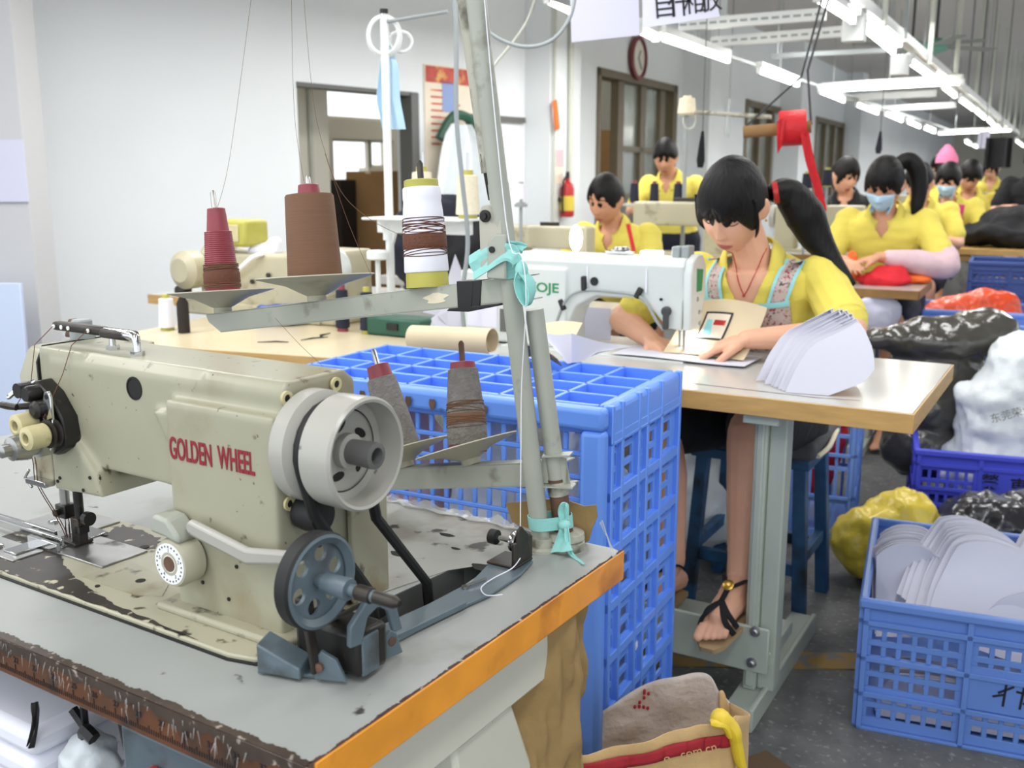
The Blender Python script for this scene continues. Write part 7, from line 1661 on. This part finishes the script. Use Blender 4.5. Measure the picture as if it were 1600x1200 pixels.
# grey cable drop and hanging loop
cd_ = solo('power_cable', MB().tube(catmull([V(aty(x, y, 2.75)) for x, y in ((708, -40), (713, 60), (713, 180), (722, 280), (731, 380), (722, 470), (731, 558))]), .0065, 10), 'pipe_grey', 'grey power cable dropping behind the upper cross arm', 'cable')
cl_ = solo('power_cable', MB().tube(catmull([V(aty(x, y, 2.9)) for x, y in ((728, -20), (742, 25), (775, 58), (820, 73), (862, 63), (890, 28), (900, -15))]), .0055, 10), 'pipe_grey', 'grey cable hanging in a loop between the poles and the lilac sheet', 'cable')
cl2 = solo('power_cable', MB().tube(catmull([V(aty(x, y, 4.6)) for x, y in ((842, -20), (820, 40), (770, 105), (740, 150))]), .006, 8), 'pipe_pale', 'thin pale cable slanting down behind the cable loop', 'cable')
# dark garments and green case behind the tray
o = blob('navy_garment', [((0, 0, .2), (.20, .12, .22)), ((.15, 0, .1), (.12, .1, .15))], .016, .03, 8, 'navy_cloth', 'dark navy garments heaped under the white spool tray', 'garment', seed=5); p = aty(690, 440, 3.75); o.location = (p.x, p.y, .78)
o = blob('black_garment', [((0, 0, .15), (.16, .12, .18))], .016, .03, 8, 'black_cloth', 'black garment heaped right of the navy ones behind the teal strip', 'garment', seed=6); p = aty(745, 430, 3.7); o.location = (p.x, p.y, .78)
F6 = Frame(-.71, 3.62, 30)
bench('table behind the white thread stand carrying dark garments', F6, -.9, 1.05, 0, .7, .78, 'table_white', 'wood_edge')
t = thing('green_case', 'dark green plastic case on the cream table under the upper cross arm', 'case', F2.w(-1.50, .33, .781), F2.yaw); obj('case', MB().box(-.10, .10, -.05, .05, 0, .055), 'green_case', t, bevel=.008); obj('clasp', MB().box(-.02, .02, -.055, -.05, .02, .04), 'oily_black', t)
# third row: woman's machine, white panels, lamp
F7 = Frame(*aty(1000, 395, 4.05).xy, 28)
bench('third-row table with a beige machine and white panels', F7, -1.3, .55, 0, .62, .80, 'table_white', 'table_white')
p = F7.l(aty(868, 390, 4.45)); machine('beige machine in front of the woman left of the red strap', F7, p.x - .12, .38, .80, s=.85)
pw = random.Random(3)
for i in range(9):
    x = 795 + i * 13; q = aty(x, 388 - 6 * (i % 3), 4.2 + .04 * (i % 2)); o = solo('card_sheet', fan_sheet(4, 13), 'paper', 'white paper panel in the loose heap before the beige third-row machine', 'paper', 'white panels heaped at the third row'); o.location = (q.x, q.y, .801); o.rotation_euler = (0, pw.uniform(-.3, .3), pw.uniform(-.8, .8)); o.scale = (.8, .8, .75)
p = aty(900, 372, 4.3); wl = thing('work_lamp', 'glaring small white work lamp before the woman left of the red strap', 'lamp', (p.x, p.y, .80)); hz = p.z - .80
obj('base', MB().lathe([(.04, 0), (.04, .012), (.01, .015)], (0, 0, 0)), 'metal_white', wl); obj('stem', MB().tube([(0, 0, .01), (0, 0, hz)], .006, 8), 'metal_white', wl); obj('bulb', MB().ell((0, 0, hz), (.026, .026, .055), 16), 'lamp_white', wl)
rs_ = solo('red_strap', MB().bar(aty(981, 350, 4.55), aty(991, 395, 4.5), .02, .004), 'red_tape', 'short red strap hanging before the woman in the third row', 'strap')
# fourth row machine with navy cones
F8 = Frame(*aty(1090, 392, 5.6).xy, 28)
bench('fourth-row table with a beige machine and navy cones', F8, -1.2, .35, 0, .62, .80, 'table_white', 'rust')
p = F8.l(aty(1060, 380, 5.9)); machine('beige machine under the navy cones at the fourth row', F8, p.x, .30, .80, s=1.15, flip=-1)
ts8 = thing('thread_stand', 'thread stand with a flat tray of navy cones before the standing man', 'thread stand', F8.w(0, 0), F8.yaw)
s8 = lambda x, y, b=.45: F8.onb(x, y, b)
pz = s8(1073, 180); obj('pole', MB().tube([(pz.x, .45, .80), (pz.x, .45, pz.z)], .013, 12), 'pipe_grey', ts8)
ty = s8(1010, 318); ty2 = s8(1066, 318); obj('tray', MB().box(s8(975, 318).x, ty2.x + .02, .38, .52, ty.z - .02, ty.z), 'stand_dirty', ts8, bevel=.006)
rw = s8(1077, 188); obj('ring', MB().tube([(rw.x + .03 * math.cos(a), .45 + .02 * math.cos(a), rw.z + .05 * math.sin(a)) for a in [2 * pi * k / 20 for k in range(20)]], .006, 8, closed=True), 'pipe_pale', ts8)
obj('guide_rod', MB().tube([s8(1085, 175), s8(1205, 183)], .012, 8), 'stand_dirty', ts8)
for i, px in enumerate((991, 1022, 1059)): small_cone(px, 283, 318, .45, .03, 'thread_navy', 'cone_maroon', ('left', 'middle', 'right')[i] + ' navy thread cone on the tray before the standing man', F=F8, zbase=ty.z + .001)
wc8 = small_cone(1073, 148, 178, .45, .055, 'thread_cream', 'thread_cream', 'white thread cone on top of the pole right of the clock', F=F8, zbase=pz.z)
# white cone and bracket right of the near stand
small_cone(814, 284, 318, .20, .026, 'thread_white', 'pipe_grey', 'small white thread cone right of the leaning poles', F=Frame(*aty(814, 318, 4.6).xy, 28))
p = F7.l(aty(814, 320, 4.6)); o = solo('spool_post', MB().tube([(0, 0, 0), (0, 0, aty(814, 318, 4.6).z - .80 + .02)], .008, 8).lathe([(.03, aty(814, 318, 4.6).z - .815), (.03, aty(814, 318, 4.6).z - .80)], (0, 0, 0)), 'pipe_grey', 'thin post carrying the small white cone right of the leaning poles', 'post'); q = aty(814, 318, 4.6); o.location = (q.x, q.y + 0, .80)
# red tape roll hanging from a rail, with its loose end
Yr = 3.55
rt = thing('tape_roll', 'big red tape roll hanging over the woman in the floral apron', 'tape roll', aty(1238, 200, Yr), -R(28))
obj('roll', MB().lathe([(.02, -.045), (.058, -.045), (.060, -.04), (.060, .04), (.058, .045), (.02, .045)], (0, 0, 0), (.96, .25, .06), 32, closed=True), 'red_tape', rt)
obj('core_tube', MB().tube([(-.16, -.04, -.012), (.06, .015, .004)], .021, 16), 'cardboard', rt)
c0 = rt.location
rel = lambda x, y, Y=Yr: Matrix.Rotation(R(28), 3, 'Z') @ (aty(x, y, Y) - c0)
obj('loose_end', strip([(rel(1250, 205, Yr - .06), rel(1264, 205, Yr - .06)), (rel(1258, 250, Yr - .05), rel(1272, 248, Yr - .05)), (rel(1270, 290, Yr - .04), rel(1283, 288, Yr - .04)), (rel(1280, 331, Yr - .03), rel(1292, 329, Yr - .03))]), 'red_tape', rt)
obj('loose_end', strip([(rel(1214, 190, Yr - .06), rel(1226, 182, Yr - .06)), (rel(1214, 215, Yr - .06), rel(1224, 212, Yr - .06)), (rel(1215, 240, Yr - .05), rel(1222, 228, Yr - .05))]), 'red_tape', rt)
obj('hook_wire', MB().tube([(-.16, -.04, -.0), tuple(rel(1252, 120)), tuple(rel(1292, -30))], .004, 6).tube([(.06, .015, .01), tuple(rel(1262, 110)), tuple(rel(1300, -20))], .004, 6), 'dark_wire', rt)
# dark scissors-like tool and strips hanging near the wall
for i, (x, y0, y1, Y, m_, lab) in enumerate(((1098, 205, 262, 4.4, 'black_cloth', 'black tapered tool bag hanging left of the apron woman\'s head'), (1140, 155, 215, 7.5, 'pipe_grey', 'pale strip hanging on the wall right of the white cone'), (1376, 205, 240, 5.6, 'thread_navy', 'navy thread cone hanging upside above the masked woman'))):
    a = aty(x, y0, Y); b = aty(x - 4, y1, Y); o = solo(('tool_bag', 'hanging_strip', 'thread_cone')[i], MB().tube([a, a.lerp(b, .35), a.lerp(b, .8), b], [.006, .012, .018, .012], 12), m_, lab, ('bag', 'strip', 'thread cone')[i])
    obj('hook_wire', MB().tube([(a.x, a.y, a.z - .01), (a.x, a.y, CEIL)], .002, 5), 'dark_wire', o)
# hanging garments far right and a pale machine
for i, (x0, x1, y0, y1, Y, m_) in enumerate(((1543, 1580, 215, 262, 8.5, 'black_cloth'), (1532, 1545, 205, 232, 9.5, 'sign_lilac'))):
    a = aty(x0, y0, Y); b = aty(x1, y1, Y); o = solo('hanging_garment', MB().sheet(lambda u, v: (a.x + (b.x - a.x) * u, Y + .04 * math.sin(u * 9), a.z + (b.z - a.z) * v), 12, 6, .02), m_, ('dark garment', 'lilac sheet')[i] + ' hanging from the rail at the far right', 'garment')
    obj('hanger', MB().tube([((a.x + b.x) / 2, Y, a.z), ((a.x + b.x) / 2, Y, CEIL)], .004, 6), 'dark_wire', o)
F9 = Frame(*aty(1560, 325, 7.7).xy, 27)
bench('far table carrying a pale machine at the right', F9, -.5, 1.0, 0, .6, .80, 'table_white', 'wood_edge'); machine('pale beige machine at the far right before the person in black', F9, .02, .3, .80, s=1.25)
# more pale machines along the far rows
for i, (x, y, Y) in enumerate(((1265, 345, 6.0), (1420, 300, 9.9))):
    F_ = Frame(*aty(x, y, Y).xy, 28); bench(('table behind the ponytail and the red tape end', 'far table behind the hidden woman')[i], F_, -.6, .6, 0, .6, .80, 'table_white', 'wood_edge_dark'); machine(('pale machine behind the ponytail and the red tape end', 'pale machine behind the hidden woman')[i], F_, 0, .3, .80, s=1.05)
for i, (px, y0, y1, Y) in enumerate(((1260, 268, 296, 6.0), (1292, 262, 292, 6.0))):
    Fc = Frame(*aty(px, y1, Y).xy, 28); q = aty(px, y1, Y); small_cone(px, y0, y1, .0, .03, 'thread_navy', 'cone_olive', ('left', 'right')[i] + ' navy cone right of the ponytail before the small woman in black', F=Fc)
    o = solo('spool_post', MB().tube([(0, 0, 0), (0, 0, q.z - .80)], .008, 8), 'pipe_grey', ('left', 'right')[i] + ' thin post under a navy cone right of the ponytail', 'post'); o.location = (q.x, q.y, .80)

lc = thing('lilac_card', 'lilac card standing behind the arm of the white machine', 'card', F2.w(0, 0), F2.yaw); A_ = F2.onb(900, 478, .56); B_ = F2.onb(955, 530, .56)
obj('sheet', MB().box(A_.x, B_.x, .555, .558, T2 + .001, A_.z), 'sign_lilac', lc)
